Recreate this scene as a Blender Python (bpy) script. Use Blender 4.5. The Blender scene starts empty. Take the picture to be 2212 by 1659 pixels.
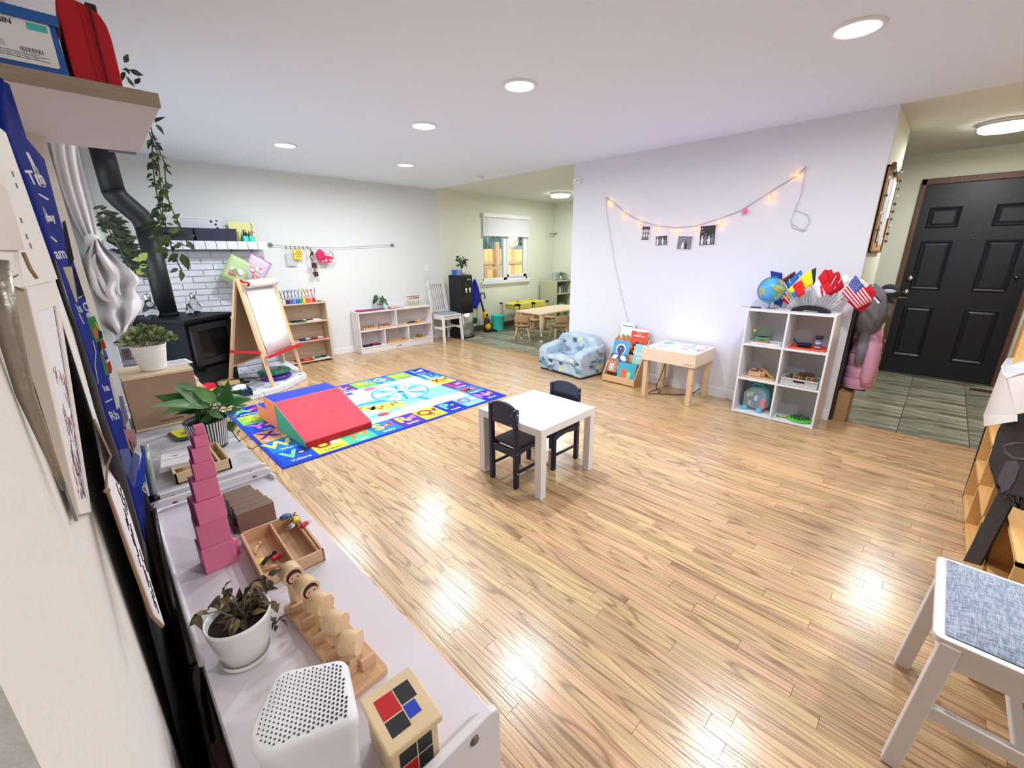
import bpy, bmesh, math, random
from mathutils import Vector, Matrix, Euler
random.seed(7)
SC = bpy.context.scene
COL = SC.collection
PI = math.pi
# ---------------------------------------------------------------- camera
H = 1.40
F = 911.64
YAW, PITCH, ROLL = 0.784875, 0.300437, -0.0068564
_f = Vector((math.sin(YAW)*math.cos(PITCH), math.cos(YAW)*math.cos(PITCH), -math.sin(PITCH)))
_r = Vector((math.cos(YAW), -math.sin(YAW), 0)); _u = _r.cross(_f)
_r, _u = math.cos(ROLL)*_r+math.sin(ROLL)*_u, -math.sin(ROLL)*_r+math.cos(ROLL)*_u
cd = bpy.data.cameras.new('camera'); cam = bpy.data.objects.new('camera', cd); COL.objects.link(cam)
cd.sensor_fit = 'HORIZONTAL'; cd.sensor_width = 36; cd.lens = F/2212*36; cd.clip_start = 0.01; cd.clip_end = 200
cam.matrix_world = Matrix(((_r.x, _u.x, -_f.x, 0), (_r.y, _u.y, -_f.y, 0), (_r.z, _u.z, -_f.z, H), (0, 0, 0, 1)))
SC.camera = cam
# ---------------------------------------------------------------- world and exposure
W = bpy.data.worlds.new('sky'); SC.world = W; W.use_nodes = True
_n = W.node_tree.nodes; _bg = _n['Background']
_sky = _n.new('ShaderNodeTexSky'); _sky.sky_type = 'NISHITA'; _sky.sun_elevation = math.radians(28); _sky.sun_rotation = math.radians(200); _sky.sun_disc = False
_sky.air_density = 1.2; _sky.dust_density = 2.5
W.node_tree.links.new(_sky.outputs[0], _bg.inputs[0]); _bg.inputs[1].default_value = 0.42
SC.view_settings.view_transform = 'Standard'; SC.view_settings.look = 'None'
SC.view_settings.gamma = 1; SC.view_settings.use_curve_mapping = False
SC.view_settings.exposure = 0.36
LAMP = 17.0      # radiance scale of the recessed lamps
# daylight through the patio door and kitchen window
def area(name, loc, rot, sx, sy, power, color):
    l = bpy.data.lights.new(name, 'AREA'); l.shape = 'RECTANGLE'; l.size = sx; l.size_y = sy; l.energy = power; l.color = color
    o = bpy.data.objects.new(name, l); COL.objects.link(o); o.location = loc; o.rotation_euler = rot; return o
area('patio_daylight', (-0.35, 4.3, 1.1), (0, math.radians(-90), 0), 1.9, 2.2, 32, (0.78, 0.89, 1.0))
# ---------------------------------------------------------------- materials
def lin(c):
    return tuple(((x/255)/12.92 if x/255 <= 0.04045 else ((x/255+0.055)/1.055)**2.4) for x in c)
MATS = {}
def M(name, col=(200, 200, 200), rough=0.5, metal=0.0, emit=None, es=0.0, trans=0.0, ior=1.45, alpha=1.0, noise=0.0, nscale=20, bump=0.0, bscale=60, coat=0.0, sub=0.0, obj=False):
    if name in MATS: return MATS[name]
    m = bpy.data.materials.new(name); m.use_nodes = True; MATS[name] = m
    nt = m.node_tree; b = nt.nodes['Principled BSDF']; L = nt.links
    c = lin(col); b.inputs['Base Color'].default_value = (*c, 1)
    b.inputs['Roughness'].default_value = rough; b.inputs['Metallic'].default_value = metal
    b.inputs['Transmission Weight'].default_value = trans; b.inputs['IOR'].default_value = ior
    b.inputs['Alpha'].default_value = alpha; b.inputs['Coat Weight'].default_value = coat
    if emit: b.inputs['Emission Color'].default_value = (*lin(emit), 1); b.inputs['Emission Strength'].default_value = es
    if noise or bump:
        tc = nt.nodes.new('ShaderNodeTexCoord')
    if noise:
        t = nt.nodes.new('ShaderNodeTexNoise'); t.inputs['Scale'].default_value = nscale; t.inputs['Detail'].default_value = 5
        L.new(tc.outputs['Object'], t.inputs['Vector'])
        r = nt.nodes.new('ShaderNodeValToRGB'); r.color_ramp.elements[0].position = 0.3; r.color_ramp.elements[1].position = 0.7
        r.color_ramp.elements[0].color = (*[max(0, x*(1-noise)) for x in c], 1); r.color_ramp.elements[1].color = (*[min(1, x*(1+noise)) for x in c], 1)
        L.new(t.outputs['Fac'], r.inputs[0]); L.new(r.outputs[0], b.inputs['Base Color'])
    if bump:
        t = nt.nodes.new('ShaderNodeTexNoise'); t.inputs['Scale'].default_value = bscale; t.inputs['Detail'].default_value = 4
        L.new(tc.outputs['Object'], t.inputs['Vector'])
        bp = nt.nodes.new('ShaderNodeBump'); bp.inputs['Strength'].default_value = bump; bp.inputs['Distance'].default_value = 0.01
        L.new(t.outputs['Fac'], bp.inputs['Height']); L.new(bp.outputs[0], b.inputs['Normal'])
    return m
def node_mat(name, rough=0.5):
    m = bpy.data.materials.new(name); m.use_nodes = True; MATS[name] = m
    m.node_tree.nodes['Principled BSDF'].inputs['Roughness'].default_value = rough
    return m, m.node_tree, m.node_tree.nodes['Principled BSDF']
def wood(name, light, dark, rough=0.45, axis='Y', scale=1.0, tone=False, coat=0.0, contrast=1.0, vary=0.22):
    """straight or cathedral grain along one axis; tone = per-plank random value kept in a mesh attribute"""
    m, nt, b = node_mat(name, rough); L = nt.links; N = nt.nodes.new
    tc = N('ShaderNodeTexCoord'); mp = N('ShaderNodeMapping')
    sc = {'X': (0.9, 14, 14), 'Y': (14, 0.9, 14), 'Z': (14, 14, 0.9)}[axis]
    mp.inputs['Scale'].default_value = [s*scale for s in sc]
    if tone:
        at = N('ShaderNodeAttribute'); at.attribute_name = 'tone'
        sp = N('ShaderNodeSeparateColor'); L.new(at.outputs['Color'], sp.inputs[0])
        cb = N('ShaderNodeCombineXYZ')
        mu = N('ShaderNodeMath'); mu.operation = 'MULTIPLY'; mu.inputs[1].default_value = 9
        L.new(sp.outputs['Green'], mu.inputs[0]); L.new(mu.outputs[0], cb.inputs[0]); L.new(mu.outputs[0], cb.inputs[2])
        mu2 = N('ShaderNodeMath'); mu2.operation = 'MULTIPLY'; mu2.inputs[1].default_value = 7
        L.new(sp.outputs['Blue'], mu2.inputs[0]); L.new(mu2.outputs[0], cb.inputs[1])
        va = N('ShaderNodeVectorMath'); va.operation = 'ADD'
        L.new(tc.outputs['Object'], va.inputs[0]); L.new(cb.outputs[0], va.inputs[1]); L.new(va.outputs[0], mp.inputs['Vector'])
    else:
        L.new(tc.outputs['Object'], mp.inputs['Vector'])
    n1 = N('ShaderNodeTexNoise'); n1.inputs['Scale'].default_value = 0.55; n1.inputs['Detail'].default_value = 2; n1.inputs['Distortion'].default_value = 0.4
    L.new(mp.outputs[0], n1.inputs['Vector'])
    w = N('ShaderNodeMath'); w.operation = 'MULTIPLY'; w.inputs[1].default_value = 17
    L.new(n1.outputs['Fac'], w.inputs[0])
    fr = N('ShaderNodeMath'); fr.operation = 'FRACT'; L.new(w.outputs[0], fr.inputs[0])
    rr = N('ShaderNodeValToRGB'); e = rr.color_ramp.elements; e[0].position = 0.0; e[0].color = (0.25, 0.25, 0.25, 1); e[1].position = 0.22; e[1].color = (1, 1, 1, 1)
    x = rr.color_ramp.elements.new(0.85); x.color = (0.92, 0.92, 0.92, 1); x = rr.color_ramp.elements.new(1.0); x.color = (0.3, 0.3, 0.3, 1)
    L.new(fr.outputs[0], rr.inputs[0])
    mp2 = N('ShaderNodeMapping'); mp2.inputs['Scale'].default_value = [s*scale*(9 if s > 2 else 3) for s in sc]
    L.new((va.outputs[0] if tone else tc.outputs['Object']), mp2.inputs['Vector'])
    n2 = N('ShaderNodeTexNoise'); n2.inputs['Scale'].default_value = 1.0; n2.inputs['Detail'].default_value = 3
    L.new(mp2.outputs[0], n2.inputs['Vector'])
    mx = N('ShaderNodeMath'); mx.operation = 'MULTIPLY'; L.new(rr.outputs[0], mx.inputs[0])
    r2 = N('ShaderNodeMapRange'); r2.inputs[1].default_value = 0.3; r2.inputs[2].default_value = 0.6; r2.inputs[3].default_value = 0.6; r2.inputs[4].default_value = 1
    L.new(n2.outputs['Fac'], r2.inputs[0]); L.new(r2.outputs[0], mx.inputs[1])
    cr = N('ShaderNodeMix'); cr.data_type = 'RGBA'
    a = lin(dark); c = lin(light)
    lo = tuple(c[i]+(a[i]-c[i])*contrast for i in range(3))
    cr.inputs[6].default_value = (*lo, 1); cr.inputs[7].default_value = (*c, 1)
    L.new(mx.outputs[0], cr.inputs[0])
    out = cr.outputs[2]
    if tone:
        hs = N('ShaderNodeHueSaturation'); L.new(out, hs.inputs['Color'])
        mr = N('ShaderNodeMapRange'); mr.inputs[3].default_value = 1-vary; mr.inputs[4].default_value = 1+vary*0.8
        L.new(sp.outputs['Red'], mr.inputs[0]); L.new(mr.outputs[0], hs.inputs['Value'])
        mh = N('ShaderNodeMapRange'); mh.inputs[3].default_value = 0.485; mh.inputs[4].default_value = 0.507
        L.new(sp.outputs['Blue'], mh.inputs[0]); L.new(mh.outputs[0], hs.inputs['Hue'])
        out = hs.outputs[0]
    L.new(out, b.inputs['Base Color'])
    b.inputs['Coat Weight'].default_value = coat; b.inputs['Coat Roughness'].default_value = 0.16
    bp = N('ShaderNodeBump'); bp.inputs['Strength'].default_value = 0.12; bp.inputs['Distance'].default_value = 0.002
    L.new(mx.outputs[0], bp.inputs['Height']); L.new(bp.outputs[0], b.inputs['Normal'])
    if tone:
        n3 = N('ShaderNodeTexNoise'); n3.inputs['Scale'].default_value = 150; n3.inputs['Detail'].default_value = 3; L.new(tc.outputs['Object'], n3.inputs['Vector'])
        b3 = N('ShaderNodeBump'); b3.inputs['Strength'].default_value = .2; b3.inputs['Distance'].default_value = .0012; L.new(n3.outputs['Fac'], b3.inputs['Height']); L.new(bp.outputs[0], b3.inputs['Normal'])
        L.new(b3.outputs[0], b.inputs['Normal']); L.new(b3.outputs[0], b.inputs['Coat Normal'])
    return m
def marble(name, c1, c2, rough=0.35, scale=(3, 9, 3), det=8, dist=1.5, lo=0.35, hi=0.65):
    m, nt, b = node_mat(name, rough); L = nt.links; N = nt.nodes.new
    tc = N('ShaderNodeTexCoord'); mp = N('ShaderNodeMapping'); mp.inputs['Scale'].default_value = scale
    L.new(tc.outputs['Object'], mp.inputs['Vector'])
    n = N('ShaderNodeTexNoise'); n.inputs['Scale'].default_value = 1; n.inputs['Detail'].default_value = det; n.inputs['Distortion'].default_value = dist
    L.new(mp.outputs[0], n.inputs['Vector'])
    r = N('ShaderNodeValToRGB'); e = r.color_ramp.elements; e[0].position = lo; e[1].position = hi; e[0].color = (*lin(c1), 1); e[1].color = (*lin(c2), 1)
    L.new(n.outputs['Fac'], r.inputs[0]); L.new(r.outputs[0], b.inputs['Base Color'])
    return m
# ---------------------------------------------------------------- geometry helpers
def at(px, py, X=None, Y=None, Z=None):
    """the point of the room seen at pixel (px, py) of the photograph, on the plane X=, Y= or Z="""
    d = _r*((px-1106)/F)-_u*((py-829.5)/F)+_f
    if X is not None: t = X/d.x
    elif Y is not None: t = Y/d.y
    else: t = (Z-H)/d.z
    return Vector((0, 0, H))+d*t
class MB:
    def __init__(s): s.v = []; s.f = []; s.mi = []; s.sm = []
    def add(s, vs, fs, m=0, smooth=False):
        o = len(s.v); s.v += [tuple(v) for v in vs]
        for f in fs: s.f.append([i+o for i in f]); s.mi.append(m); s.sm.append(smooth)
        return s
    def box(s, x0, x1, y0, y1, z0, z1, m=0, T=None):
        vs = [Vector((x, y, z)) for x in (x0, x1) for y in (y0, y1) for z in (z0, z1)]
        if T is not None: vs = [T @ v for v in vs]
        return s.add(vs, [(0, 1, 3, 2), (4, 6, 7, 5), (0, 4, 5, 1), (2, 3, 7, 6), (0, 2, 6, 4), (1, 5, 7, 3)], m)
    def bar(s, a, b, w, h=None, m=0, up=(0, 0, 1)):
        a = Vector(a); b = Vector(b); h = w if h is None else h
        d = (b-a).normalized(); up = Vector(up)
        if abs(d.dot(up)) > 0.98: up = Vector((1, 0, 0)) if abs(d.x) < 0.9 else Vector((0, 1, 0))
        x = d.cross(up).normalized(); y = x.cross(d)
        vs = []
        for p in (a, b):
            for sx, sy in ((-1, -1), (1, -1), (1, 1), (-1, 1)): vs.append(p+x*sx*w/2+y*sy*h/2)
        return s.add(vs, [(0, 1, 2, 3), (7, 6, 5, 4), (0, 4, 5, 1), (1, 5, 6, 2), (2, 6, 7, 3), (3, 7, 4, 0)], m)
    def tube(s, pts, r, m=0, n=8, caps=True, smooth=True):
        pts = [Vector(p) for p in pts]; k = len(pts)
        rs = r if isinstance(r, (list, tuple)) else [r]*k
        base = len(s.v); ref = None
        for i, p in enumerate(pts):
            d = (pts[min(i+1, k-1)]-pts[max(i-1, 0)]).normalized()
            if ref is None:
                ref = Vector((0, 0, 1)) if abs(d.z) < 0.9 else Vector((1, 0, 0))
            x = d.cross(ref).normalized(); y = x.cross(d).normalized(); ref = -d.cross(x) if False else y
            for j in range(n):
                a = 2*PI*j/n; s.v.append(tuple(p+(x*math.cos(a)+y*math.sin(a))*rs[i]))
        for i in range(k-1):
            for j in range(n):
                s.f.append([base+i*n+j, base+i*n+(j+1) % n, base+(i+1)*n+(j+1) % n, base+(i+1)*n+j]); s.mi.append(m); s.sm.append(smooth)
        if caps:
            s.f.append([base+j for j in range(n)][::-1]); s.mi.append(m); s.sm.append(False)
            s.f.append([base+(k-1)*n+j for j in range(n)]); s.mi.append(m); s.sm.append(False)
        return s
    def lathe(s, prof, c=(0, 0, 0), m=0, n=20, T=None, smooth=True, cap=True, sx=1, sy=1):
        c = Vector(c); base = len(s.v); k = len(prof)
        for r, z in prof:
            for j in range(n):
                a = 2*PI*j/n; p = Vector((r*math.cos(a)*sx, r*math.sin(a)*sy, z))
                s.v.append(tuple((T @ p if T is not None else p)+c))
        for i in range(k-1):
            for j in range(n):
                s.f.append([base+i*n+j, base+i*n+(j+1) % n, base+(i+1)*n+(j+1) % n, base+(i+1)*n+j]); s.mi.append(m); s.sm.append(smooth)
        if cap:
            s.f.append([base+j for j in range(n)][::-1]); s.mi.append(m); s.sm.append(False)
            s.f.append([base+(k-1)*n+j for j in range(n)]); s.mi.append(m); s.sm.append(False)
        return s
    def sphere(s, c, r, m=0, n=10, sx=1, sy=1, sz=1, T=None):
        prof = [(max(1e-4, math.sin(PI*i/n)*r), -math.cos(PI*i/n)*r*sz) for i in range(n+1)]
        return s.lathe(prof, c, m, n=max(8, n+2), T=T, cap=False, sx=sx, sy=sy)
    def prism(s, pts, a, b, m=0, plane='XY', T=None, mtop=None):
        """polygon extruded from a to b along the axis missing from plane"""
        def P(u, v, w):
            q = {'XY': (u, v, w), 'XZ': (u, w, v), 'YZ': (w, u, v)}[plane]; q = Vector(q)
            return T @ q if T is not None else q
        n = len(pts); vs = [P(u, v, a) for u, v in pts]+[P(u, v, b) for u, v in pts]
        s.add(vs, [list(range(n))[::-1]], m); o = len(s.v)-2*n
        s.f.append([o+n+i for i in range(n)]); s.mi.append(m if mtop is None else mtop); s.sm.append(False)
        for i in range(n):
            j = (i+1) % n; s.f.append([o+i, o+j, o+n+j, o+n+i]); s.mi.append(m); s.sm.append(False)
        return s
    def poly(s, pts, m=0): return s.add(pts, [list(range(len(pts)))], m)
    def grid(s, rows, m=0, smooth=True):
        k = len(rows[0]); vs = [p for r in rows for p in r]
        fs = [(i*k+j, i*k+j+1, (i+1)*k+j+1, (i+1)*k+j) for i in range(len(rows)-1) for j in range(k-1)]
        return s.add(vs, fs, m, smooth)
    def mesh(s, name, mats, recalc=True):
        me = bpy.data.meshes.new(name); me.from_pydata(s.v, [], s.f)
        for m in (mats if isinstance(mats, (list, tuple)) else [mats]): me.materials.append(m)
        me.polygons.foreach_set('material_index', s.mi); me.polygons.foreach_set('use_smooth', s.sm)
        me.update()
        if recalc:
            bm = bmesh.new(); bm.from_mesh(me); bmesh.ops.recalc_face_normals(bm, faces=bm.faces); bm.to_mesh(me); bm.free()
        return me
    def build(s, name, mats, parent=None, bevel=0, loc=None, rz=None, seg=2, solid=0, subd=0, recalc=True, weld=False):
        me = s.mesh(name, mats, recalc and not weld)
        if weld:
            bm = bmesh.new(); bm.from_mesh(me); bmesh.ops.remove_doubles(bm, verts=bm.verts, dist=2e-4); bmesh.ops.recalc_face_normals(bm, faces=bm.faces); bm.to_mesh(me); bm.free()
        o = bpy.data.objects.new(name, me); COL.objects.link(o)
        if parent is not None: o.parent = parent
        if loc is not None: o.location = loc
        if rz is not None: o.rotation_euler = (0, 0, rz)
        if solid:
            md = o.modifiers.new('solid', 'SOLIDIFY'); md.thickness = solid; md.offset = 0
        if subd:
            md = o.modifiers.new('sub', 'SUBSURF'); md.levels = subd; md.render_levels = subd
        if bevel:
            md = o.modifiers.new('bevel', 'BEVEL'); md.width = bevel; md.segments = seg; md.limit_method = 'ANGLE'; md.angle_limit = math.radians(40)
        return o
def tag(o, label, cat, group=None, kind=None):
    o['label'] = label; o['category'] = cat
    if group: o['group'] = group
    if kind: o['kind'] = kind
    return o
def thing(name, label, cat, loc=(0, 0, 0), rz=0, group=None):
    o = bpy.data.objects.new(name, None); o.empty_display_size = 0.05; COL.objects.link(o)
    o.location = loc; o.rotation_euler = (0, 0, rz) if not isinstance(rz, tuple) else rz
    return tag(o, label, cat, group)
def struct(o): o['kind'] = 'structure'; return o
def stuff(o): o['kind'] = 'stuff'; return o
def copy_tree(o, parent=None, label=None, loc=None, rot=None, group=None):
    c = o.copy(); COL.objects.link(c)
    if parent is not None: c.parent = parent
    if label: c['label'] = label
    if group: c['group'] = group
    if loc is not None: c.location = loc
    if rot is not None: c.rotation_euler = rot
    for ch in list(o.children): copy_tree(ch, c)
    return c
_tc = {}
def text_polys(mb, s, size, T, m=0, depth=0.0006, align='CENTER', bold=0.0):
    """flat lettering as thin geometry; T maps text plane (x right, y up, z out) to the room"""
    cu = bpy.data.curves.new('t', 'FONT'); cu.body = s; cu.size = size; cu.align_x = align; cu.align_y = 'CENTER'; cu.extrude = depth/2
    cu.resolution_u = 2; cu.offset = bold
    ob = bpy.data.objects.new('t', cu); COL.objects.link(ob)
    dg = bpy.context.evaluated_depsgraph_get(); me = bpy.data.meshes.new_from_object(ob.evaluated_get(dg))
    vs = [T @ v.co for v in me.vertices]; mb.add(vs, [list(p.vertices) for p in me.polygons], m)
    bpy.data.objects.remove(ob); bpy.data.curves.remove(cu); bpy.data.meshes.remove(me)
def frame(o, x, y):
    """matrix whose x/y axes are given room vectors, at origin o"""
    x = Vector(x).normalized(); y = Vector(y); y = (y-x*y.dot(x)).normalized(); z = x.cross(y)
    return Matrix(((x.x, y.x, z.x, o[0]), (x.y, y.y, z.y, o[1]), (x.z, y.z, z.z, o[2]), (0, 0, 0, 1)))
def rectprism(mb, T, x0, x1, y0, y1, d=0.0006, m=0): mb.box(x0, x1, y0, y1, 0, d, m, T)
def leaf_mesh(name, mat, L=1.0, Wd=0.5, fold=0.12, droop=0.15, n=5):
    mb = MB(); rows = []
    prof = [0.0, 0.75, 1.0, 0.8, 0.42, 0.0] if n == 5 else [0, 1, 0]
    k = len(prof)
    for i, w in enumerate(prof):
        t = i/(k-1); x = t*L; z = -droop*t*t*L
        hw = max(w, 0.02)*Wd/2*L
        rows.append([(x, -hw, z+fold*hw), (x, 0, z), (x, hw, z+fold*hw)])
    mb.grid(rows); return mb.mesh(name, mat, recalc=False)
def orient(d, nrm, roll):
    x = Vector(d).normalized(); n = Vector(nrm); n = n-x*n.dot(x)
    if n.length < .05: n = x.orthogonal()
    n.normalize(); y = n.cross(x); q = Matrix(((x.x, y.x, n.x), (x.y, y.y, n.y), (x.z, y.z, n.z))).to_quaternion()
    return q @ Euler((roll, 0, 0)).to_quaternion()
def place_leaf(name, me, parent, p, direction, size, roll=0.0, sx=1, nrm=(0, 0, 1)):
    o = bpy.data.objects.new(name, me); COL.objects.link(o); o.parent = parent
    e = orient(direction, nrm, roll)
    o.rotation_mode = 'QUATERNION'; o.rotation_quaternion = e; o.location = p; o.scale = (size, size*sx, size); return o
def leaf_into(mb, p, direction, size, wd=0.5, roll=0.0, m=0, droop=0.15, nrm=(0, 0, 1)):
    q = orient(direction, nrm, roll)
    prof = [0.05, 0.95, 0.7, 0.02]; rows = []
    for i, w in enumerate(prof):
        t = i/3; hw = w*wd/2*size
        rows.append([Vector(p)+q @ Vector((t*size, y*hw, -droop*t*t*size+abs(y)*hw*0.15)) for y in (-1, 0, 1)])
    mb.grid(rows, m)
# ---------------------------------------------------------------- materials used everywhere
paint = M('paint_wall', (222, 224, 232), 0.85, bump=0.04, bscale=120)
paint_far = M('paint_far', (219, 222, 222), 0.85, bump=0.04, bscale=120)
paint_kit = M('paint_kitchen', (225, 228, 212), 0.85, bump=0.04, bscale=120)
paint_left = M('paint_left', (224, 219, 212), 0.85, bump=0.15, bscale=90)
ceil_m = M('ceiling_paint', (228, 238, 250), 0.9, bump=0.05, bscale=80)
ceil_t = M('ceiling_textured', (222, 222, 216), 0.9, bump=0.9, bscale=45)
white = M('white_paint', (232, 232, 234), 0.45)
white_g = M('white_gloss', (236, 236, 238), 0.15, coat=0.4)
white_w = M('white_wood', (226, 222, 224), 0.4, noise=0.02, nscale=6)
black = M('black_satin', (22, 23, 27), 0.45)
black_g = M('black_gloss', (16, 17, 20), 0.2)
steel = M('brushed_steel', (190, 192, 196), 0.25, 1.0)
chrome = M('chrome', (220, 220, 222), 0.12, 1.0)
glass = M('clear_glass', (245, 250, 250), 0.03, trans=1.0, ior=1.45)
navy = M('navy_paint', (26, 40, 78), 0.4)
birch = wood('birch_ply', (228, 200, 160), (206, 174, 132), 0.5, 'Z', 1.2, contrast=0.7)
birchX = wood('birch_ply_long', (230, 203, 164), (208, 177, 136), 0.5, 'X', 1.2, contrast=0.7)
pine = wood('pine', (226, 190, 146), (204, 160, 114), 0.5, 'Z', 1.2, contrast=0.7)
beech = wood('beech', (220, 182, 146), (194, 150, 112), 0.5, 'X', 2.5, contrast=0.8)
beechY = wood('beech_y', (214, 172, 132), (190, 144, 104), 0.5, 'Y', 2.5, contrast=0.8)
oak = wood('oak_floor', (213, 180, 134), (120, 80, 46), 0.30, 'Y', 1.0, tone=True, coat=0.45, contrast=1.0, vary=0.17)
tan_pl = M('tan_plastic', (190, 150, 112), 0.45)
def solid(name, col, r=0.5, **k): return M(name, col, r, **k)
red = solid('red', (200, 28, 44)); blue = solid('blue', (30, 70, 200)); yellow = solid('yellow', (240, 214, 60))
green = solid('green', (50, 140, 80)); orange = solid('orange', (232, 120, 66)); grey = solid('grey', (130, 134, 142))
paper = solid('paper', (240, 240, 240), 0.8); brown = solid('brown_wood', (96, 62, 42)); pink = None
CZ = 2.38
# ---------------------------------------------------------------- shell
def wallbox(name, x0, x1, y0, y1, z0, z1, m, parent=None): return struct(MB().box(x0, x1, y0, y1, z0, z1).build(name, m, parent))
fw = MB()
for b in ((0.0, 4.42, 0, CZ), (5.32, 6.53, 0, .905), (5.32, 6.53, 2.09, CZ)): pass
fw.box(-.1, 4.40, 6.07, 6.22, 0, CZ, 0)
fw.box(4.40, 5.32, 6.07, 6.22, 0, CZ, 1).box(6.53, 7.47, 6.07, 6.22, 0, CZ, 1).box(5.32, 6.53, 6.07, 6.22, 0, .905, 1).box(5.32, 6.53, 6.07, 6.22, 2.09, CZ, 1)
wall_far = struct(fw.build('wall_far', [paint_far, paint_kit]))
wall_right = wallbox('wall_right', 4.33, 4.45, .47, 3.29, 0, CZ, paint)
wall_foyer = wallbox('wall_foyer', 4.45, 5.30, .47, .59, 0, CZ, paint_kit)
wallbox('wall_kitchen_near', 4.45, 7.47, 3.17, 3.29, 0, CZ, paint_kit)
wallbox('wall_kitchen_end', 7.35, 7.47, 3.29, 6.07, 0, CZ, paint_kit)
dw = MB(); dw.box(6.69, 6.81, .37, 3.17, 0, CZ).box(6.69, 6.81, -2.6, -.58, 0, CZ).box(6.69, 6.81, -.58, .37, 2.10, CZ)
wall_door = struct(dw.build('wall_entry', paint_kit))
wallbox('wall_left', -.25, -.060, .25, 2.6, 0, CZ, paint_left)
lw = MB(); lw.box(-.10, .03, 2.5, 3.1, 0, CZ).box(-.10, .03, 5.6, 6.07, 0, CZ).box(-.10, .03, 3.1, 5.6, 2.06, CZ)
wallbox_l = struct(lw.build('wall_left_patio', paint_left))
wallbox('wall_hall', -1.5, -.25, .25, .37, 0, CZ, paint_left)
wallbox('wall_hall_end', -1.62, -1.5, -2.72, .37, 0, CZ, paint_left)
wallbox('wall_back', -1.62, 6.81, -2.72, -2.6, 0, CZ, paint)
struct(MB().box(-1.62, 4.33, -2.72, 6.22, CZ, CZ+.1).build('ceiling', ceil_m))
struct(MB().box(4.33, 7.47, -2.72, 6.22, CZ, CZ+.1).build('ceiling_textured', ceil_t))
# floor: subfloor, oak strip planks, slate tiles
floor = struct(MB().box(-1.62, 4.335, -2.72, 6.22, -.12, -.012).build('floor', M('subfloor', (90, 66, 42), 0.8)))
rnd = random.Random(3)
def tone_attr(me, cols):
    a = me.color_attributes.new('tone', 'FLOAT_COLOR', 'CORNER')
    k = 0
    for p in me.polygons:
        c = cols[p.index//6] if len(cols) > 1 else cols[0]
        for _ in p.loop_indices: a.data[k].color = c; k += 1
planks = []
PW = .0585
x = -.10; row = 0
while x < 4.33:
    y = -2.6-rnd.random()*.8
    while y < 6.07:
        L_ = rnd.choice((.35, .5, .7, .9, 1.1, 1.3))*(.85+.3*rnd.random())
        y0, y1 = max(y, -2.6), min(y+L_, 6.07)
        if y1-y0 > .04: planks.append((x, min(x+PW, 4.33), y0, y1))
        y += L_
    x += PW; row += 1
def seen(p):
    cx, cy = (p[0]+p[1])/2, (p[2]+p[3])/2
    d = Vector((cx, cy, 0))-Vector((0, 0, H)); z = d.dot(_f)
    if z < .2: return 0
    u = 1106+F*d.dot(_r)/z; v = 829.5-F*d.dot(_u)/z
    if not (-120 < u < 2300 and v < 1850): return 0
    if cx < .36 and cy < 2.9: return 0
    return (p[1]-p[0])*(p[3]-p[2])/z**3
order = sorted(planks, key=seen, reverse=True)
def plank_box(mb, p):
    g = .0006; mb.box(p[0]+g, p[1]-g, p[2]+g, p[3]-g, -.012, 0)
for p in order[:300]:
    mb = MB(); plank_box(mb, p); o = mb.build('plank', oak, floor, recalc=False)
    tone_attr(o.data, [(rnd.random(), rnd.random(), rnd.random(), 1)])
mb = MB(); cols = []
for p in order[300:]:
    plank_box(mb, p); cols.append((rnd.random(), rnd.random(), rnd.random(), 1))
o = mb.build('planks', oak, floor, recalc=False); tone_attr(o.data, cols); stuff(o)
slate = marble('slate_tile', (92, 94, 78), (186, 184, 162), 0.3, (15, 2.6, 3), 9, .7, 0.38, 0.66)
slate2 = marble('slate_tile_b', (102, 104, 88), (174, 174, 154), 0.3, (13, 3, 3), 9, .9, 0.36, 0.68)
grout = M('grout', (92, 92, 82), 0.9)
tfloor = struct(MB().box(4.335, 7.47, -2.72, 6.22, -.12, -.008).build('floor_tiled', grout))
TS = .412
tile_me = [MB().box(.003, TS-.003, .003, TS-.003, -.008, 0).mesh('tile', s) for s in (slate, slate2)]
def tile_at(x, y, x1, y1):
    if x1-x > TS-.02 and y1-y > TS-.02:
        o = bpy.data.objects.new('tile', tile_me[rnd.random() < .4]); COL.objects.link(o); o.parent = tfloor; o.location = (x, y, 0)
    else:
        MB().box(x+.003, x1-.003, y+.003, y1-.003, -.008, 0).build('tile', slate, tfloor)
X0 = 4.375
for i in range(8):
    for (ya, yb, n, y0) in ((-2.6, .47, 9, -.385-5*TS), (3.29, 6.07, 8, 3.0)):
        for j in range(n+1):
            xa = X0+i*TS; y = y0+j*TS
            a, b_ = max(y, ya), min(y+TS, yb); xb = min(xa+TS, 6.69 if ya < 0 else 7.35)
            if xb-xa > .03 and b_-a > .03 and (ya > 0 or y > -1.3): tile_at(xa, a, xb, b_)
for nm, y0, y1 in (('trim_1', -2.6, .47), ('trim_2', 3.29, 6.07)):
    struct(MB().box(4.335, 4.375, y0, y1, -.01, .006).build(nm, wood('threshold_'+nm, (196, 150, 100), (160, 112, 70), 0.35, 'Y'), None, bevel=.003))
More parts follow.
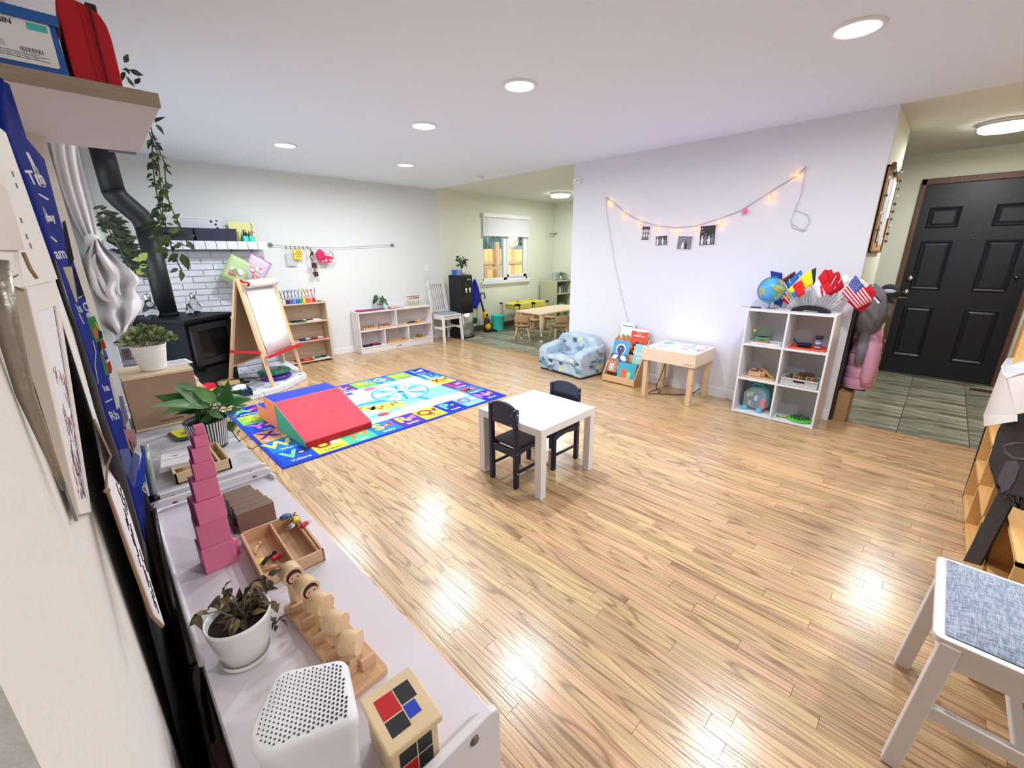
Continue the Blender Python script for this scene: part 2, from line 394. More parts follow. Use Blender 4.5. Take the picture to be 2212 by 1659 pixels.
# baseboards
bb = M('baseboard_white', (232, 232, 236), 0.5); bbd = M('baseboard_dark', (98, 88, 84), 0.6)
struct(MB().box(1.70, 4.40, 6.055, 6.07, 0, .085).box(1.70, 4.40, 6.058, 6.07, .085, .092).build('baseboard_far', bb, bevel=.003))
struct(MB().box(4.315, 4.33, .47, 3.29, 0, .095).build('baseboard_right', bb, bevel=.003))
struct(MB().box(4.40, 7.35, 6.058, 6.07, 0, .10).build('baseboard_kitchen', bbd))
struct(MB().box(7.338, 7.35, 3.29, 6.07, 0, .10).build('baseboard_kitchen_end', bbd))
struct(MB().box(6.678, 6.69, .42, 3.17, 0, .09).build('baseboard_entry', M('baseboard_brown', (92, 78, 66), 0.6)))
# ---------------------------------------------------------------- patio door casing on the left wall
bluew = M('casing_white', (214, 226, 236), 0.5)
d1 = thing('door_1', '', '', (0, 0, 0)); del d1['label']; del d1['category']; struct(d1)
cas = MB(); cas.box(.03, .075, 5.50, 5.72, 0, 2.12).box(.03, .075, 3.0, 3.1, 0, 2.12).box(.03, .075, 3.0, 5.72, 2.06, 2.14)
cas.build('casing', bluew, d1, bevel=.004)
cas = MB(); cas.box(.075, .085, 5.60, 5.64, 0, 2.06).build('weather_strip', M('dark_seal', (40, 44, 52), .6), d1)
fr = MB()
for y0, y1 in ((3.1, 3.18), (4.3, 4.4), (5.42, 5.5)): fr.box(-.06, .0, y0, y1, 0, 2.06)
fr.box(-.06, 0, 3.1, 5.5, 0, .08).box(-.06, 0, 3.1, 5.5, 1.98, 2.06); fr.build('door_frame', white, d1)
MB().box(-.035, -.03, 3.18, 5.42, .08, 1.98).build('pane', glass, d1)
# ---------------------------------------------------------------- kitchen window
w1 = thing('window_1', '', ''); del w1['label']; del w1['category']; struct(w1)
wx0, wx1, wz0, wz1 = 5.32, 6.53, .905, 2.09
mb = MB()
mb.box(wx0, wx1, 6.075, 6.14, wz0, wz0+.05).box(wx0, wx1, 6.075, 6.14, wz1-.05, wz1)
mb.box(wx0, wx0+.03, 6.075, 6.14, wz0, wz1).box(wx1-.045, wx1, 6.075, 6.14, wz0, wz1).box(5.86, 5.95, 6.075, 6.14, wz0, wz1)
mb.build('window_frame', white, w1, bevel=.003)
mb = MB(); mb.box(5.95, 6.50, 6.06, 6.09, wz0+.05, wz0+.10).box(5.95, 6.50, 6.06, 6.09, wz1-.1, wz1-.05).box(5.95, 5.99, 6.06, 6.09, wz0+.05, wz1-.05).box(6.40, 6.49, 6.06, 6.09, wz0+.05, wz1-.05)
mb.build('sash', white, w1, bevel=.003)
MB().box(5.35, 5.86, 6.11, 6.114, .95, 2.04).build('pane', glass, w1); MB().box(5.99, 6.40, 6.075, 6.079, .99, 1.99).build('pane', glass, w1)
MB().box(5.27, 6.57, 6.02, 6.08, .845, .905).box(5.29, 6.55, 6.05, 6.07, .80, .845).build('window_sill', white, w1, bevel=.006)
bl = MB().box(5.32, 6.53, 6.0, 6.06, 2.02, 2.09).build('head_rail', white, w1, bevel=.004)
sl = MB().box(5.33, 6.52, -.011, .011, -.001, .001).mesh('slat', white)
for i in range(17):
    o = bpy.data.objects.new('blind_slat', sl); COL.objects.link(o); o.parent = w1; o.location = (0, 6.035, 2.012-.0175*i); o.rotation_euler = (math.radians(68), 0, 0)
MB().box(5.33, 6.52, 6.01, 6.055, 1.70, 1.722).build('bottom_rail', white, w1, bevel=.003)
MB().tube([(5.40, 6.0, 2.02), (5.40, 6.0, 1.2)], .004, n=5).build('blind_cord', white, w1)
# outside the kitchen window
grass = M('lawn', (120, 128, 96), 0.9, noise=.3)
struct(MB().box(-2, 20, 6.3, 22, -.5, -.42).build('ground_yard', grass))
fence = thing('wooden_fence', 'orange cedar board fence seen through the kitchen window', 'fence', (0, 9.2, -.45))
cedar = wood('cedar', (240, 192, 120), (200, 140, 80), .8, 'Z', 1.0, contrast=.8); cedar2 = wood('cedar_grey', (186, 160, 124), (140, 112, 84), .8, 'Z')
for i in range(36):
    x = 6.2+i*.15
    MB().box(x, x+.142, 0, .02+.004*(i % 2), 0, 1.95+.01*(i % 3)).build('board', cedar if i % 4 else cedar2, fence)
MB().box(6.2, 11.6, -.06, 0, 1.55, 1.64).build('rail', cedar2, fence); MB().box(6.2, 11.6, -.06, 0, .35, .44).build('rail', cedar2, fence)
MB().box(8.45, 8.57, -.16, -.06, 0, 2.15).build('post', cedar2, fence)
gate = thing('trellis_post', 'weathered wooden post with diagonal brace outside the left window pane', 'post', (7.7, 8.7, -.45))
MB().box(0, .1, 0, .1, 0, 1.5).build('post', cedar2, gate); MB().bar((.05, .05, 1.45), (-.35, .05, 1.05), .06).bar((-.4, .05, 1.47), (.5, .05, 1.47), .07).build('brace', cedar2, gate)
shed = thing('shed', 'grey garden shed with a pale pitched roof behind the fence', 'shed', (13.4, 11.6, -.45)); shed.scale = (.72, .72, .72)
MB().prism([(-1.6, 0), (1.6, 0), (1.6, 2.4), (0, 3.0), (-1.6, 2.4)], 0, 2, plane='XZ').build('wall', M('shed_grey', (120, 132, 140), .8), shed)
MB().bar((-1.9, -.1, 2.33), (0, -.1, 3.08), .12).bar((0, -.1, 3.08), (1.9, -.1, 2.33), .12).build('roof_edge', M('pale_trim', (200, 210, 220), .6), shed)
cn = M('conifer', (52, 84, 86), .9, noise=.5, nscale=8); bark = M('bark', (80, 62, 48), .9)
for i, (x, y, h_, r_) in enumerate(((12.4, 14.2, 7.5, 1.9), (15.9, 18.6, 9.5, 2.6), (16.3, 14.4, 7.2, 1.9), (11.6, 18.4, 8.6, 2.2))):
    t = thing('conifer_tree', ('bluish conifer behind the fence, left window pane', 'tallest bluish conifer behind the shed', 'bluish conifer at the right edge of the window view', 'bluish conifer furthest left beyond the fence')[i], 'tree', (x, y, -.45), group='conifers beyond the fence')
    MB().tube([(0, 0, 0), (0, 0, h_)], [.14, .03], n=6).build('trunk', bark, t)
    mb = MB(); mb.lathe([(.02, .5), (r_*.72, .55), (r_*.4, h_*.5), (.02, h_)], n=10, cap=False)
    for k in range(800):
        z = .5+(h_-.5)*rnd.random(); rr = r_*(1-z/h_)*(.5+.6*rnd.random()); a = rnd.random()*2*PI
        leaf_into(mb, (rr*.5*math.cos(a), rr*.5*math.sin(a), z), (math.cos(a), math.sin(a), -.25), .5+.3*rnd.random(), .5, droop=.4)
    stuff(mb.build('foliage', cn, t))
# ---------------------------------------------------------------- entry door
d2 = thing('door_2', '', ''); del d2['label']; del d2['category']; struct(d2)
dk = M('door_black', (30, 33, 40), .42, bump=.03, bscale=200); casb = wood('casing_walnut', (112, 76, 58), (80, 50, 38), .5, 'Z')
DX = 6.675
MB().box(DX, DX+.04, -.575, .345, .012, 2.07).build('door_slab', dk, d2); MB().box(DX+.06, DX+.13, -.62, .40, 0, 2.12).build('door_gap_backing', dk, d2)  # second box is an unseen backing, added to block the bright gap
mb = MB(); mb.box(6.655, 6.70, .345, .385, 0, 2.13).box(6.655, 6.70, -.615, -.575, 0, 2.13).box(6.655, 6.70, -.615, .385, 2.07, 2.13); mb.build('door_casing', casb, d2, bevel=.004)
MB().box(6.65, 6.70, -.575, .345, 0, .015).build('threshold', M('alu_dark', (120, 118, 112), .4, .8), d2)
for (z0, z1) in ((1.63, 1.84), (.98, 1.50), (.22, .80)):
    for (y0, y1) in ((.02, .27-.0), (-.47, -.22)):
        mb = MB(); mb.add([(DX, y0, z0), (DX, y1, z0), (DX, y1, z1), (DX, y0, z1), (DX-.004, y0+.025, z0+.025), (DX-.004, y1-.025, z0+.025), (DX-.004, y1-.025, z1-.025), (DX-.004, y0+.025, z1-.025)], [(0, 1, 5, 4), (1, 2, 6, 5), (2, 3, 7, 6), (3, 0, 4, 7)])
        mb2 = MB()
        o1, i1 = (y0, y1, z0, z1), (y0+.012, y1-.012, z0+.012, z1-.012); i2 = (y0+.045, y1-.045, z0+.045, z1-.045)
        def ring(b_, x): return [(x, b_[0], b_[2]), (x, b_[1], b_[2]), (x, b_[1], b_[3]), (x, b_[0], b_[3])]
        vs = ring(o1, DX-.001)+ring(i1, DX-.014)+ring((y0+.03, y1-.03, z0+.03, z1-.03), DX-.002)+ring(i2, DX-.010)
        fs = [(a*4+k, a*4+(k+1) % 4, (a+1)*4+(k+1) % 4, (a+1)*4+k) for a in range(3) for k in range(4)]+[(12, 13, 14, 15)]
        mb2.add(vs, fs); mb2.build('door_panel', dk, d2)
nick = M('nickel', (200, 198, 192), .2, 1.0)
RY = Matrix.Rotation(-PI/2, 3, 'Y')
MB().lathe([(.032, 0), (.032, .012), (.02, .02), (.0, .021)], (DX, .285, 1.10), T=RY, n=16).box(DX-.03, DX-.015, .278, .292, 1.085, 1.115).build('deadbolt', nick, d2)
MB().lathe([(.033, 0), (.033, .008), (.014, .012), (.012, .035), (.026, .042), (.030, .055), (.024, .066), (.0, .069)], (DX, .285, .955), T=RY, n=18).build('door_knob', nick, d2)
MB().lathe([(.012, 0), (.010, .012), (0, .014)], (DX, -.115, 1.52), T=RY, n=10).build('peephole', nick, d2)
MB().lathe([(.02, 0), (.012, .01), (.01, .05), (0, .052)], (DX, -.50, 1.14), T=RY, n=10).build('hook', nick, d2)
# floor register
rg = thing('floor_vent', 'brown metal floor register in the slate beside the entry door', 'vent', (6.35, -.56, 0))
MB().box(0, .10, -.14, .14, 0, .006).build('frame', brown, rg)
mb = MB()
for i in range(7): mb.box(.01, .09, -.125+i*.036, -.125+i*.036+.02, .006, .008)
mb.build('grille', M('dark_slot', (40, 34, 30), .6), rg)
# ---------------------------------------------------------------- ceiling fittings
em = M('lamp_disc', (255, 255, 255), emit=(255, 250, 246), es=LAMP*1.0)
ring_m = M('lamp_ring', (235, 235, 238), .4)
DL = [((1.64, 4.62), 'recessed light nearest the brick mantel'), ((2.95, 4.66), 'recessed light nearest the far clothesline wall'), ((2.22, 3.20), 'middle recessed light above the rug'),
      ((2.16, 2.08), 'recessed light above the white play table'), ((2.78, .52), 'large nearest recessed light at the upper right of the room')]
def downlight(x, y, lab):
    t = thing('recessed_light', lab+', white glowing disc', 'light', (x, y, CZ), group='recessed ceiling lights')
    MB().lathe([(.108, 0), (.108, -.006), (.092, -.012), (.084, -.004)], cap=False, n=28).build('trim_ring', ring_m, t, recalc=True)
    MB().lathe([(0.0001, -.004), (.086, -.004)], cap=False, n=28).build('diffuser', em, t, recalc=False)
    l = bpy.data.lights.new('downlight_or_fill', 'AREA'); l.shape = 'DISK'; l.size = .15; l.energy = LAMP*1.25; l.color = (.93, .965, 1); l.spread = math.radians(175)
    o = bpy.data.objects.new('downlight_or_fill', l); COL.objects.link(o); o.location = (x, y, CZ-.016)
for (x, y), lab in DL: downlight(x, y, lab)
for x, y in ((1.3, -.9), (2.8, -1.5)):  # unseen lamps added behind the camera as fill light, no fixtures
    l = bpy.data.lights.new('downlight_or_fill', 'AREA'); l.shape = 'DISK'; l.size = .15; l.energy = LAMP*1.25; l.color = (.93, .965, 1)
    o = bpy.data.objects.new('downlight_or_fill', l); COL.objects.link(o); o.location = (x, y, CZ-.006)
em2 = M('flush_glow', (255, 255, 255), emit=(255, 252, 240), es=LAMP*.65)
for (x, y, lab) in ((5.52, -.10, 'round flush ceiling light in the entry hall, glowing white'), (6.17, 4.97, 'round flush ceiling light over the dining corner')):
    t = thing('flush_ceiling_light', lab, 'light', (x, y, CZ))
    MB().lathe([(.17, 0), (.17, -.02), (.16, -.024)], n=32).build('base', ring_m, t)
    MB().lathe([(.16, -.024), (.162, -.05), (.15, -.062), (.0001, -.07)], n=32, cap=False).build('diffuser', em2, t)
    MB().lathe([(.172, -.018), (.175, -.024), (.172, -.03), (.168, -.024)], n=32, cap=False).build('rim', steel, t)
    l = bpy.data.lights.new('flush_bulb', 'AREA'); l.shape = 'DISK'; l.size = .3; l.energy = LAMP*1.15; l.color = (.96, .98, .97)
    o = bpy.data.objects.new('flush_bulb', l); COL.objects.link(o); o.location = (x, y, CZ-.075)
t = thing('smoke_detector', 'small round white smoke detector on the ceiling beyond the rug', 'detector', (4.1, 4.70, CZ))
MB().lathe([(.06, 0), (.06, -.02), (.05, -.035), (0, -.037)], n=18).build('body', white, t)
t = thing('door_chime', 'small white sensor box high on the far end of the right wall', 'sensor', (4.33, 3.24, 2.19))
MB().box(-.025, 0, -.055, .05, -.028, .028).build('body', white, t, bevel=.004); MB().box(-.027, -.025, -.02, -.012, -.004, .012).box(-.027, -.025, .02, .03, -.008, -.002).build('led', black, t)
t = thing('light_switch', 'white double light switch plate above the white slat-back chair', 'switch', (4.10, 6.07, 1.18))
MB().box(-.04, .04, -.006, 0, -.06, .06).build('plate', white, t, bevel=.002); MB().box(-.018, .018, -.012, -.006, -.035, .035).build('rocker', white_g, t, bevel=.002)
t = thing('wall_switch', 'pale blank switch plate on the entry wall left of the door frame', 'switch', (6.69, .62, 1.22))
MB().box(-.006, 0, -.035, .035, -.06, .06).build('plate', white, t, bevel=.002); MB().box(-.012, -.006, -.01, .01, -.02, .02).build('rocker', white_g, t)
# ---------------------------------------------------------------- white painted brick behind the stove
brick_m = M('painted_brick', (220, 224, 234), .7, bump=.5, bscale=35); mort = M('painted_mortar', (188, 194, 208), .9)
rnd = random.Random(11)
BW, BH = .215, .066
bk = [MB().box(.003, BW-.007, -.05+dy, 0, .003, BH-.006).mesh('brick', brick_m) for dy in (0, .003, -.002)]
MB().box(.07, 1.70, 6.030, 6.07, 0, 1.45).build('brick_backing', mort, wall_far)
for j in range(21):
    z = j*(BH+.003); x = .07-(BW/2 if j % 2 else 0)
    while x < 1.70:
        a, b_ = max(x, .07), min(x+BW, 1.70)
        if b_-a > .03:
            if b_-a > BW-.01:
                o = bpy.data.objects.new('brick', rnd.choice(bk)); COL.objects.link(o); o.parent = wall_far; o.location = (x, 6.07, z)
            else: MB().box(a+.003, b_-.004, 6.02, 6.07, z+.003, z+BH-.003).build('brick', brick_m, wall_far)
        x += BW
mt = thing('mantel_shelf', 'white painted brick mantel ledge above the wood stove', 'shelf', (0, 0, 0))
MB().box(.15, 1.70, 5.86, 6.02, 1.47, 1.55).build('ledge', mort, mt)
for i in range(15):
    MB().box(.15+i*.1035+.002, .15+(i+1)*.1035-.003, 5.845, 5.87, 1.462, 1.552).build('brick', brick_m, mt, bevel=.003)
# hearth
ht = thing('hearth', 'raised white painted brick hearth pad under the stove and easel', 'hearth', (0, 0, 0))
hp = [(.09, 4.72), (.90, 4.69), (1.32, 4.80), (1.66, 5.10), (1.70, 5.5), (1.72, 6.02), (.09, 6.02)]
MB().prism(hp, 0, .050, 0).build('base', mort, ht)
import mathutils.geometry as mg
def inside(x, y):
    c = False; n = len(hp)
    for i in range(n):
        x1, y1 = hp[i]; x2, y2 = hp[(i+1) % n]
        if (y1 > y) != (y2 > y) and x < (x2-x1)*(y-y1)/(y2-y1)+x1: c = not c
    return c
for j in range(12):
    for i in range(9):
        x = .10+i*.215-(.107 if j % 2 else 0); y = 4.72+j*.108
        cs = [(x+.003, y+.003), (x+.21, y+.003), (x+.21, y+.103), (x+.003, y+.103)]
        if all(inside(*c) for c in cs): MB().box(x+.003, x+.21, y+.003, y+.103, .048, .060+.001*((i+j) % 2)).build('brick', brick_m, ht, bevel=.002, seg=1)
# edge bricks that follow the polygon
for (a, b_) in zip(hp[:5], hp[1:6]):
    a = Vector((*a, 0)); b2 = Vector((*b_, 0)); n_ = max(1, round((b2-a).length/.2)); d = (b2-a)/n_; nn = Vector((d.y, -d.x, 0)).normalized()
    for k in range(n_):
        p, q = a+d*k, a+d*(k+1); e = d.normalized()*.003
        mb = MB(); vs = []
        for z in (.002, .0595):
            for v in (p+e+nn*.012, q-e+nn*.012, q-e-nn*.075, p+e-nn*.075): vs.append((v.x, v.y, z))
        mb.add(vs, [(0, 1, 2, 3), (7, 6, 5, 4), (0, 4, 5, 1), (1, 5, 6, 2), (2, 6, 7, 3), (3, 7, 4, 0)]); mb.build('brick', brick_m, ht, bevel=.003, seg=1)
# ---------------------------------------------------------------- wood stove
cast = M('cast_iron', (18, 19, 23), .55, bump=.1, bscale=150); cast2 = M('stove_navy', (17, 19, 28), .5)
cast.node_tree.nodes['Principled BSDF'].inputs['Specular IOR Level'].default_value = .2; cast2.node_tree.nodes['Principled BSDF'].inputs['Specular IOR Level'].default_value = .15
st = thing('wood_stove', 'black cast iron wood stove set across the brick corner', 'stove', (0, 0, 0))
A_, B_, C_ = Vector((.21, 5.60, 0)), Vector((.615, 4.93, 0)), Vector((1.10, 5.27, 0)); D_ = A_+C_-B_-Vector((.10, .12, 0))
def qd(o_, z0, z1, inset=0, mb=None, m=0):
    pts = [A_, B_, C_, D_]; c = sum(pts, Vector())/4
    pts = [p+(c-p).normalized()*inset for p in pts]
    (mb or o_).prism([(p.x, p.y) for p in pts], z0, z1, m); return mb or o_
mb = MB(); qd(mb, .79, .825, -.02); mb.build('top_plate', cast, st, bevel=.006)
mb = MB(); qd(mb, .30, .79, .04); mb.build('firebox', cast2, st, bevel=.004)
mb = MB(); qd(mb, .09, .30, .07); qd(mb, .06, .10, .03); mb.build('pedestal', black, st)
u = (C_-B_).normalized(); n_ = Vector((u.y, -u.x, 0)); T = frame(B_+u*.05+n_*-.030+Vector((0, 0, .36)), u, (0, 0, 1))
Wd = (C_-B_).length-.10
mb = MB()
for b in ((0, Wd, 0, .06), (0, Wd, .34, .40), (0, .07, 0, .40), (Wd-.07, Wd, 0, .40)): rectprism(mb, T, *b, .035)
sd_ = mb.build('door', black, st, bevel=.004)
mb = MB(); rectprism(mb, T, .07, Wd-.07, .06, .34, .012); mb.build('door_glass', black_g, sd_)
mb = MB(); mb.tube([T @ Vector((Wd-.03, .22, .04)), T @ Vector((Wd-.03, .22, .10))], .008); mb.build('handle_rod', steel, sd_)
mb = MB(); mb.tube([T @ Vector((Wd-.05, .22, .10)), T @ Vector((Wd+.04, .22, .10))], [.016, .022], n=10); mb.build('door_handle', M('coil_chrome', (200, 200, 205), .3, .9), sd_)
mb = MB(); rectprism(mb, T, .06, Wd-.06, -.07, -.03, .05); mb.build('ash_lip', cast, st, bevel=.004)
for s in (.02, Wd-.06):
    mb = MB(); rectprism(mb, T, s, s+.05, -.02, .40, .02); mb.build('hinge_post', cast, st, bevel=.003)
pp = thing('stove_pipe', 'matt black stove pipe with two elbows rising to the ceiling', 'pipe', (0, 0, 0))
pipe_m = M('pipe_black', (24, 25, 28), .5)
P0 = Vector((.565, 5.40, .825)); P1 = Vector((.562, 5.40, 1.66)); P2 = Vector((.40, 5.32, 1.92)); P3 = Vector((.385, 5.32, 2.38))
MB().tube([P0, P1], .083, n=24).build('lower_pipe', pipe_m, pp)
MB().tube([P1, (.555, 5.397, 1.70), (.535, 5.385, 1.75), (.42, 5.33, 1.88), (.40, 5.32, 1.915), (.392, 5.32, 1.95)], .086, n=24).build('elbow', pipe_m, pp)
MB().tube([(.392, 5.32, 1.94), P3], .083, n=24).build('upper_pipe', pipe_m, pp)
MB().lathe([(.088, 0), (.092, .005), (.092, .03), (.088, .035)], (P0.x, P0.y, .826), n=24).build('collar', cast, pp)
# glass bulb vases
gl = M('thin_glass', (235, 240, 242), .02, trans=1.0, ior=1.2)
def bulb(x, y, z, s, lab, grp=None):
    t = thing('bulb_vase', lab, 'vase', (x, y, z), group=grp)
    MB().lathe([(.018*s, 0), (.03*s, .003), (.046*s, .03*s), (.05*s, .05*s), (.042*s, .08*s), (.024*s, .12*s), (.018*s, .14*s)], n=18, cap=True).build('glass_body', gl, t)
    MB().lathe([(.019*s, .14*s), (.021*s, .145*s), (.021*s, .175*s), (.014*s, .185*s), (0, .187*s)], n=14).build('cap', M('bulb_metal', (170, 172, 176), .25, .9), t)
    MB().sphere((0, 0, .02*s), .028*s, sz=.5).build('filling', M('dark_water', (60, 66, 72), .2, trans=.6), t)
bulb(.43, 5.28, .826, 1.25, 'clear light-bulb shaped glass vase on the stove top left of the pipe')
bulb(.735, 5.33, .826, .75, 'smallest bulb vase, beside the larger one right of the stove pipe')
bulb(.79, 5.36, .826, 1.15, 'clear bulb shaped glass vase right of the stove pipe')
# outlet on the brick
t = thing('outlet_cover', 'mauve metal outlet plate low on the brick wall behind the white pot', 'outlet', (.205, 6.02, .40), (0, math.radians(4), 0))
MB().box(-.035, .035, -.008, 0, -.058, .058).build('plate', M('mauve_metal', (150, 128, 134), .4, .5), t, bevel=.003)
MB().box(-.012, .012, -.011, -.008, .012, .036).box(-.012, .012, -.011, -.008, -.036, -.012).build('socket', M('mauve_dark', (110, 92, 98), .5), t)
# ---------------------------------------------------------------- things on the mantel
def bin_(name, lab, loc, sx, sy, sz, m, rz=0, th=.004):
    t = thing(name, lab, 'bin', loc, rz)
    mb = MB(); k = .94
    o = [(-sx*k/2, -sy*k/2, 0), (sx*k/2, -sy*k/2, 0), (sx*k/2, sy*k/2, 0), (-sx*k/2, sy*k/2, 0), (-sx/2, -sy/2, sz), (sx/2, -sy/2, sz), (sx/2, sy/2, sz), (-sx/2, sy/2, sz)]
    mb.add(o, [(3, 2, 1, 0), (0, 1, 5, 4), (1, 2, 6, 5), (2, 3, 7, 6), (3, 0, 4, 7)])
    b = mb.build('body', m, t, solid=th)
    mb = MB()
    for a, c in (((-sx/2, -sy/2), (sx/2, -sy/2)), ((sx/2, -sy/2), (sx/2, sy/2)), ((sx/2, sy/2), (-sx/2, sy/2)), ((-sx/2, sy/2), (-sx/2, -sy/2))): mb.bar((*a, sz), (*c, sz), .010, .008)
    mb.build('rim', m, t); return t
nb = M('navy_bin', (28, 36, 62), .45)
t = bin_('storage_bin', 'left dark navy fabric bin on the mantel behind the trailing leaves', (.86, 5.95, 1.552), .28, .16, .13, nb)
t = bin_('storage_bin', 'right dark navy bin on the mantel in front of the small whiteboard', (1.21, 5.95, 1.552), .40, .16, .13, nb)
t = thing('whiteboard', 'small white framed magnetic board standing behind the navy bins', 'whiteboard', (1.12, 6.045, 1.552), (math.radians(-4), 0, 0))
T = frame((0, 0, 0), (1, 0, 0), (0, 0, 1))
mb = MB(); rectprism(mb, T, -.20, .20, 0, .255, .006); mb.build('panel', M('board_grey', (206, 208, 218), .3), t)
mb = MB()
for b in ((-.20, .20, .243, .255), (-.20, .20, 0, .012), (-.20, -.188, 0, .255), (.188, .20, 0, .255)): rectprism(mb, T, *b, .012)
mb.build('frame', white, t)
for (x, z, m) in ((.10, .215, navy), (.155, .225, grey), (.14, .185, solid('maroon', (110, 30, 60))), (.15, .145, navy)):
    MB().lathe([(.012, 0), (.012, .006), (0, .007)], (x, -.006, z), T=Matrix.Rotation(PI/2, 3, 'X'), n=12).build('magnet', m, t)
t = thing('craft_card', 'pale yellow-green crumpled paper craft standing at the mantel end', 'craft', (1.50, 5.99, 1.552))
cardm = M('pale_lime', (222, 226, 160), .8)
MB().box(-.13, .12, 0, .004, 0, .22).build('backing', cardm, t)
mb = MB(); rr = random.Random(5)
for k in range(26):
    a = rr.random()*6.28; mb.sphere((.10+.03*rr.random(), -.01, .01+rr.random()*.2), .008+.008*rr.random(), n=5)
stuff(mb.build('paper_curl', M('cream_curl', (236, 232, 190), .8), t))
MB().box(-.13, -.05, -.03, -.005, 0, .11).build('booklet', M('olive', (150, 146, 70), .7), t)
t = thing('pencil_holder', 'teal desk caddy full of pens at the right end of the mantel', 'pencil holder', (1.535, 5.93, 1.552))
teal = M('teal', (70, 200, 190), .5)
MB().box(-.06, -.004, -.035, .035, 0, .062).box(.004, .06, -.035, .035, 0, .062).box(-.06, .06, .02, .035, 0, .07).build('cup', teal, t, bevel=.003)
rr = random.Random(8); pc = [black, solid('dk_green', (40, 70, 50)), grey, navy, brown, solid('olive2', (130, 120, 60))]
for k in range(14):
    x = -.05+.1*rr.random(); MB().tube([(x, rr.uniform(-.02, .02), .05), (x+rr.uniform(-.02, .02), rr.uniform(-.02, .02), .10+.035*rr.random())], .004, n=6).build('pen', pc[k % 6], t)
# hooks + zip bags
def zipbag(px, lab, c1, c2, edge, rz, grp):
    p = at(px[0], px[1], Y=5.835)
    h_ = thing('hook', 'small dark hook screwed to the mantel edge above the '+('green' if grp == 0 else 'pink')+' zip bag', 'hook', p)
    MB().tube([(0, .01, .01), (0, -.01, .012), (.004, -.014, -.012), (0, -.006, -.024)], .0035, n=6).build('hook_wire', M('dark_bronze', (60, 52, 46), .4, .8), h_)
    MB().sphere((.012, -.012, .006), .009, n=6).build('knob', black, h_)
    t = thing('zip_bag', lab, 'bag', p+Vector((0, -.02, -.03)), (math.radians(2), math.radians(rz), 0))
    T = frame((0, 0, 0), (1, 0, 0), (0, 0, 1)); W_, H_ = .235, .30
    mb = MB(); rows = []
    for j in range(7):
        row = []
        for i in range(6):
            u_, v_ = i/5, j/6; row.append((u_*W_, -.006-.012*math.sin(PI*u_)*math.sin(PI*v_)+.002*math.sin(9*u_+5*v_), -v_*H_))
        rows.append(row)
    mb.grid(rows); mb.build('pouch', c1, t, solid=.001)
    mb = MB()
    for a, b in (((0, 0), (W_, 0)), ((0, 0), (0, -H_)), ((W_, 0), (W_, -H_)), ((0, -H_), (W_, -H_))): mb.bar((a[0], -.008, a[1]), (b[0], -.008, b[1]), .008, .004)
    mb.build('piping', edge, t)
    mb = MB(); rr = random.Random(int(px[0]))
    for k in range(9): mb.sphere((.06+.11*rr.random(), -.022, -.13-.12*rr.random()), .014+.016*rr.random(), n=6, sy=.3, m=k % 3)
    mb.build('picture_cards', c2, t)
    mb = MB(); rectprism(mb, T, .02, W_-.02, -.065, -.03, .0005); mb.build('zip_strip', edge, t)
zipbag((498, 541), 'green edged clear zip bag hanging from the mantel left of the pink one', M('bag_green', (190, 210, 160), .25, alpha=.92), [solid('rose', (200, 130, 120)), solid('leaf', (120, 170, 110)), paper], M('lime_edge', (176, 200, 96), .5), 32, 0)
zipbag((541, 541), 'pink edged clear zip bag hanging from the right mantel hook', M('bag_pink', (206, 196, 222), .25, alpha=.92), [solid('coral', (224, 130, 116)), paper, solid('peach', (236, 180, 150))], M('lilac_edge', (214, 130, 200), .5), 33, 1)
# ---------------------------------------------------------------- curtain wire with clipped cards on the far wall
t = thing('wire_line', 'steel curtain wire with round end brackets across the far wall', 'wire', (0, 0, 0))
for x, z in ((1.80, 1.52), (3.50, 1.53)):
    MB().lathe([(.028, 0), (.028, .006), (.01, .012), (.009, .04), (0, .042)], (x, 6.07, z), T=Matrix.Rotation(PI/2, 3, 'X'), n=12).build('bracket', steel, t)
    mb = MB()
    for k in range(3):
        a = k*PI/3; mb.bar((x-.03*math.cos(a), 6.045, z-.03*math.sin(a)), (x+.03*math.cos(a), 6.045, z+.03*math.sin(a)), .006)
    mb.build('cross', chrome, t)
MB().tube([(1.80, 6.03, 1.52), (2.15, 6.03, 1.495), (2.7, 6.03, 1.493), (3.5, 6.03, 1.53)], .0028, n=5).build('wire', grey, t)
for i in range(6):
    x = 1.97+i*.052; c = thing('clip', ('first small steel clip on the wire near the left bracket', 'second small clip along the wire, left of the yellow card', 'small clip holding the left corner of the yellow card', 'small clip holding the right corner of the yellow card', 'small clip above the dark felt strand', 'rightmost small clip before the pink apron')[i], 'clip', (x, 6.03, 1.497), group='clips on the curtain wire')
    MB().lathe([(.009, -.004), (.012, 0), (.009, .004)], n=8, T=Matrix.Rotation(PI/2, 3, 'Y')).bar((0, -.002, -.008), (0, -.002, -.03), .009, .006).build('clip_body', M('clip_steel', (90, 92, 96), .3, .8), c)
t = thing('polka_card', 'yellow fabric square with dark dots clipped on the wire', 'card', (2.095, 6.02, 1.465), (0, math.radians(3), 0))
MB().box(-.045, .055, -.006, 0, -.125, 0).build('square', M('mustard', (244, 200, 70), .8), t, bevel=.002)
mb = MB()
for x, z in ((-.005, -.03), (.03, -.03), (-.02, -.055), (.012, -.058), (.042, -.058), (0, -.085), (.03, -.085)): mb.lathe([(.008, 0), (.008, .001)], (x, -.006, z), T=Matrix.Rotation(PI/2, 3, 'X'), n=8)
mb.build('dots', brown, t)
t = thing('grey_card', 'pale grey card hanging behind the yellow dotted square', 'card', (2.02, 6.045, 1.42), (0, math.radians(2), 0))
MB().box(-.06, .06, -.003, 0, -.16, 0).build('sheet', M('pale_grey_card', (196, 196, 190), .8), t)
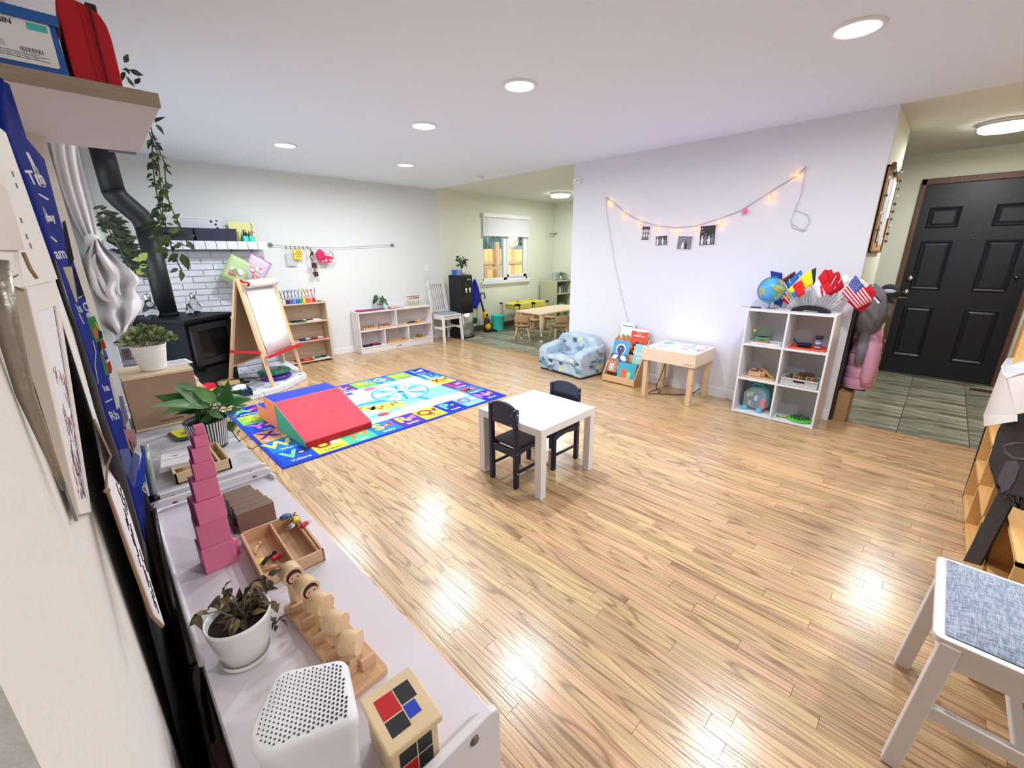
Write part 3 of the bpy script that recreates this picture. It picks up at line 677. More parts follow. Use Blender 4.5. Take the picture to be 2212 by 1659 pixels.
t = thing('felt_strand', 'dark brown felt shapes hanging in a strand from the wire', 'ornament', (2.255, 6.0, 1.49))
fb = M('dark_felt', (74, 42, 44), .9)
MB().tube([(0, 0, 0), (.01, 0, -.06), (-.02, -.01, -.12), (.02, -.01, -.20), (.03, 0, -.28), (-.01, 0, -.33), (.02, 0, -.38)], .006, n=6).build('cord', fb, t)
MB().box(-.015, .05, -.02, -.008, -.26, -.195).box(0, .055, -.02, -.008, -.37, -.31).box(-.005, .03, -.02, -.01, -.10, -.05).build('felt_piece', fb, t, bevel=.003)
MB().tube([(.0, -.01, -.27), (.05, -.012, -.29), (0, -.01, -.31)], .008, n=6).build('tan_loop', M('felt_tan', (176, 140, 110), .9), t)
t = thing('doll_apron', 'red and white patterned doll clothes hanging on the wire', 'doll clothes', (2.40, 6.0, 1.47))
rw = M('crimson_cloth', (206, 40, 90), .85); rw2 = M('pink_white_cloth', (238, 170, 196), .85)
MB().lathe([(.03, -.03), (.055, -.02), (.06, 0), (.05, .02), (.03, .02)], (-.03, -.02, -.08), T=Matrix.Rotation(PI/2, 3, 'X'), n=14, sy=1.25).build('ring', rw, t)
MB().box(.0, .11, -.03, -.015, -.12, -.03, T=Matrix.Rotation(.3, 3, 'Y')).build('square_patch', rw2, t, bevel=.006)
MB().prism([(-.06, -.17), (.10, -.175), (.13, -.10), (.02, -.08), (-.05, -.10)], -.035, -.02, plane='XZ').build('skirt', rw, t, bevel=.005)
MB().tube([(.09, -.03, -.02), (.13, -.03, -.06), (.14, -.03, -.13), (.09, -.03, -.13)], .004, n=5).build('loop', black, t)
mb = MB(); rr = random.Random(4)
for k in range(16): mb.sphere((rr.uniform(-.05, .12), -.036, rr.uniform(-.17, -.03)), .008, n=5, sy=.4)
mb.build('white_print', paper, t)
# ---------------------------------------------------------------- pine bookcase with paint pots
def open_shelf(name, lab, x0, x1, y0, y1, ztop, mats, levels, th=.016, div=(), group=None, back=True, toe=.05, parts='shelf', cat='shelf'):
    t = thing(name, lab, cat, (x0, y0, 0), group=group); w, d = x1-x0, y1-y0
    MB().box(0, th, 0, d, 0, ztop).build('side_panel', mats, t, bevel=.003); MB().box(w-th, w, 0, d, 0, ztop).build('side_panel', mats, t, bevel=.003)
    MB().box(th, w-th, 0, d, ztop-th-.004, ztop-.004).build('top_panel', mats, t, bevel=.002)
    for z in levels: MB().box(th, w-th, .0, d, z, z+th).build('shelf_board', mats, t, bevel=.002)
    if back: MB().box(th, w-th, d-.006, d, toe, ztop-th).build('back_panel', mats, t)
    for (x, z0, z1) in div: MB().box(x, x+th, .002, d, z0, z1).build('divider', mats, t, bevel=.002)
    return t
bcs = open_shelf('bookcase', 'tan wooden three-shelf bookcase behind the easel against the far wall', 1.66, 2.30, 5.825, 6.05, .80, wood('bc_ply', (208, 184, 154), (176, 150, 122), .5, 'X', contrast=.8), (.02, .29, .54))
potc = [('black', (30, 30, 34)), ('white', (240, 240, 240)), ('light grey', (205, 208, 214)), ('charcoal', (50, 52, 58)), ('purple', (110, 80, 180)), ('sky blue', (60, 150, 220)), ('deep blue', (40, 110, 200)), ('green', (40, 170, 90)), ('yellow', (250, 210, 40)), ('orange', (236, 90, 40)), ('salmon', (236, 130, 120)), ('red', (206, 30, 40))]
for i, (cn_, c) in enumerate(potc):
    x = 1.715+i*.0415; m = solid('pot_'+cn_, c, .4)
    t = thing('paint_pot', cn_+' square paint pot with two brushes on the bookcase top', 'paint pot', (x, 5.90, .797), group='row of paint pots on the bookcase')
    MB().box(-.018, .018, -.018, .018, 0, .052).build('pot', m, t, bevel=.003)
    for k in range(2):
        dx = (-.03, .035)[k]+rr.uniform(-.008, .008); bm_ = M('brush_'+cn_, tuple(int(v*.7) for v in c) if i != 1 and i != 2 else (60, 62, 70), .5)
        MB().tube([(dx*.1, 0, .02), (dx, rr.uniform(-.01, .01), .16+.02*rr.random())], [.003, .0035], n=6).build('brush', bm_, t)
        MB().tube([(dx*.8, 0, .14), (dx*1.08, 0, .17)], .0045, n=6).build('bristle', m, t)
t = thing('pebble_dish', 'tiny pile of dark glass beads at the right end of the bookcase top', 'beads', (2.235, 5.89, .797))
mb = MB()
for k in range(6): mb.sphere((rr.uniform(-.02, .04), rr.uniform(-.02, .02), .008), .008, n=6)
mb.build('bead', M('bead', (90, 70, 60), .2), t)
def tray(lab, loc, sx, sy, m, items=(), rz=0, h=.012, name='tray', rimw=.005, group=None, cat='tray'):
    t = thing(name, lab, cat, loc, rz, group=group)
    mb = MB(); mb.box(-sx/2, sx/2, -sy/2, sy/2, 0, .004)
    for b in ((-sx/2, sx/2, -sy/2, -sy/2+rimw), (-sx/2, sx/2, sy/2-rimw, sy/2), (-sx/2, -sx/2+rimw, -sy/2, sy/2), (sx/2-rimw, sx/2, -sy/2, sy/2)): mb.box(*b, .003, h)
    mb.build('base', m, t, bevel=.002, seg=1); return t
dg = solid('tray_green', (30, 90, 80)); ltile = solid('letter', (236, 236, 236)); db = solid('tray_blue', (30, 50, 150))
for (lab, x, z, sx, m, ms) in (('dark green tray on the upper bookcase shelf', 1.93, .556, .17, dg, [black, dg]), ('tray with a brown wooden oval on the upper bookcase shelf', 2.12, .556, .20, solid('tray_white', (226, 226, 230)), [brown, ltile]),
      ('blue tray of cards on the middle bookcase shelf', 1.98, .306, .11, db, [navy, ltile]), ('red tray on the middle bookcase shelf', 2.15, .306, .20, red, [brown, ltile]),
      ('red and orange tray on the bottom bookcase shelf', 1.93, .036, .22, red, [brown, orange]), ('white tray with dark pieces on the bottom bookcase shelf', 2.16, .036, .20, solid('tray_white', (226, 226, 230)), [dg, black])):
    t = tray(lab, (x, 5.91, z), sx, .14, m)
    MB().lathe([(.035, .004), (.04, .01), (.038, .022), (.02, .024)], (-sx*.2, -.01, 0), n=12, sx=1.1).build('bowl', ms[0], t)
    for k in range(4): MB().box(.0+k*.02, .016+k*.02, -.04, .04, .005, .012+.004*(k % 2), T=Matrix.Rotation(.15*k, 3, 'Z')).build('piece', ms[1], t)
# ---------------------------------------------------------------- easel
es = thing('easel', 'child paper-roll easel with white board and red trays on the hearth', 'easel', (1.115, 4.94, .061), math.atan2(.40, .43))
# local: x along the board, -y towards the room
Wb = .59; top = 1.115; fy = -.17; ry = .30
legm = wood('easel_wood', (226, 190, 150), (204, 160, 118), .45, 'Z', contrast=.7)
mdf = M('mdf', (150, 120, 94), .7, noise=.08, nscale=4)
for x in (.0, Wb):
    MB().bar((x, fy, 0), (x, 0, top), .040, .022, up=(0, 1, 0)).build('front_leg', legm, es, bevel=.002)
    MB().bar((x, ry, 0), (x, .015, top), .040, .022, up=(0, 1, 0)).build('rear_leg', legm, es, bevel=.002)
def fpt(x, t_, off=0): return Vector((x, fy*(1-t_)+off, top*t_))
def rpt(x, t_, off=0): return Vector((x, ry*(1-t_)+.015*t_+off, top*t_))
mb = MB(); rows = [[fpt(x, t_, -.004) for x in (.02, Wb-.02)] for t_ in (.30, .97)]
mb.grid(rows, smooth=False); mb.build('board', M('board_back', (226, 206, 170), .6), es, solid=.008)
mb = MB(); rows = [[rpt(x, t_) for x in (.02, Wb-.02)] for t_ in (.20, .97)]
mb.grid(rows, smooth=False); mb.build('rear_board', mdf, es, solid=.008)
MB().bar(rpt(0, .20), rpt(Wb, .20), .03, .02).build('rear_rail', legm, es)
MB().bar(fpt(0, .97, .01), fpt(Wb, .97, .01), .03, .03).build('top_rail', legm, es)
mb = MB(); rows = [[fpt(x, t_, -.014-.01*(t_ < .4)) for x in (.055, Wb-.055)] for t_ in (.31, .45, .7, .885)]
mb.grid(rows); mb.build('paper_sheet', M('easel_paper', (244, 246, 248), .7), es, solid=.001)
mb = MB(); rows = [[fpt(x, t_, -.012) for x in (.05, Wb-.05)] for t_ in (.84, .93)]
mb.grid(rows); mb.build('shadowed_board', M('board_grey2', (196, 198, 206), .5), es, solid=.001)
c = fpt(0, .95, -.05)
MB().tube([(.06, c.y, c.z), (Wb-.05, c.y, c.z)], .040, n=20).build('paper_roll', M('roll_paper', (238, 230, 220), .8), es)
MB().tube([(.056, c.y, c.z), (.0599, c.y, c.z)], .022, n=16).build('roll_core', brown, es)
MB().tube([(0, c.y, c.z), (Wb, c.y, c.z)], .012, n=10).build('roll_rod', legm, es)
MB().bar((.045, c.y-.01, c.z+.0), (.03, .0, c.z+.045), .014, .02).sphere((.045, c.y, c.z), .015, n=8).build('latch', red, es)
MB().bar((-.032, fy*.70, top*.34), (-.032, ry*.66, top*.35), .012, .03).build('side_brace', red, es, bevel=.003)
MB().bar((Wb+.028, fy*.70, top*.34), (Wb+.028, ry*.66, top*.35), .012, .03).build('side_brace', red, es, bevel=.003)
p = fpt(0, .29, -.035); MB().box(-.03, Wb+.03, p.y-.045, p.y+.012, p.z-.006, p.z).box(-.03, Wb+.03, p.y-.05, p.y-.04, p.z-.006, p.z+.028).build('paint_tray', red, es, bevel=.003)
# ---------------------------------------------------------------- on the hearth
t = thing('floor_cushion', 'shiny green round floor cushion on top of the purple one', 'cushion', (1.36, 5.18, .118), group='round vinyl cushions on the hearth')
vg = M('vinyl_green', (22, 112, 84), .18, bump=.1, bscale=12); vp = M('vinyl_purple', (78, 34, 150), .18)
MB().lathe([(.0, 0), (.15, .002), (.165, .014), (.168, .026), (.16, .040), (.14, .047), (0, .05)], n=32, cap=False).build('disc', vg, t)
MB().lathe([(.168, .022), (.171, .026), (.168, .030)], n=32, cap=False).build('seam', M('vinyl_green_dk', (14, 84, 64), .3), t)
t = thing('floor_cushion', 'shiny purple round floor cushion under the green one', 'cushion', (1.36, 5.17, .062), group='round vinyl cushions on the hearth')
MB().lathe([(.0, 0), (.15, .002), (.165, .014), (.168, .028), (.16, .042), (.14, .05), (0, .055)], n=32, cap=False).build('disc', vp, t)
MB().lathe([(.168, .024), (.171, .028), (.168, .032)], n=32, cap=False).build('seam', M('vinyl_purple_dk', (54, 22, 110), .3), t)
def pxy(px, py, z): v = at(px, py, Z=z); return v
# ukulele lying behind the basket: body left, neck pointing right
u0 = pxy(494, 830, .10); u1 = pxy(585, 828, .09); uk = thing('ukulele', 'small wooden ukulele with a black neck lying in the navy basket', 'ukulele', (u0.x, u0.y, .105), math.atan2(u1.y-u0.y, u1.x-u0.x))
um = M('uke_body', (214, 178, 124), .4)
outl = []
for k in range(28):
    a = 2*PI*k/28; r1 = .078*(1+.0*math.cos(a)); x = .115*math.cos(a); y = .072*math.sin(a)*(1-.22*math.exp(-((x-.02)/.03)**2))*(1.12 if x < 0 else .86); outl.append((x, y))
MB().prism(outl, 0, .045).build('body', um, uk, bevel=.004)
MB().lathe([(.022, .0455), (.022, .047)], (.045, 0, 0), n=16).build('sound_hole', black, uk)
MB().box(-.075, -.062, -.03, .03, .046, .052).box(-.03, -.02, -.03, .03, .0455, .048).build('bridge', brown, uk)
MB().box(.075, .30, -.014, .014, .046, .056).build('neck', black, uk)
MB().prism([(.30, -.018), (.36, -.026), (.37, .026), (.30, .018)], .046, .056).build('headstock', M('uke_head', (90, 30, 50), .4), uk)
mb = MB()
for k in range(4): mb.sphere((.315+.015*(k % 2)+.02*(k//2), .03*(1 if k % 2 else -1), .05), .006, n=6)
mb.build('tuner', steel, uk)
bk0 = pxy(470, 868, .065); bk1 = pxy(548, 852, .065)
t = thing('basket', 'navy plastic basket with drum and tambourine on the hearth edge', 'basket', ((bk0.x+bk1.x)/2+.0, (bk0.y+bk1.y)/2+.10, .062), math.atan2(bk1.y-bk0.y, bk1.x-bk0.x))
bw, bd = .30, .20
nv = M('basket_navy', (34, 52, 84), .45)
mb = MB()
for b in ((-bw/2, bw/2, -bd/2, -bd/2+.004), (-bw/2, bw/2, bd/2-.004, bd/2), (-bw/2, -bw/2+.004, -bd/2, bd/2), (bw/2-.004, bw/2, -bd/2, bd/2)):
    mb.box(*b, 0, .014).box(*b, .046, .060)
for k in range(16): mb.box(-bw/2+k*bw/16, -bw/2+k*bw/16+.008, -bd/2, -bd/2+.004, .01, .05).box(-bw/2+k*bw/16, -bw/2+k*bw/16+.008, bd/2-.004, bd/2, .01, .05)
for k in range(10): mb.box(-bw/2, -bw/2+.004, -bd/2+k*bd/10, -bd/2+k*bd/10+.008, .01, .05).box(bw/2-.004, bw/2, -bd/2+k*bd/10, -bd/2+k*bd/10+.008, .01, .05)
mb.box(-bw/2, bw/2, -bd/2, bd/2, 0, .004); mb.build('basket_body', nv, t)
dr = thing('tambourine', 'pale round drum head lying in the right half of the navy basket', 'tambourine', t.location+Vector((.07, .03, .052)), (math.radians(10), math.radians(-8), 0))
MB().lathe([(.062, 0), (.062, .022), (.060, .024), (0, .0245)], n=24).build('frame', M('drum_white', (226, 228, 222), .5), dr)
MB().lathe([(.063, .004), (.0635, .008), (.063, .012)], n=24, cap=False).build('band', teal, dr)
dr = thing('toy_arch', 'sage green half-round toy leaning in the left half of the basket', 'toy', t.location+Vector((-.07, -.03, .02)))
mb = MB(); mb.tube([(-.055*math.cos(a), 0, .055*math.sin(a)+.02) for a in [PI*i/10 for i in range(11)]], .011, n=8); mb.build('arch', M('sage', (140, 178, 160), .5), dr)
for k in range(6): MB().box(-.055+k*.019, -.041+k*.019, -.035, .03, .0, .04).build('key', (yellow, paper, yellow, paper, paper, yellow)[k], dr, bevel=.002)
p = pxy(452, 840, .062); t = thing('toy_house', 'yellow and green toy box with a red roof beside the wooden cabinet', 'toy', (.66, 4.78, .062), .5)
p = at(450, 838, Y=4.75)
t.location = (p.x, 4.75, .062)
MB().box(-.05, .05, -.04, .04, 0, .13).build('box', yellow, t, bevel=.008); MB().box(.05, .058, -.04, .04, 0, .13).box(-.058, -.05, -.04, .04, 0, .13).build('side', solid('lime', (90, 190, 70)), t, bevel=.003)
MB().prism([(-.06, .13), (.06, .13), (.04, .175), (-.04, .175)], -.045, .045, plane='XZ').build('roof', red, t, bevel=.005); MB().box(-.03, .03, -.0415, -.04, .03, .07).build('label', paper, t)
p = at(520, 828, Z=.065)
t = thing('black_mat', 'black foam block lying under the easel beside its rear leg', 'mat', (p.x, p.y, .062), .5)
MB().box(-.07, .07, -.05, .05, 0, .02).build('block', black, t, bevel=.006)
p = at(497, 800, Y=5.45); t = thing('kindling_box', 'white box with dark lettering standing behind the easel leg', 'box', (p.x+.0, 5.45, .062), .6)
MB().box(-.05, .05, -.02, .02, 0, .14).build('carton', paper, t); MB().box(-.03, -.01, -.0215, -.02, .09, .125).box(-.03, -.01, -.0215, -.02, .03, .07).build('print', black, t)
# ---------------------------------------------------------------- near white shelf units along the left wall
shell = M('unit_white', (228, 222, 226), .4); lam = M('laminate_top', (226, 218, 224), .38, noise=.02, nscale=5)
def unit(name, lab, y0, y1, x0=.012, x1=.365, z=.61, topm=None, lip=.035):
    t = thing(name, lab, 'shelf', (0, 0, 0))
    def end(y, s):
        pts = [(x0, 0), (x1, 0), (x1, z+lip-.02), (x1-.006, z+lip-.006), (x1-.02, z+lip), (x0+.02, z+lip), (x0+.006, z+lip-.006), (x0, z+lip-.02)]
        MB().prism(pts, y, y+s*.016, plane='XZ').build('side_panel', shell, t, bevel=.003)
        for xx in (x0+.06, x1-.06):
            MB().lathe([(.009, 0), (.008, .003), (.003, .0035), (0, .002)], (xx, y-.0002 if s > 0 else y+.0002-.016*0, z+.012), T=Matrix.Rotation(PI/2, 3, 'X'), n=12).build('bolt', M('bolt', (120, 116, 118), .3, .8), t)
    end(y0, 1); end(y1-.016, 1)
    MB().box(x0+.002, x1-.002, y0+.016, y1-.016, z-.02, z).build('top_panel', topm or lam, t, bevel=.001, seg=1)
    for zz in (.05, .33): MB().box(x0+.002, x1-.004, y0+.016, y1-.016, zz, zz+.016).build('shelf_board', shell, t)
    MB().box(x0, x0+.006, y0+.016, y1-.016, .05, z-.02).build('back_panel', shell, t)
    for q in (1/3, 2/3): MB().box(x0+.006, x1-.006, y0+(y1-y0)*q, y0+(y1-y0)*q+.016, .066, .33).build('divider', shell, t)
    MB().box(x0+.006, x1-.006, (y0+y1)/2, (y0+y1)/2+.016, .346, z-.02).build('divider', shell, t)
    MB().box(x1-.02, x1-.006, y0+.016, y1-.016, 0, .05).build('toe_board', shell, t)
    return t
u1_ = unit('storage_shelf', 'near white storage shelf holding the pink tower and the white speaker', .40, 1.655)
tr = MB(); r0 = .016
def rrect(x0, x1, y0, y1, r, n=5):
    pts = []
    for cx, cy, a0 in ((x1-r, y1-r, 0), (x0+r, y1-r, PI/2), (x0+r, y0+r, PI), (x1-r, y0+r, 1.5*PI)):
        for k in range(n+1): a = a0+PI/2*k/n; pts.append((cx+r*math.cos(a), cy+r*math.sin(a)))
    return pts
# raised rim at the far end and wall side of the near unit
MB().tube([(.36, 1.60, .618), (.355, 1.632, .620), (.335, 1.640, .620), (.04, 1.640, .620), (.02, 1.63, .620), (.015, 1.60, .618), (.012, .9, .614)], .006, n=8).build('rim', white_g, u1_)
marb = marble('marble_vinyl', (160, 162, 172), (222, 222, 228), .3, (2.2, 7, 3), 6, 1.4, .38, .62)
u2_ = unit('storage_shelf', 'white storage shelf with a grey marbled top behind the near one', 1.69, 2.95, topm=marb)
# things on the marbled top ------------------------------------------------
Zt = .611
t = thing('map_cabinet', 'tan plywood cabinet of puzzle trays carrying the white ribbed pot', 'cabinet', (.045, 2.52, Zt))
cw, cdp, ch = .262, .27, .262
ply = M('cab_ply', (164, 134, 112), .6, noise=.08, nscale=7); plyt = M('cab_top', (220, 198, 166), .5, noise=.05, nscale=6)
MB().box(0, cw, 0, .006, .012, ch-.012).build('back_panel', ply, t)
MB().box(-.002, cw+.002, -.003, cdp, ch-.012, ch).build('top_panel', plyt, t, bevel=.002); MB().box(-.002, cw+.002, -.003, cdp, 0, .012).build('base_panel', plyt, t, bevel=.002)
MB().box(0, .008, .006, cdp, .012, ch-.012).build('side_panel', plyt, t)
for k in range(6):
    MB().box(cw*.72+.004*k, cw+.002+.013*k*(1 if k < 4 else .9), .008, cdp, ch-.016-.018-k*.038, ch-.016-k*.038-.004).build('puzzle_tray', M('tray_edge', (232, 212, 182), .5), t, bevel=.002)
MB().box(cw*.35, cw*.70, -.0036, -.003, .03, .034).build('logo_line', M('cab_print', (90, 60, 44), .7), t)
t = thing('newspaper', 'folded newspaper on the plywood cabinet behind the white pot', 'newspaper', (.255, 2.70, Zt+ch+.001), .1)
MB().box(-.07, .07, -.06, .07, 0, .003).build('sheet', paper, t)
mb = MB()
for k in range(7): mb.box(-.06, .06, -.05+k*.016, -.046+k*.016+.003*(k % 2), .003, .0034)
mb.build('print', M('newsprint', (120, 128, 134), .8), t)
def pot(prof, m, t, c=(0, 0, 0), n=28, name='pot', rz=0): return MB().lathe(prof, c, n=n, cap=False).build(name, m, t)
soil = M('soil', (44, 34, 28), .95, bump=.8, bscale=60)
t = thing('potted_plant', 'bushy small-leaved plant in a white ribbed pot on the plywood cabinet', 'plant', (.172, 2.625, Zt+ch))
prof = [(0, .001), (.047, .001), (.050, .006)]
for k in range(9): z = .012+k*.010; r_ = .050+.019*z/.125; prof += [(r_, z), (r_+.0012, z+.004), (r_, z+.008)]
prof += [(.069, .118), (.071, .124), (.066, .125), (.062, .105), (0, .104)]
pot(prof, M('pot_white', (236, 232, 228), .4), t)
leafm = [M('leaf_dusty', (128, 142, 92), .6), M('leaf_dusty2', (176, 186, 134), .6), M('leaf_dark', (66, 82, 50), .6)]
mb = MB(); rr = random.Random(21)
for k in range(520):
    a = rr.random()*6.283; e = rr.random()**.6*1.35; R = .108*(.55+.45*rr.random())
    p = Vector((R*math.sin(e)*math.cos(a), R*math.sin(e)*math.sin(a), .118+.088*math.cos(e)*(.5+.5*rr.random())))
    d = Vector((math.cos(a)*math.sin(e+.3), math.sin(a)*math.sin(e+.3), math.cos(e)+.1))
    leaf_into(mb, p, d, .018+.009*rr.random(), .75, rr.uniform(-.6, .6), rr.choice((0, 0, 1, 1, 2)), .15, (rr.uniform(-.6, .6), rr.uniform(-1, .2), rr.uniform(.2, 1)))
stuff(mb.build('foliage', leafm, t))
mb = MB()
for k in range(26):
    a = rr.random()*6.283; R = .095*rr.random(); mb.tube([(R*.3*math.cos(a), R*.3*math.sin(a), .10), (R*math.cos(a), R*math.sin(a), .17)], .0012, n=4)
mb.build('stems', M('stem_brown', (96, 84, 54), .7), t)
# striped pot with pothos
px_, py_ = .258, 2.10
t = thing('potted_pothos', 'leafy trailing pothos in a black and white striped pot on the marbled top', 'plant', (px_, py_, Zt))
pw = M('stripe_white', (226, 226, 230), .5); pk = M('stripe_charcoal', (52, 54, 62), .5)
mb = MB(); n = 88; R0, R1, ph = .062, .080, .125
for j in range(n):
    a0, a1 = 2*PI*j/n, 2*PI*(j+1)/n
    mb.add([(R0*math.cos(a0), R0*math.sin(a0), .012), (R0*math.cos(a1), R0*math.sin(a1), .012), (R1*math.cos(a1), R1*math.sin(a1), ph), (R1*math.cos(a0), R1*math.sin(a0), ph)], [(0, 1, 2, 3)], j % 2, True)
mb.build('pot', [pw, pk], t, recalc=False)
MB().lathe([(0, 0), (.060, 0), (.062, .013)], n=40, cap=False).build('pot_base', pk, t)
MB().lathe([(R1, ph), (R1-.002, ph+.004), (R1-.006, ph), (R1-.01, ph-.02), (0, ph-.018)], n=40, cap=False).build('pot_rim', [pk], t)
MB().lathe([(R1-.010, ph-.012), (.03, ph-.006), (0, ph-.004)], n=20, cap=False).build('soil', soil, t)
pl = [leaf_mesh('leaf', M('pothos_%d' % i, c, .35), 1, w, .25, dr) for i, (c, w, dr) in enumerate((((60, 116, 50), .55, .35), ((92, 146, 70), .5, .5), ((46, 92, 46), .55, .2), ((104, 140, 96), .5, .3)))]
stm = M('pothos_stem', (96, 128, 70), .5)
rr = random.Random(33); st_mb = MB()
spec = []   # (pixel of leaf base, pixel of tip, depth y offset)
for (b, tp) in (((470, 880), (385, 829)), ((460, 870), (370, 849)), ((440, 880), (345, 855)), ((455, 885), (362, 872)), ((430, 845), (382, 824)), ((470, 870), (440, 835)), ((480, 880), (505, 840)), ((490, 875), (545, 855)),
                ((490, 885), (520, 872)), ((475, 890), (505, 905)), ((450, 895), (420, 893)), ((440, 880), (395, 895)), ((430, 870), (390, 880)), ((470, 900), (500, 925)), ((455, 865), (420, 838)), ((465, 860), (480, 832)),
                ((478, 868), (520, 848)), ((445, 862), (405, 852)), ((462, 878), (435, 900)), ((455, 880), (470, 905)), ((500, 870), (525, 880)), ((440, 868), (408, 862)), ((482, 895), (505, 890)), ((425, 858), (398, 838))):
  for rep in range(2):
    dy = rr.uniform(-.07, .07); tp = (tp[0]+rep*rr.uniform(-22, 22), tp[1]+rep*rr.uniform(-10, 22)); b = (b[0]+rep*rr.uniform(-20, 20), b[1]+rep*rr.uniform(-6, 12))
    p0 = at(*b, Y=py_+dy); p1 = at(*tp, Y=py_+dy+rr.uniform(-.04, .04))
    l0 = p0-Vector((px_, py_, Zt)); l1 = p1-Vector((px_, py_, Zt)); d = l1-l0
    place_leaf('leaf', rr.choice(pl), t, l0+d*.12, d, d.length*.9, rr.uniform(-.7, .7), .95, (-.1, -.55, .85))
    root = Vector((rr.uniform(-.03, .03), rr.uniform(-.03, .03), ph-.01))
    st_mb.tube([root, root.lerp(l0+d*.2, .5)+Vector((0, 0, .03)), l0+d*.22], .0018, n=5)
st_mb.build('stems', stm, t)
vm = MB(); V = []
for q in ((497, 905), (498, 925), (510, 945), (528, 965), (545, 970), (562, 958)): V.append(at(*q, Y=py_-.03)-Vector((px_, py_, Zt)))
vm.tube(V, .0022, n=5)
for q in (((515, 953), (530, 945), (536, 938)), ((562, 958), (552, 952), (540, 948)), ((498, 925), (510, 915), (516, 922))): vm.tube([at(*w_, Y=py_-.03)-Vector((px_, py_, Zt)) for w_ in q], .0016, n=5)
vm.build('vine', M('vine_dark', (60, 78, 48), .5), t)
for q in ((497, 902), (512, 912), (505, 922), (520, 928)):
    place_leaf('leaf', pl[3], t, at(*q, Y=py_-.02)-Vector((px_, py_, Zt)), (rr.uniform(-.5, .9), .1, rr.uniform(-1, .2)), .032, rr.random())
p = at(398, 940, Z=.62)
t = thing('memo_tray', 'dark grey tray with a lime sponge beside the striped pot', 'tray', (.197, 2.33, Zt), .15)
MB().prism(rrect(-.05, .06, -.075, .075, .03), 0, .010).build('tray_base', M('slate_plastic', (74, 76, 84), .4), t, bevel=.003)
MB().prism(rrect(-.038, .048, -.062, .062, .02), .0101, .016).build('sponge', M('lime_sponge', (196, 200, 50), .8), t, bevel=.002); MB().box(.0, .03, -.04, .0, .016, .034).build('eraser', M('eraser', (196, 190, 176), .6), t, bevel=.003)
t = thing('card_stack', 'stack of printed white cards on the wooden box left of the pink tower', 'cards', (.120, 1.955, Zt), -.12)
for k in range(5):
    MB().box(-.05+.002*k, .045, -.075, .065, .030+k*.004, .033+k*.004).build('card', paper, t)
mb = MB(); mb.box(-.035, .04, .05, .052, .0491, .0495).box(-.035, .04, -.01, -.008, .0491, .0495).box(-.01, .012, .015, .019, .0491, .0495); mb.build('print', navy, t)
t = thing('wooden_box', 'long open natural wood box lying behind the pink tower', 'box', (.190, 1.88, Zt), .0)
x0, x1, y0, y1, hh = -.10, .085, -.07, .105, .030
x0, x1, y0, y1 = -.095, .080, -.075, .15
mb = MB()
MB().box(x0, x1, y0, y1, 0, .005).build('bottom', beech, t)
for b in ((x0, x1, y0, y0+.008), (x0, x1, y1-.008, y1), (x0, x0+.008, y0, y1), (x1-.008, x1, y0, y1)): MB().box(*b, .0, hh+.012).build('side', M('pale_maple', (224, 196, 156), .5, noise=.04), t, bevel=.001)
MB().box(x1-.055, x1-.045, y0+.02, y1-.02, .01, .03).box(x1-.035, x1-.028, y0+.02, y1-.02, .01, .034).build('wood_rod', M('pale_maple', (224, 196, 156), .5), t)
# ---------------------------------------------------------------- pink tower
sizes = [.072, .068, .062, .053, .046, .038, .030, .022]
z = Zt+.001; labs = ['largest pink cube at the foot of the tower', 'second pink cube from the bottom of the tower', 'third pink cube from the bottom of the tower', 'fourth pink cube from the bottom of the tower', 'fourth pink cube from the top of the tower', 'third pink cube from the top of the tower', 'second pink cube from the top of the tower', 'smallest pink cube crowning the tower']
pk_m = M('pink_paint', (238, 126, 164), .5)
angs = [.03, -.02, .10, .02, -.03, .06, .12, -.02]
for s_, lb, an in zip(sizes, labs, angs):
    t = MB().box(-s_, 0, 0, s_, 0, s_-.0005).build('pink_cube', pk_m, bevel=.0012, seg=1); t.location = (.146-.002*angs.index(an) % .004, 1.195+(.072-s_)*.35, z); t.rotation_euler = (0, 0, an); tag(t, lb, 'block', 'pink tower cubes'); z += s_
t = MB().box(-.006, .006, -.006, .006, 0, .045).build('pink_cube', pk_m, bevel=.001, seg=1); t.location = (.153, 1.235, Zt); tag(t, 'slim pink block standing right of the tower foot', 'block')
# brown stair stacked flat
bs = M('stair_brown', (136, 108, 92), .5)
labs = ['thickest', 'second thickest', 'third thickest', 'fourth thickest', 'fifth thickest', 'thinnest']
yy = 1.318
for k in range(6):
    hgt = .066-.0*k; w_ = .030; ln = .098-.004*k*(k > 0)
    t = MB().box(0, ln+.002*(k == 0), 0, w_-.0008, 0, hgt-.004*(k > 3)).build('brown_prism', bs, bevel=.001, seg=1)
    t.location = (.180+.002*(k % 2), yy, Zt); tag(t, ('front brown stair prism nearest the wooden tray' if k == 0 else ('rearmost brown stair prism next to the shelf rim' if k == 5 else 'brown stair prism, %s from the front of the stack' % ('second', 'third', 'fourth', 'fifth')[k-1])), 'block', 'brown stair prisms'); yy += w_
t = MB().box(0, .006, 0, .05, 0, .045).build('brown_prism', M('stair_dark', (74, 50, 42), .5), bevel=.001); t.location = (.168, 1.335, Zt); tag(t, 'thinnest dark brown prism leaning at the left of the stair stack', 'block')
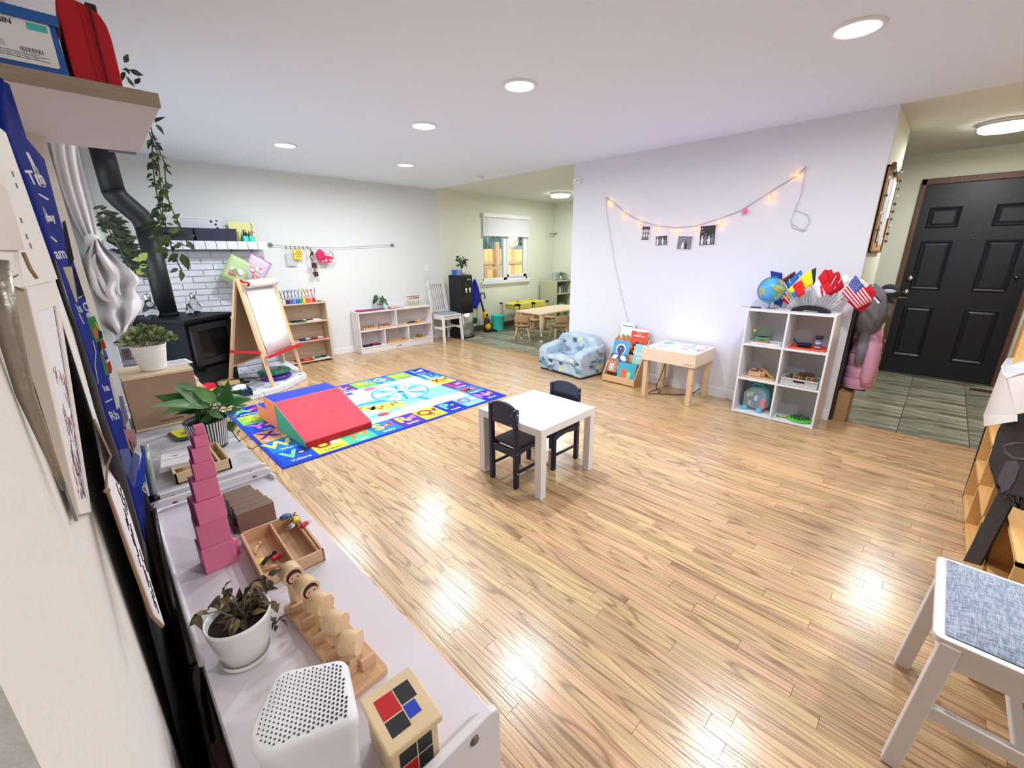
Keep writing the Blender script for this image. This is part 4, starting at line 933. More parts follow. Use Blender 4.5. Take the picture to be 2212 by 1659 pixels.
# ---------------------------------------------------------------- divided tray with keychains
t = thing('divided_tray', 'two-compartment beech tray with small toys beside the pink tower', 'tray', (.163, 1.035, Zt), math.radians(-2))
L1, L2, th, hh = .150, .235, .007, .036
MB().box(0, L1, 0, L2, 0, .004).build('bottom', beechY, t)
for b in ((0, L1, 0, th), (0, L1, L2-th, L2), (0, th, 0, L2), (L1-th, L1, 0, L2)): MB().box(*b, 0, hh).build('side', beech, t, bevel=.001, seg=1)
MB().box(L1*.5, L1*.5+.005, th, L2-th, .004, hh-.002).build('divider', beech, t)
MB().tube([(L1-.014, th, hh-.004), (L1-.014, L2-th, hh-.004)], .004, n=8).build('rail', beechY, t)
ring = M('key_ring', (196, 190, 180), .25, .9)
def trinket(lab, p, m, shape, rz=0):
    t = thing('trinket', lab, 'toy', p, rz, group='small toys in the divided tray')
    if shape == 0:
        MB().box(-.012, .012, -.007, .007, 0, .010).build('charm', m, t, bevel=.003); MB().tube([(.014+.008*math.cos(a), .008*math.sin(a), .004) for a in [PI*k/5 for k in range(11)]], .001, n=5).build('ring', ring, t)
    elif shape == 1:
        MB().tube([(-.02, 0, .004), (0, .004, .006), (.016, 0, .005)], [.0045, .0055, .003], n=7).sphere((.022, 0, .005), .006, n=6).build('charm', m, t)
        MB().tube([(-.02+.007*math.cos(a), .007*math.sin(a), .003) for a in [PI*k/5 for k in range(11)]], .001, n=5).build('ring', ring, t)
    else:
        MB().lathe([(.011, 0), (.013, .003), (.008, .007), (0, .008)], n=10, sx=1.3).build('charm', m, t); MB().tube([(.0, -.01, .005), (.006, -.03, .006), (-.004, -.045, .005)], .0012, n=5).build('chain', ring, t)
o = Vector((.163, 1.035, Zt+.005))
trinket('little wooden man figure in the left half of the tray', o+Vector((.030, .165, 0)), beech, 1, 1.0)
trinket('yellow toy chick at the wall side of the tray', o+Vector((.022, .105, 0)), yellow, 2)
trinket('black and white penguin toy in the tray', o+Vector((.040, .095, .003)), black, 1, .6)
trinket('red toy car among the trinkets in the tray', o+Vector((.055, .085, .004)), red, 0, .4)
trinket('second wooden figure near the front of the left half', o+Vector((.035, .055, 0)), beech, 1, -.4)
trinket('blue oval charm hanging over the tray edge', o+Vector((.128, .225, .03)), solid('denim', (60, 120, 180)), 2)
trinket('yellow charm on the tray rail', o+Vector((.142, .175, .034)), yellow, 0, 1.2)
trinket('red square charm at the right of the tray rail', o+Vector((.152, .140, .028)), red, 0, .5)
trinket('bunch of silver rings lying across the rail', o+Vector((.125, .165, .028)), ring, 2, .8)
# ---------------------------------------------------------------- face puzzle
base = Vector((.222, .765, Zt)); t = thing('puzzle_stand', 'long beech stand with slotted blocks for round face pieces', 'toy', base, math.radians(3))
MB().prism(rrect(-.04, .04, -.15, .165, .008), 0, .014).build('base', beechY, t, bevel=.002)
for k in range(5):
    y = .125-k*.058
    MB().box(-.034, -.002, y-.005, y+.005, .014, .034).build('slot_block', beech, t, bevel=.001)
    MB().box(.0, .030, y-.016, y-.006, .014, .040).build('slot_block', beech, t, bevel=.001)
    MB().box(-.018, .016, y+.012, y+.020, .014, .030).build('rest', beech, t, bevel=.001)
face_l = ['round wooden head with a smiling girl face, furthest along the stand', 'round wooden head with a boy face, second from the far end', 'plain round wooden piece in the middle of the stand', 'plain round wooden piece, fourth along the stand', 'tilted wooden cylinder piece nearest the speaker']
hpx = [((628, 1238), .725), ((662, 1268), .722), ((692, 1303), .715), ((725, 1345), .712), ((758, 1388), .70)]
light_w = wood('head_wood', (228, 196, 154), (204, 166, 122), .45, 'Z', 3, contrast=.7)
inkb = M('face_ink', (70, 36, 30), .7); skin = M('face_fill', (226, 188, 160), .6)
for k in range(5):
    p = at(*hpx[k][0], Z=hpx[k][1]-.015)
    t = thing('head_block', face_l[k], 'toy', p, (0, 0, math.radians(3)), group='round head pieces on the stand')
    R = .0225; Tm = Matrix.Rotation(math.radians((0, 5, 18, 25, 40)[k]), 3, 'Z') @ Matrix.Rotation(PI/2, 3, 'X')
    MB().lathe([(R-.001, -.017), (R, -.016), (R, .016), (R-.001, .017)], T=Tm, n=28).build('head', light_w, t)
    zz = p.z-Zt-.014
    MB().box(-.010, .010, -.008, .008, -zz+.002, -R*.7).build('neck', light_w, t)
    if k < 2:
        def fp(u_, v_, d=.0172): return Tm @ Vector((u_, v_, d))
        def disc(mb, cx, cy, rx, ry, d, m=0, a0=0, a1=2*PI, n=18): mb.poly([fp(cx+rx*math.cos(a0+(a1-a0)*q/n), cy+ry*math.sin(a0+(a1-a0)*q/n), d) for q in range(n)], m)
        mb = MB(); disc(mb, 0, 0, .0165, .0178, .0172); mb.build('hair', inkb, t, recalc=False)
        mb = MB(); disc(mb, .002, -.0045, .0135, .0120, .0174); mb.build('face', skin, t, recalc=False)
        mb = MB()
        for sx in (-1, 1): disc(mb, .002+sx*.0058, -.003, .0016, .0022, .0176)
        disc(mb, .002, -.0112, .004, .0012, .0176); mb.build('eyes_and_mouth', inkb, t, recalc=False)
# ---------------------------------------------------------------- white pot with wilting plant
t = thing('potted_plant', 'wilting brown-leaved plant in a smooth white pot with saucer by the speaker', 'plant', (.083, .862, Zt))
pwm = M('pot_ceramic', (232, 230, 228), .22, coat=.3)
MB().lathe([(0, .0), (.040, .0), (.044, .004), (.047, .013), (.045, .014), (.042, .010), (0, .009)], n=36, cap=False).build('saucer', pwm, t)
MB().lathe([(0, .010), (.036, .010), (.040, .014), (.050, .050), (.058, .098), (.059, .105), (.056, .107), (.053, .102), (.051, .088), (0, .087)], n=40, cap=False).build('pot', pwm, t)
MB().lathe([(.052, .090), (.03, .093), (0, .091)], n=20, cap=False).build('soil', soil, t)
wl = [leaf_mesh('leaf', M('wilt_%d' % i, c, .7), 1, .55, .5, .6) for i, c in enumerate(((92, 80, 62), (112, 96, 72), (74, 66, 54), (124, 104, 66)))]
rr = random.Random(12); sm = MB()
C0 = Vector((.083, .862, Zt))
tips = [((470, 1295), .0), ((490, 1270), .01), ((425, 1330), -.01), ((545, 1265), .0), ((575, 1250), .01), ((560, 1290), -.01), ((540, 1300), 0), ((585, 1300), 0), ((600, 1345), -.02), ((520, 1310), 0), ((570, 1275), .02), ((505, 1330), -.01)]
for q, dy in tips:
    e = at(*q, Y=.862+dy)-C0; root = Vector((rr.uniform(0, .03), rr.uniform(-.02, .02), .09)); mid = root.lerp(e, .5)+Vector((0, 0, .018))
    sm.tube([root, mid, e], [.0016, .0014, .001], n=5)
    for k in range(6):
        place_leaf('leaf', rr.choice(wl), t, e+Vector((rr.uniform(-.006, .006), rr.uniform(-.008, .008), rr.uniform(-.008, .006))), (rr.uniform(-1, 1), rr.uniform(-1, 1), rr.uniform(-1.0, .3)), .016+.010*rr.random(), rr.uniform(-1.5, 1.5))
for k in range(34):
    place_leaf('leaf', rr.choice(wl), t, Vector((.018+rr.uniform(-.03, .03), rr.uniform(-.03, .03), .10+rr.random()*.022)), (rr.uniform(-1, 1), rr.uniform(-1, 1), rr.uniform(-.3, .6)), .020+.010*rr.random(), rr.uniform(-1, 1))
sm.build('stems', M('wilt_stem', (120, 112, 88), .7), t)
# ---------------------------------------------------------------- white perforated speaker
p0 = at(648, 1650, Z=.61)
sp = thing('speaker', 'white rounded tower speaker with a perforated slanted top', 'speaker', (.096, .545, Zt), math.radians(2))
spm = M('speaker_white', (236, 236, 238), .35); hole = M('hole_dark', (60, 62, 66), .8)
# outline in plan (squircle leaning), top plane slightly tilted
plan = [(-.062, -.052), (.060, -.052), (.066, .048), (.010, .062), (-.060, .040)]
tilt = Matrix.Rotation(math.radians(0), 3, 'X')
def rpoly(pts, r, n=6):
    out = []; N_ = len(pts)
    for i in range(N_):
        p = Vector(pts[i]).to_2d(); a = (Vector(pts[i-1])-p).normalized(); b = (Vector(pts[(i+1) % N_])-p).normalized()
        for k in range(n+1):
            s_ = k/n; q = (p+a*r)*(1-s_)**2+p*2*s_*(1-s_)+(p+b*r)*s_**2; out.append((q.x, q.y))
    return out
spix = [(530, 1592), (602, 1450), (752, 1424), (774, 1560), (556, 1640)]
tp = [at(*q, Z=.775)-Vector((.096, .545, Zt)) for q in spix]
tp = [Vector((v.x, v.y)) for v in tp]
cen = sum(tp, Vector((0, 0)))/len(tp)
ring_pts = [Vector(q) for q in rpoly(tp, .017, 8)]
rows = []
for (sc, z) in ((.90, 0), (.91, .10), (.955, .135), (1.0, .150), (.995, .160), (.965, .1655), (.90, .168), (.5, .1685), (.01, .1685)):
    rows.append([((cen+(q-cen)*sc).x, (cen+(q-cen)*sc).y, z) for q in ring_pts]+[((cen+(ring_pts[0]-cen)*sc).x, (cen+(ring_pts[0]-cen)*sc).y, z)])
MB().grid(rows).build('shell', spm, sp, weld=True)
mb = MB()
def inpoly(x, y, P):
    c = False; n = len(P)
    for i in range(n):
        x1, y1 = P[i]; x2, y2 = P[(i+1) % n]
        if (y1 > y) != (y2 > y) and x < (x2-x1)*(y-y1)/(y2-y1)+x1: c = not c
    return c
ins = [(cen+(q-cen)*.86) for q in ring_pts]; ins = [(q.x, q.y) for q in ins]
g = .0068; nrow = 0
for i in range(-14, 15):
    for j in range(-14, 15):
        x = cen.x+(i+.5*(j % 2))*g; y = cen.y+j*g*.87
        if inpoly(x, y, ins):
            fr_ = (y-cen.y)/.09-(x-cen.x)/.12; r_ = .00145-.0006*max(-1, min(1, fr_))
            mb.lathe([(r_, 0), (r_, .0006)], (x, y, .1686), n=6)
stuff(mb.build('perforation', hole, sp))
# ---------------------------------------------------------------- trinomial cube box
c4 = [at(*q, Z=.705) for q in ((768, 1510), (880, 1435), (968, 1535), (840, 1650))]
ctr = sum(c4, Vector())/4; ang = math.atan2((c4[1]-c4[0]).y, (c4[1]-c4[0]).x)
t = thing('cube_puzzle_box', 'pale wood cube puzzle box with red, black and blue squares on its lid', 'puzzle box', (ctr.x, ctr.y, Zt), ang)
sx_ = ((c4[1]-c4[0]).length+(c4[2]-c4[3]).length)/4*.93; sy_ = ((c4[3]-c4[0]).length+(c4[2]-c4[1]).length)/4*.93
pmp = M('maple_box', (226, 200, 158), .45, noise=.05, nscale=12)
k_ = .86
MB().box(-sx_*k_, sx_*k_, -sy_*k_, sy_*k_, 0, .078).build('box_body', pmp, t, bevel=.002)
MB().box(-sx_, sx_, -sy_, sy_, .080, .094).build('lid', pmp, t, bevel=.003)
bk_ = M('print_black', (34, 36, 40), .5); rd_ = M('print_red', (190, 24, 30), .5); bl_ = M('print_blue', (30, 60, 180), .5)
def squares(mb_T, s):
    for (x0, x1, y0, y1, m) in ((-.62, .06, .02, .62, rd_), (.10, .62, .02, .62, bk_), (-.62, .06, -.62, -.03, bk_), (.10, .62, -.62, -.03, bl_)):
        pass
T0 = frame((0, 0, .0941), (1, 0, 0), (0, 1, 0))
for (x0, x1, y0, y1, m) in ((-.66, .02, -.10, .62, rd_), (.07, .66, .0, .62, bk_), (-.66, .02, -.66, -.15, bk_), (.07, .52, -.50, -.05, bl_)):
    MB().box(x0*sx_, x1*sx_, y0*sy_, y1*sy_, 0, .0004, 0, T0).build('printed_square', m, t)
T1 = frame((0, -sy_*k_-.0001, .040), (1, 0, 0), (0, 0, 1))
for (x0, x1, y0, y1, m) in ((-.7, .02, .0, .030, bk_), (.08, .7, .0, .030, bk_), (-.7, .02, -.034, -.003, rd_), (.08, .7, -.034, -.003, bk_)):
    MB().box(x0*sx_*k_, x1*sx_*k_, y0, y1, 0, .0004, 0, T1).build('printed_square', m, t)
T2 = frame((sx_*k_+.0001, 0, .040), (0, 1, 0), (0, 0, 1))
for (x0, x1, y0, y1, m) in ((-.7, .02, .0, .030, bk_), (.08, .7, .0, .030, bk_), (-.7, .02, -.034, -.003, rd_), (.08, .7, -.034, -.003, bk_)):
    MB().box(x0*sy_*k_, x1*sy_*k_, y0, y1, 0, .0004, 0, T2).build('printed_square', m, t)
# ---------------------------------------------------------------- wall shelf with bin, red case and vine
SZ = 1.83
ws = thing('wall_shelf', 'deep white box shelf with a beige front edge high on the left wall', 'shelf', (0, 0, 0))
q = [at(346, 232, Z=SZ), at(300, 331, Z=SZ), at(60, 305, Z=SZ), at(18, 175, Z=SZ)]
x1s, y0s, y1s = .300, 1.80, 2.60
wsm = M('shelf_underside', (206, 200, 208), .6); edge = wood('shelf_oak', (158, 143, 124), (138, 122, 104), .5, 'X', 1.5, contrast=.6)
fn0, fn1, ff = q[0].x, q[1].x, q[1].y
ny = q[0].y
MB().prism([(-.10, ny+.012), (fn0, ny+.012), (fn1, ff), (-.10, ff)], SZ, SZ+.036).build('board', wsm, ws)
MB().prism([(-.10, ny-.002), (fn0+.003, ny-.002), (fn0+.003, ny+.012), (-.10, ny+.012)], SZ-.001, SZ+.037).build('edge_strip', edge, ws, bevel=.002)
MB().box(fn1-.10, fn1-.01, ff-.006, ff+.004, SZ-.008, SZ).build('rear_bracket', grey, ws)
zt = SZ+.037
# blue book bin
t = thing('book_bin', 'blue plastic book bin with a white label on the wall shelf', 'bin', (0, 0, 0))
bb_ = M('bin_blue', (36, 96, 176), .35)
b0 = at(152, 157, Z=zt); bx1 = b0.x; by0 = ny+.03; bh = .135
bl, br = -.095, at(148, 155, Y=by0).x
mb = MB(); w0, w1 = br-.012, br+.004
mb.add([(bl, by0, zt), (br-.0, by0, zt), (br-.0, by0+.25, zt), (bl, by0+.25, zt), (bl, by0-.006, zt+bh), (br-.006, by0-.006, zt+bh), (br-.006, by0+.26, zt+bh), (bl, by0+.26, zt+bh)], [(3, 2, 1, 0), (0, 1, 5, 4), (1, 2, 6, 5), (2, 3, 7, 6), (3, 0, 4, 7)])
mb.build('body', bb_, t, solid=.003)
MB().box(bl, br+.006, by0-.016, by0+.27, zt+bh-.003, zt+bh+.006).box(bl, br+.004, by0-.016, by0-.012, zt+bh-.02, zt+bh).build('rim', bb_, t, bevel=.003)
T = frame((bl+.02, by0-.0042, zt+.018), (1, 0, 0), (0, -.04, 1))
lw_ = br-.03-bl-.005
MB().prism(rrect(0, lw_, 0, .100, .006), 0, .0006, T=T).build('label', paper, t)
MB().prism(rrect(lw_*.74, lw_*.97, .078, .094, .003), .0006, .001, T=T).build('label_badge', teal, t)
mb = MB(); text_polys(mb, 'BOOK BIN', .016, T @ Matrix.Translation((lw_*.36, .086, .0008)), bold=.0006)
for k in range(4): mb.box(.02+.0, lw_*(.9-.1*(k % 2)), .010+.004*k, .0113+.004*k, .0006, .0008, 0, T)
for k in range(14): mb.box(lw_*.6+k*.0030, lw_*.6+k*.0030+.0012+.0008*(k % 2), .026, .036, .0006, .0008, 0, T)
for k in range(5): mb.box(.02, lw_*.45, .030+.003*k, .0308+.003*k, .0006, .0008, 0, T)
mb.box(lw_*.25, lw_*.33, .060, .063, .0006, .0008, 0, T); mb.build('label_print', M('label_ink', (70, 74, 84), .8), t)
mb = MB(); mb.box(bl+.02, bl+.10, by0+.04, by0+.06, zt+.04, zt+bh+.05); mb.build('pink_book', M('pink_book', (214, 110, 130), .6), t)
# red zip case
rc = M('case_red', (188, 22, 40), .75, bump=.2, bscale=200); rcd = M('case_dark', (110, 12, 26), .8)
c0 = at(172, 162, Z=zt); c1 = at(268, 178, Z=zt)
xl, xr = at(150, 158, Y=by0+.0).x+.008, at(264, 178, Y=by0).x
t = thing('zip_case', 'upright red zipped fabric case beside the blue bin on the wall shelf', 'case', (0, 0, 0))
hh = at(200, 12, Y=by0).z-zt
pts = []
cx = (xl+xr)/2; hw = (xr-xl)/2
for (u_, v_) in ((-1, 0), (1, 0), (1.0, .62), (.92, .80), (.70, .92), (.1, 1.0), (-.6, 1.03), (-.88, 1.0), (-.98, .9)): pts.append((cx+u_*hw, zt+v_*hh))
mb = MB(); mb.prism(rpoly([Vector(p) for p in pts], .006, 3), by0, by0+.19, plane='XZ'); mb.build('body', rc, t, bevel=.004)
ribs = MB()
for u_ in (-.02, .18):
    x = cx+u_*hw*1.2; ribs.box(x-.0014, x+.0014, by0-.003, by0+.002, zt, zt+hh*.97)
ribs.build('piping', rc, t)
MB().box(cx+.018-.003, cx+.018+.003, by0-.002, by0+.001, zt, zt+hh*.97).build('zip', rcd, t)
MB().box(cx+hw*.25, cx+hw*.70, by0+.02, by0+.035, zt+hh*.90, zt+hh*1.06, T=None).build('handle_tab', M('tab_dark', (52, 44, 36), .8), t, bevel=.002)
# trailing vine
vt = thing('trailing_vine', 'artificial green leafy vine hanging from the far corner of the wall shelf', 'vine', (0, 0, 0))
vl = [leaf_mesh('leaf', M('vine_leaf_%d' % i, c, .55), 1, .48, .3, .15) for i, c in enumerate(((52, 72, 44), (66, 92, 50), (40, 56, 38), (84, 110, 66)))]
rr = random.Random(77); vs_ = MB(); VY = ff-.02
def L_(b, tp, Y=VY, sx=1.0):
    p0 = at(*b, Y=Y); p1 = at(*tp, Y=Y+rr.uniform(-.02, .02)); d = p1-p0
    place_leaf('leaf', rr.choice(vl), vt, p0, d, d.length*1.12, rr.uniform(-.6, .6), sx, (rr.uniform(-.5, .3), -1, rr.uniform(-.2, .6)))
strands = [[(322, 262), (330, 290), (328, 340), (335, 400), (345, 450), (362, 500), (372, 540), (392, 585)], [(322, 285), (340, 330), (346, 390), (350, 430), (352, 470), (338, 510), (345, 540)], [(326, 285), (355, 350), (358, 400), (366, 440), (385, 480), (400, 510), (405, 530)]]
for s_ in strands: vs_.tube([at(*q_, Y=VY+.01*k) for k, q_ in enumerate(s_)], .0024, n=5)
vs_.tube([at(265, 150, Y=by0+.1), at(285, 152, Y=by0+.1), at(300, 165, Y=by0+.1)], .002, n=5)
vs_.build('stems', M('vine_stem', (62, 70, 50), .6), vt)
for b, tp in (((335, 265), (353, 250)), ((336, 268), (354, 288)), ((350, 405), (373, 399)), ((352, 410), (362, 430)), ((352, 440), (372, 452)), ((372, 472), (388, 463)), ((374, 476), (390, 485)),
              ((348, 480), (305, 492)), ((350, 488), (330, 512)), ((362, 500), (388, 495)), ((368, 508), (345, 530)), ((372, 512), (402, 505)), ((380, 525), (403, 530)), ((405, 515), (421, 508)), ((404, 520), (420, 542)),
              ((366, 540), (328, 541)), ((362, 545), (350, 562)), ((374, 535), (392, 528)), ((385, 548), (364, 563)), ((392, 548), (407, 580)), ((385, 580), (368, 588)), ((393, 586), (392, 605)), ((388, 555), (403, 558)),
              ((342, 455), (326, 470)), ((345, 460), (360, 472)), ((340, 500), (322, 482)), ((330, 300), (318, 318)), ((336, 310), (352, 325)), ((345, 335), (362, 342)), ((330, 350), (318, 365)), ((352, 360), (365, 372))):
    L_(b, tp)
for k in range(110):
    s_ = rr.choice(strands[:2] if k < 70 else strands); i = rr.randrange(1, len(s_)-(2 if k < 70 else 1)); b = s_[i]; f_ = rr.random(); nb_ = s_[min(i+1, len(s_)-1)]
    b = (b[0]+(nb_[0]-b[0])*f_+rr.uniform(-5, 5), b[1]+(nb_[1]-b[1])*f_); a = rr.uniform(-.3, 3.4)
    L_(b, (b[0]+math.cos(a)*13+rr.uniform(-3, 3), b[1]+abs(math.sin(a))*13), VY+rr.uniform(-.02, .03), .8)
for b, tp in (((268, 135), (277, 118)), ((280, 152), (308, 162)), ((292, 182), (302, 168)), ((270, 145), (280, 160)), ((272, 165), (284, 178)), ((270, 155), (262, 172)), ((275, 170), (290, 186))):
    p0 = at(*b, Y=by0+.1); p1 = at(*tp, Y=by0+.1); place_leaf('leaf', rr.choice(vl), vt, p0, p1-p0, (p1-p0).length*1.1, rr.uniform(-.5, .5), 1, (-.1, -1, .2))
# ---------------------------------------------------------------- calendar chart on the left wall
ct = thing('pocket_chart', 'royal blue fabric calendar chart with clear pockets hanging on the left wall', 'wall chart', (0, 0, 0))
cb_ = M('chart_blue', (7, 28, 112), .75); cb_.node_tree.nodes['Principled BSDF'].inputs['Specular IOR Level'].default_value = .08; cdk = M('chart_navy', (18, 26, 66), .7); plast = M('clear_pocket', (196, 206, 230), .15, alpha=.45)
YL, YR = 1.32, 1.62
Lp = [(-6, 165), (0, 285), (60, 440), (105, 560), (150, 690), (190, 800), (225, 910), (262, 1020), (290, 1110), (311, 1168)]
Rp = [(20, 185), (62, 300), (100, 345), (135, 480), (180, 620), (232, 790), (262, 880), (297, 990), (312, 1060), (314, 1172)]
rows = []
for a, b in zip(Lp, Rp):
    A3, B3 = at(*a, Y=YL), at(*b, Y=YR); rows.append([A3.lerp(B3, k/5)+Vector((.004*math.sin(k*2.2), 0, 0)) for k in range(6)])
MB().grid(rows).build('fabric', cb_, ct, solid=.002)
def CH(a, b, off=-.004):   # point on the chart from pixel, pulled slightly to the viewer
    v = at(a, b, Y=(YL+YR)/2); return v+Vector((0, off-.02, 0))
def chq(pts, m, name='card', Y=None):
    Yq = (YL+YR)/2-.16 if Y is None else Y
    vs = [at(*p, Y=Yq) for p in pts]; o = MB().poly(vs).build(name, m, ct, solid=.0008, recalc=False); return o
wcard = M('card_white', (232, 232, 236), .7)
chq([(55, 328), (62, 330), (100, 405), (90, 402)], wcard); chq([(66, 352), (80, 362), (98, 405), (85, 402)], M('card_grey', (196, 200, 212), .7))
chq([(82, 419), (85, 418), (106, 430), (103, 433)], wcard, 'stripe'); chq([(90, 445), (97, 450), (108, 478), (103, 484)], M('pocket_grey', (140, 150, 190), .4), 'pocket'); chq([(108, 511), (111, 510), (124, 521), (122, 524)], wcard, 'stripe')
chq([(134, 480), (141, 476), (160, 560), (150, 580)], M('pocket_black', (24, 26, 36), .4), 'black_pocket'); chq([(136, 577), (155, 576), (168, 650), (165, 655)], M('card_cream', (226, 214, 190), .7)); chq([(156, 576), (160, 576), (186, 648), (170, 640)], M('pocket_black', (24, 26, 36), .4), 'black_pocket')
chq([(169, 642), (183, 636), (184, 639), (170, 645)], wcard, 'stripe'); chq([(186, 677), (194, 673), (199, 684), (188, 686)], wcard, 'cloud')
chq([(188, 688), (204, 682), (222, 725), (232, 790), (238, 812), (228, 810), (216, 760), (198, 720)], M('hill_green', (70, 160, 90), .6), 'hill')
for (q_, m) in ((((200, 709), (206, 706), (213, 722), (211, 733), (206, 730)), orange), (((205, 694), (210, 700), (216, 715), (209, 706)), yellow), (((212, 714), (220, 716), (222, 728), (214, 733)), navy), (((218, 738), (224, 734), (230, 752), (222, 754)), red),
                (((209, 740), (217, 736), (220, 758), (214, 760)), navy), (((222, 758), (228, 756), (235, 775), (228, 778)), solid('balloon_blue', (70, 90, 220))), (((218, 752), (222, 756), (226, 768), (220, 764)), yellow), (((224, 770), (229, 772), (230, 783), (225, 782)), solid('balloon_pink', (220, 90, 150))), (((231, 785), (237, 779), (242, 795), (241, 807), (236, 806)), red)):
    chq(q_, m, 'balloon', Y=1.28)
chq([(227, 868), (242, 860), (243, 863), (228, 871)], wcard, 'stripe'); chq([(235, 815), (242, 814), (258, 880), (252, 885)], wcard, 'card'); chq([(256, 856), (264, 855), (278, 905), (268, 925)], M('coin_bag', (128, 130, 160), .3), 'coin_bag')
for k in range(5): chq([(267+k*5, 928), (271+k*5, 927), (288+k*2, 970-k*3), (285+k*2, 990-k*6)], M('straw_pink', (206, 150, 150), .6), 'straw')
chq([(258, 972), (278, 968), (302, 985), (300, 1010), (290, 1054), (268, 1015)], M('plastic_fold', (120, 134, 190), .2), 'clear_bag'); chq([(308, 975), (313, 970), (314, 1040), (292, 1056)], M('flap', (40, 84, 220), .6), 'flap', Y=1.27)
mb = MB()
def chtext(s, px, py, size, sl=-.12):
    o = at(px, py, Y=1.275); T = frame(o, (1, 0, -sl), (0, 0, 1)); text_polys(mb, s, size, T @ Matrix.Diagonal((.45, 1, 1, 1)), bold=.0008)
chtext('Tm', 78, 385, .034); chtext('day', 108, 470, .02); chtext('am', 130, 548, .03); chtext('is O', 180, 665, .026); chtext('1', 177, 690, .03); chtext('ke', 229, 838, .022); chtext('Rh', 247, 898, .030); chtext('C', 313, 1058, .03)
mb.build('white_print', wcard, ct)
mb = MB(); mb.tube([at(*q_, Y=1.275) for q_ in ((200, 735), (207, 760), (205, 790), (208, 805), (212, 830))], .0008, n=4); mb.build('string_print', wcard, ct)
# shadow and edge of the boards drawn as a black sheet behind the chart
bb2 = thing('shadow_edge_strip', 'narrow black strip of drawn-in shadow and board edge between the picture frames and the blue chart', 'board', (0, 0, 0))
pix = [(112, 560), (158, 700), (207, 880), (240, 985), (296, 1240), (350, 1440), (404, 1660), (430, 1760)]; pir = [(120, 560), (165, 700), (232, 900), (285, 1050), (345, 1270), (420, 1500), (480, 1660), (520, 1760)]
rows = [[at(*a, Y=.86), at(*b, Y=1.9)] for a, b in zip(pix, pir)]
MB().grid(rows).build('panel', black, bb2, solid=.004)
gt = M('gloss_tube', (70, 74, 72), .15, .4)
mt_ = thing('metal_stand', 'dark glossy metal stand leg in the gap between wall and shelves', 'stand', (0, 0, 0))
MB().tube([at(*q_, Y=1.1) for q_ in ((330, 1100), (365, 1280), (405, 1450), (450, 1660))], .006, n=8).build('post', black_g, mt_)
MB().tube([at(*q_, Y=1.6) for q_ in ((312, 960), (333, 1070))], .010, n=8).build('upper_post', M('glass_green', (170, 184, 178), .2, .3), mt_)
MB().tube([at(*q_, Y=1.55) for q_ in ((322, 1080), (345, 1072))], .012, n=8).build('joint', black_g, mt_)
MB().tube([at(*q_, Y=1.0) for q_ in ((405, 1500), (412, 1440), (440, 1420), (440, 1500), (460, 1600))], .006, n=6).build('cable', black_g, mt_)
# ---------------------------------------------------------------- framed pictures on the left wall (near)
fr_w = M('frame_white', (226, 220, 216), .6); fr_s = M('frame_side', (204, 192, 176), .6)
def hexa(name, lab, cat, near, far, thick, y0, y1, mats):
    pass
t = thing('framed_drawing', 'deep white shadow-box frame with a pencil and red crayon drawing on the near left wall', 'picture frame', (0, 0, 0))
Yn, Yf = .60, .80
NL = [at(10, 622, Y=Yn), at(166, 1128, Y=Yn)]   # side face, wall edge
NR = [at(54, 622, Y=Yn), at(166+4, 1112, Y=Yn)] # side face, room edge
FRr = [at(117, 600, Y=Yf), at(196, 1106, Y=Yf)]
MB().poly([NL[0], NR[0], NR[1], NL[1]]).build('frame_side', fr_s, t, solid=.002, recalc=False)
MB().poly([NL[0], NR[0], FRr[0], at(72, 600, Y=Yf)]).build('frame_top', fr_w, t, solid=.002, recalc=False)
def FP(u_, v_, off=0): return NR[0].lerp(FRr[0], u_).lerp(NR[1].lerp(FRr[1], u_), v_)+Vector((off, 0, 0))
def fq(u0, u1, v0, v1, m, name, off=0): return MB().poly([FP(u0, v0, off), FP(u1, v0, off), FP(u1, v1, off), FP(u0, v1, off)]).build(name, m, t, solid=.002, recalc=False)
fq(0, 1, 0, .10, fr_w, 'rail'); fq(0, 1, .93, 1, fr_w, 'rail'); fq(0, .16, .1, .93, fr_w, 'stile'); fq(.84, 1, .1, .93, fr_w, 'stile'); fq(.16, .84, .1, .93, M('drawing_paper', (228, 226, 232), .8), 'paper', -.0025)
sk = MB(); sk2 = MB(); rr = random.Random(3)
for k in range(70):
    v0 = .30+.6*rr.random(); u0 = .25+.5*rr.random(); a = FP(u0, v0, 0); b = FP(min(.8, u0+rr.uniform(-.05, .12)), min(.92, v0+.06*rr.random()+.02), 0)
    if k < 36: a = FP(.25+.5*rr.random(), .55+.35*rr.random(), .0); b = a+(FP(.5, .62, 0)-FP(.5, .5, 0))*.5
    (sk2 if (k > 50) else sk).bar(a, b, .0005)
sk.build('pencil_lines', M('pencil', (96, 96, 106), .8), t); sk2.build('red_crayon', M('crayon', (214, 120, 116), .8), t)
t = thing('wall_panel', 'white panel with torn cream paper above the shadow-box frame at the left edge', 'panel', (0, 0, 0))
MB().poly([at(-60, 235, Y=.55), at(2, 285, Y=.62), at(117, 602, Y=.75), at(55, 618, Y=.62), at(-60, 640, Y=.5)]).build('panel', M('panel_white', (226, 222, 216), .7), t, solid=.006, recalc=False)
MB().poly([at(-60, 300, Y=.54), at(0, 360, Y=.60), at(52, 540, Y=.61), at(-60, 540, Y=.50)]).build('paper', M('torn_paper', (212, 202, 196), .8), t, solid=.001, recalc=False)
mb = MB()
for q_ in ((12, 370), (20, 395), (30, 470), (42, 505), (50, 525)): mb.bar(at(q_[0]+14, q_[1], Y=.60), at(q_[0]+18, q_[1]+12, Y=.60), .0012)
mb.build('ink_mark', grey, t)
tw = M('twine', (150, 124, 96), .9)
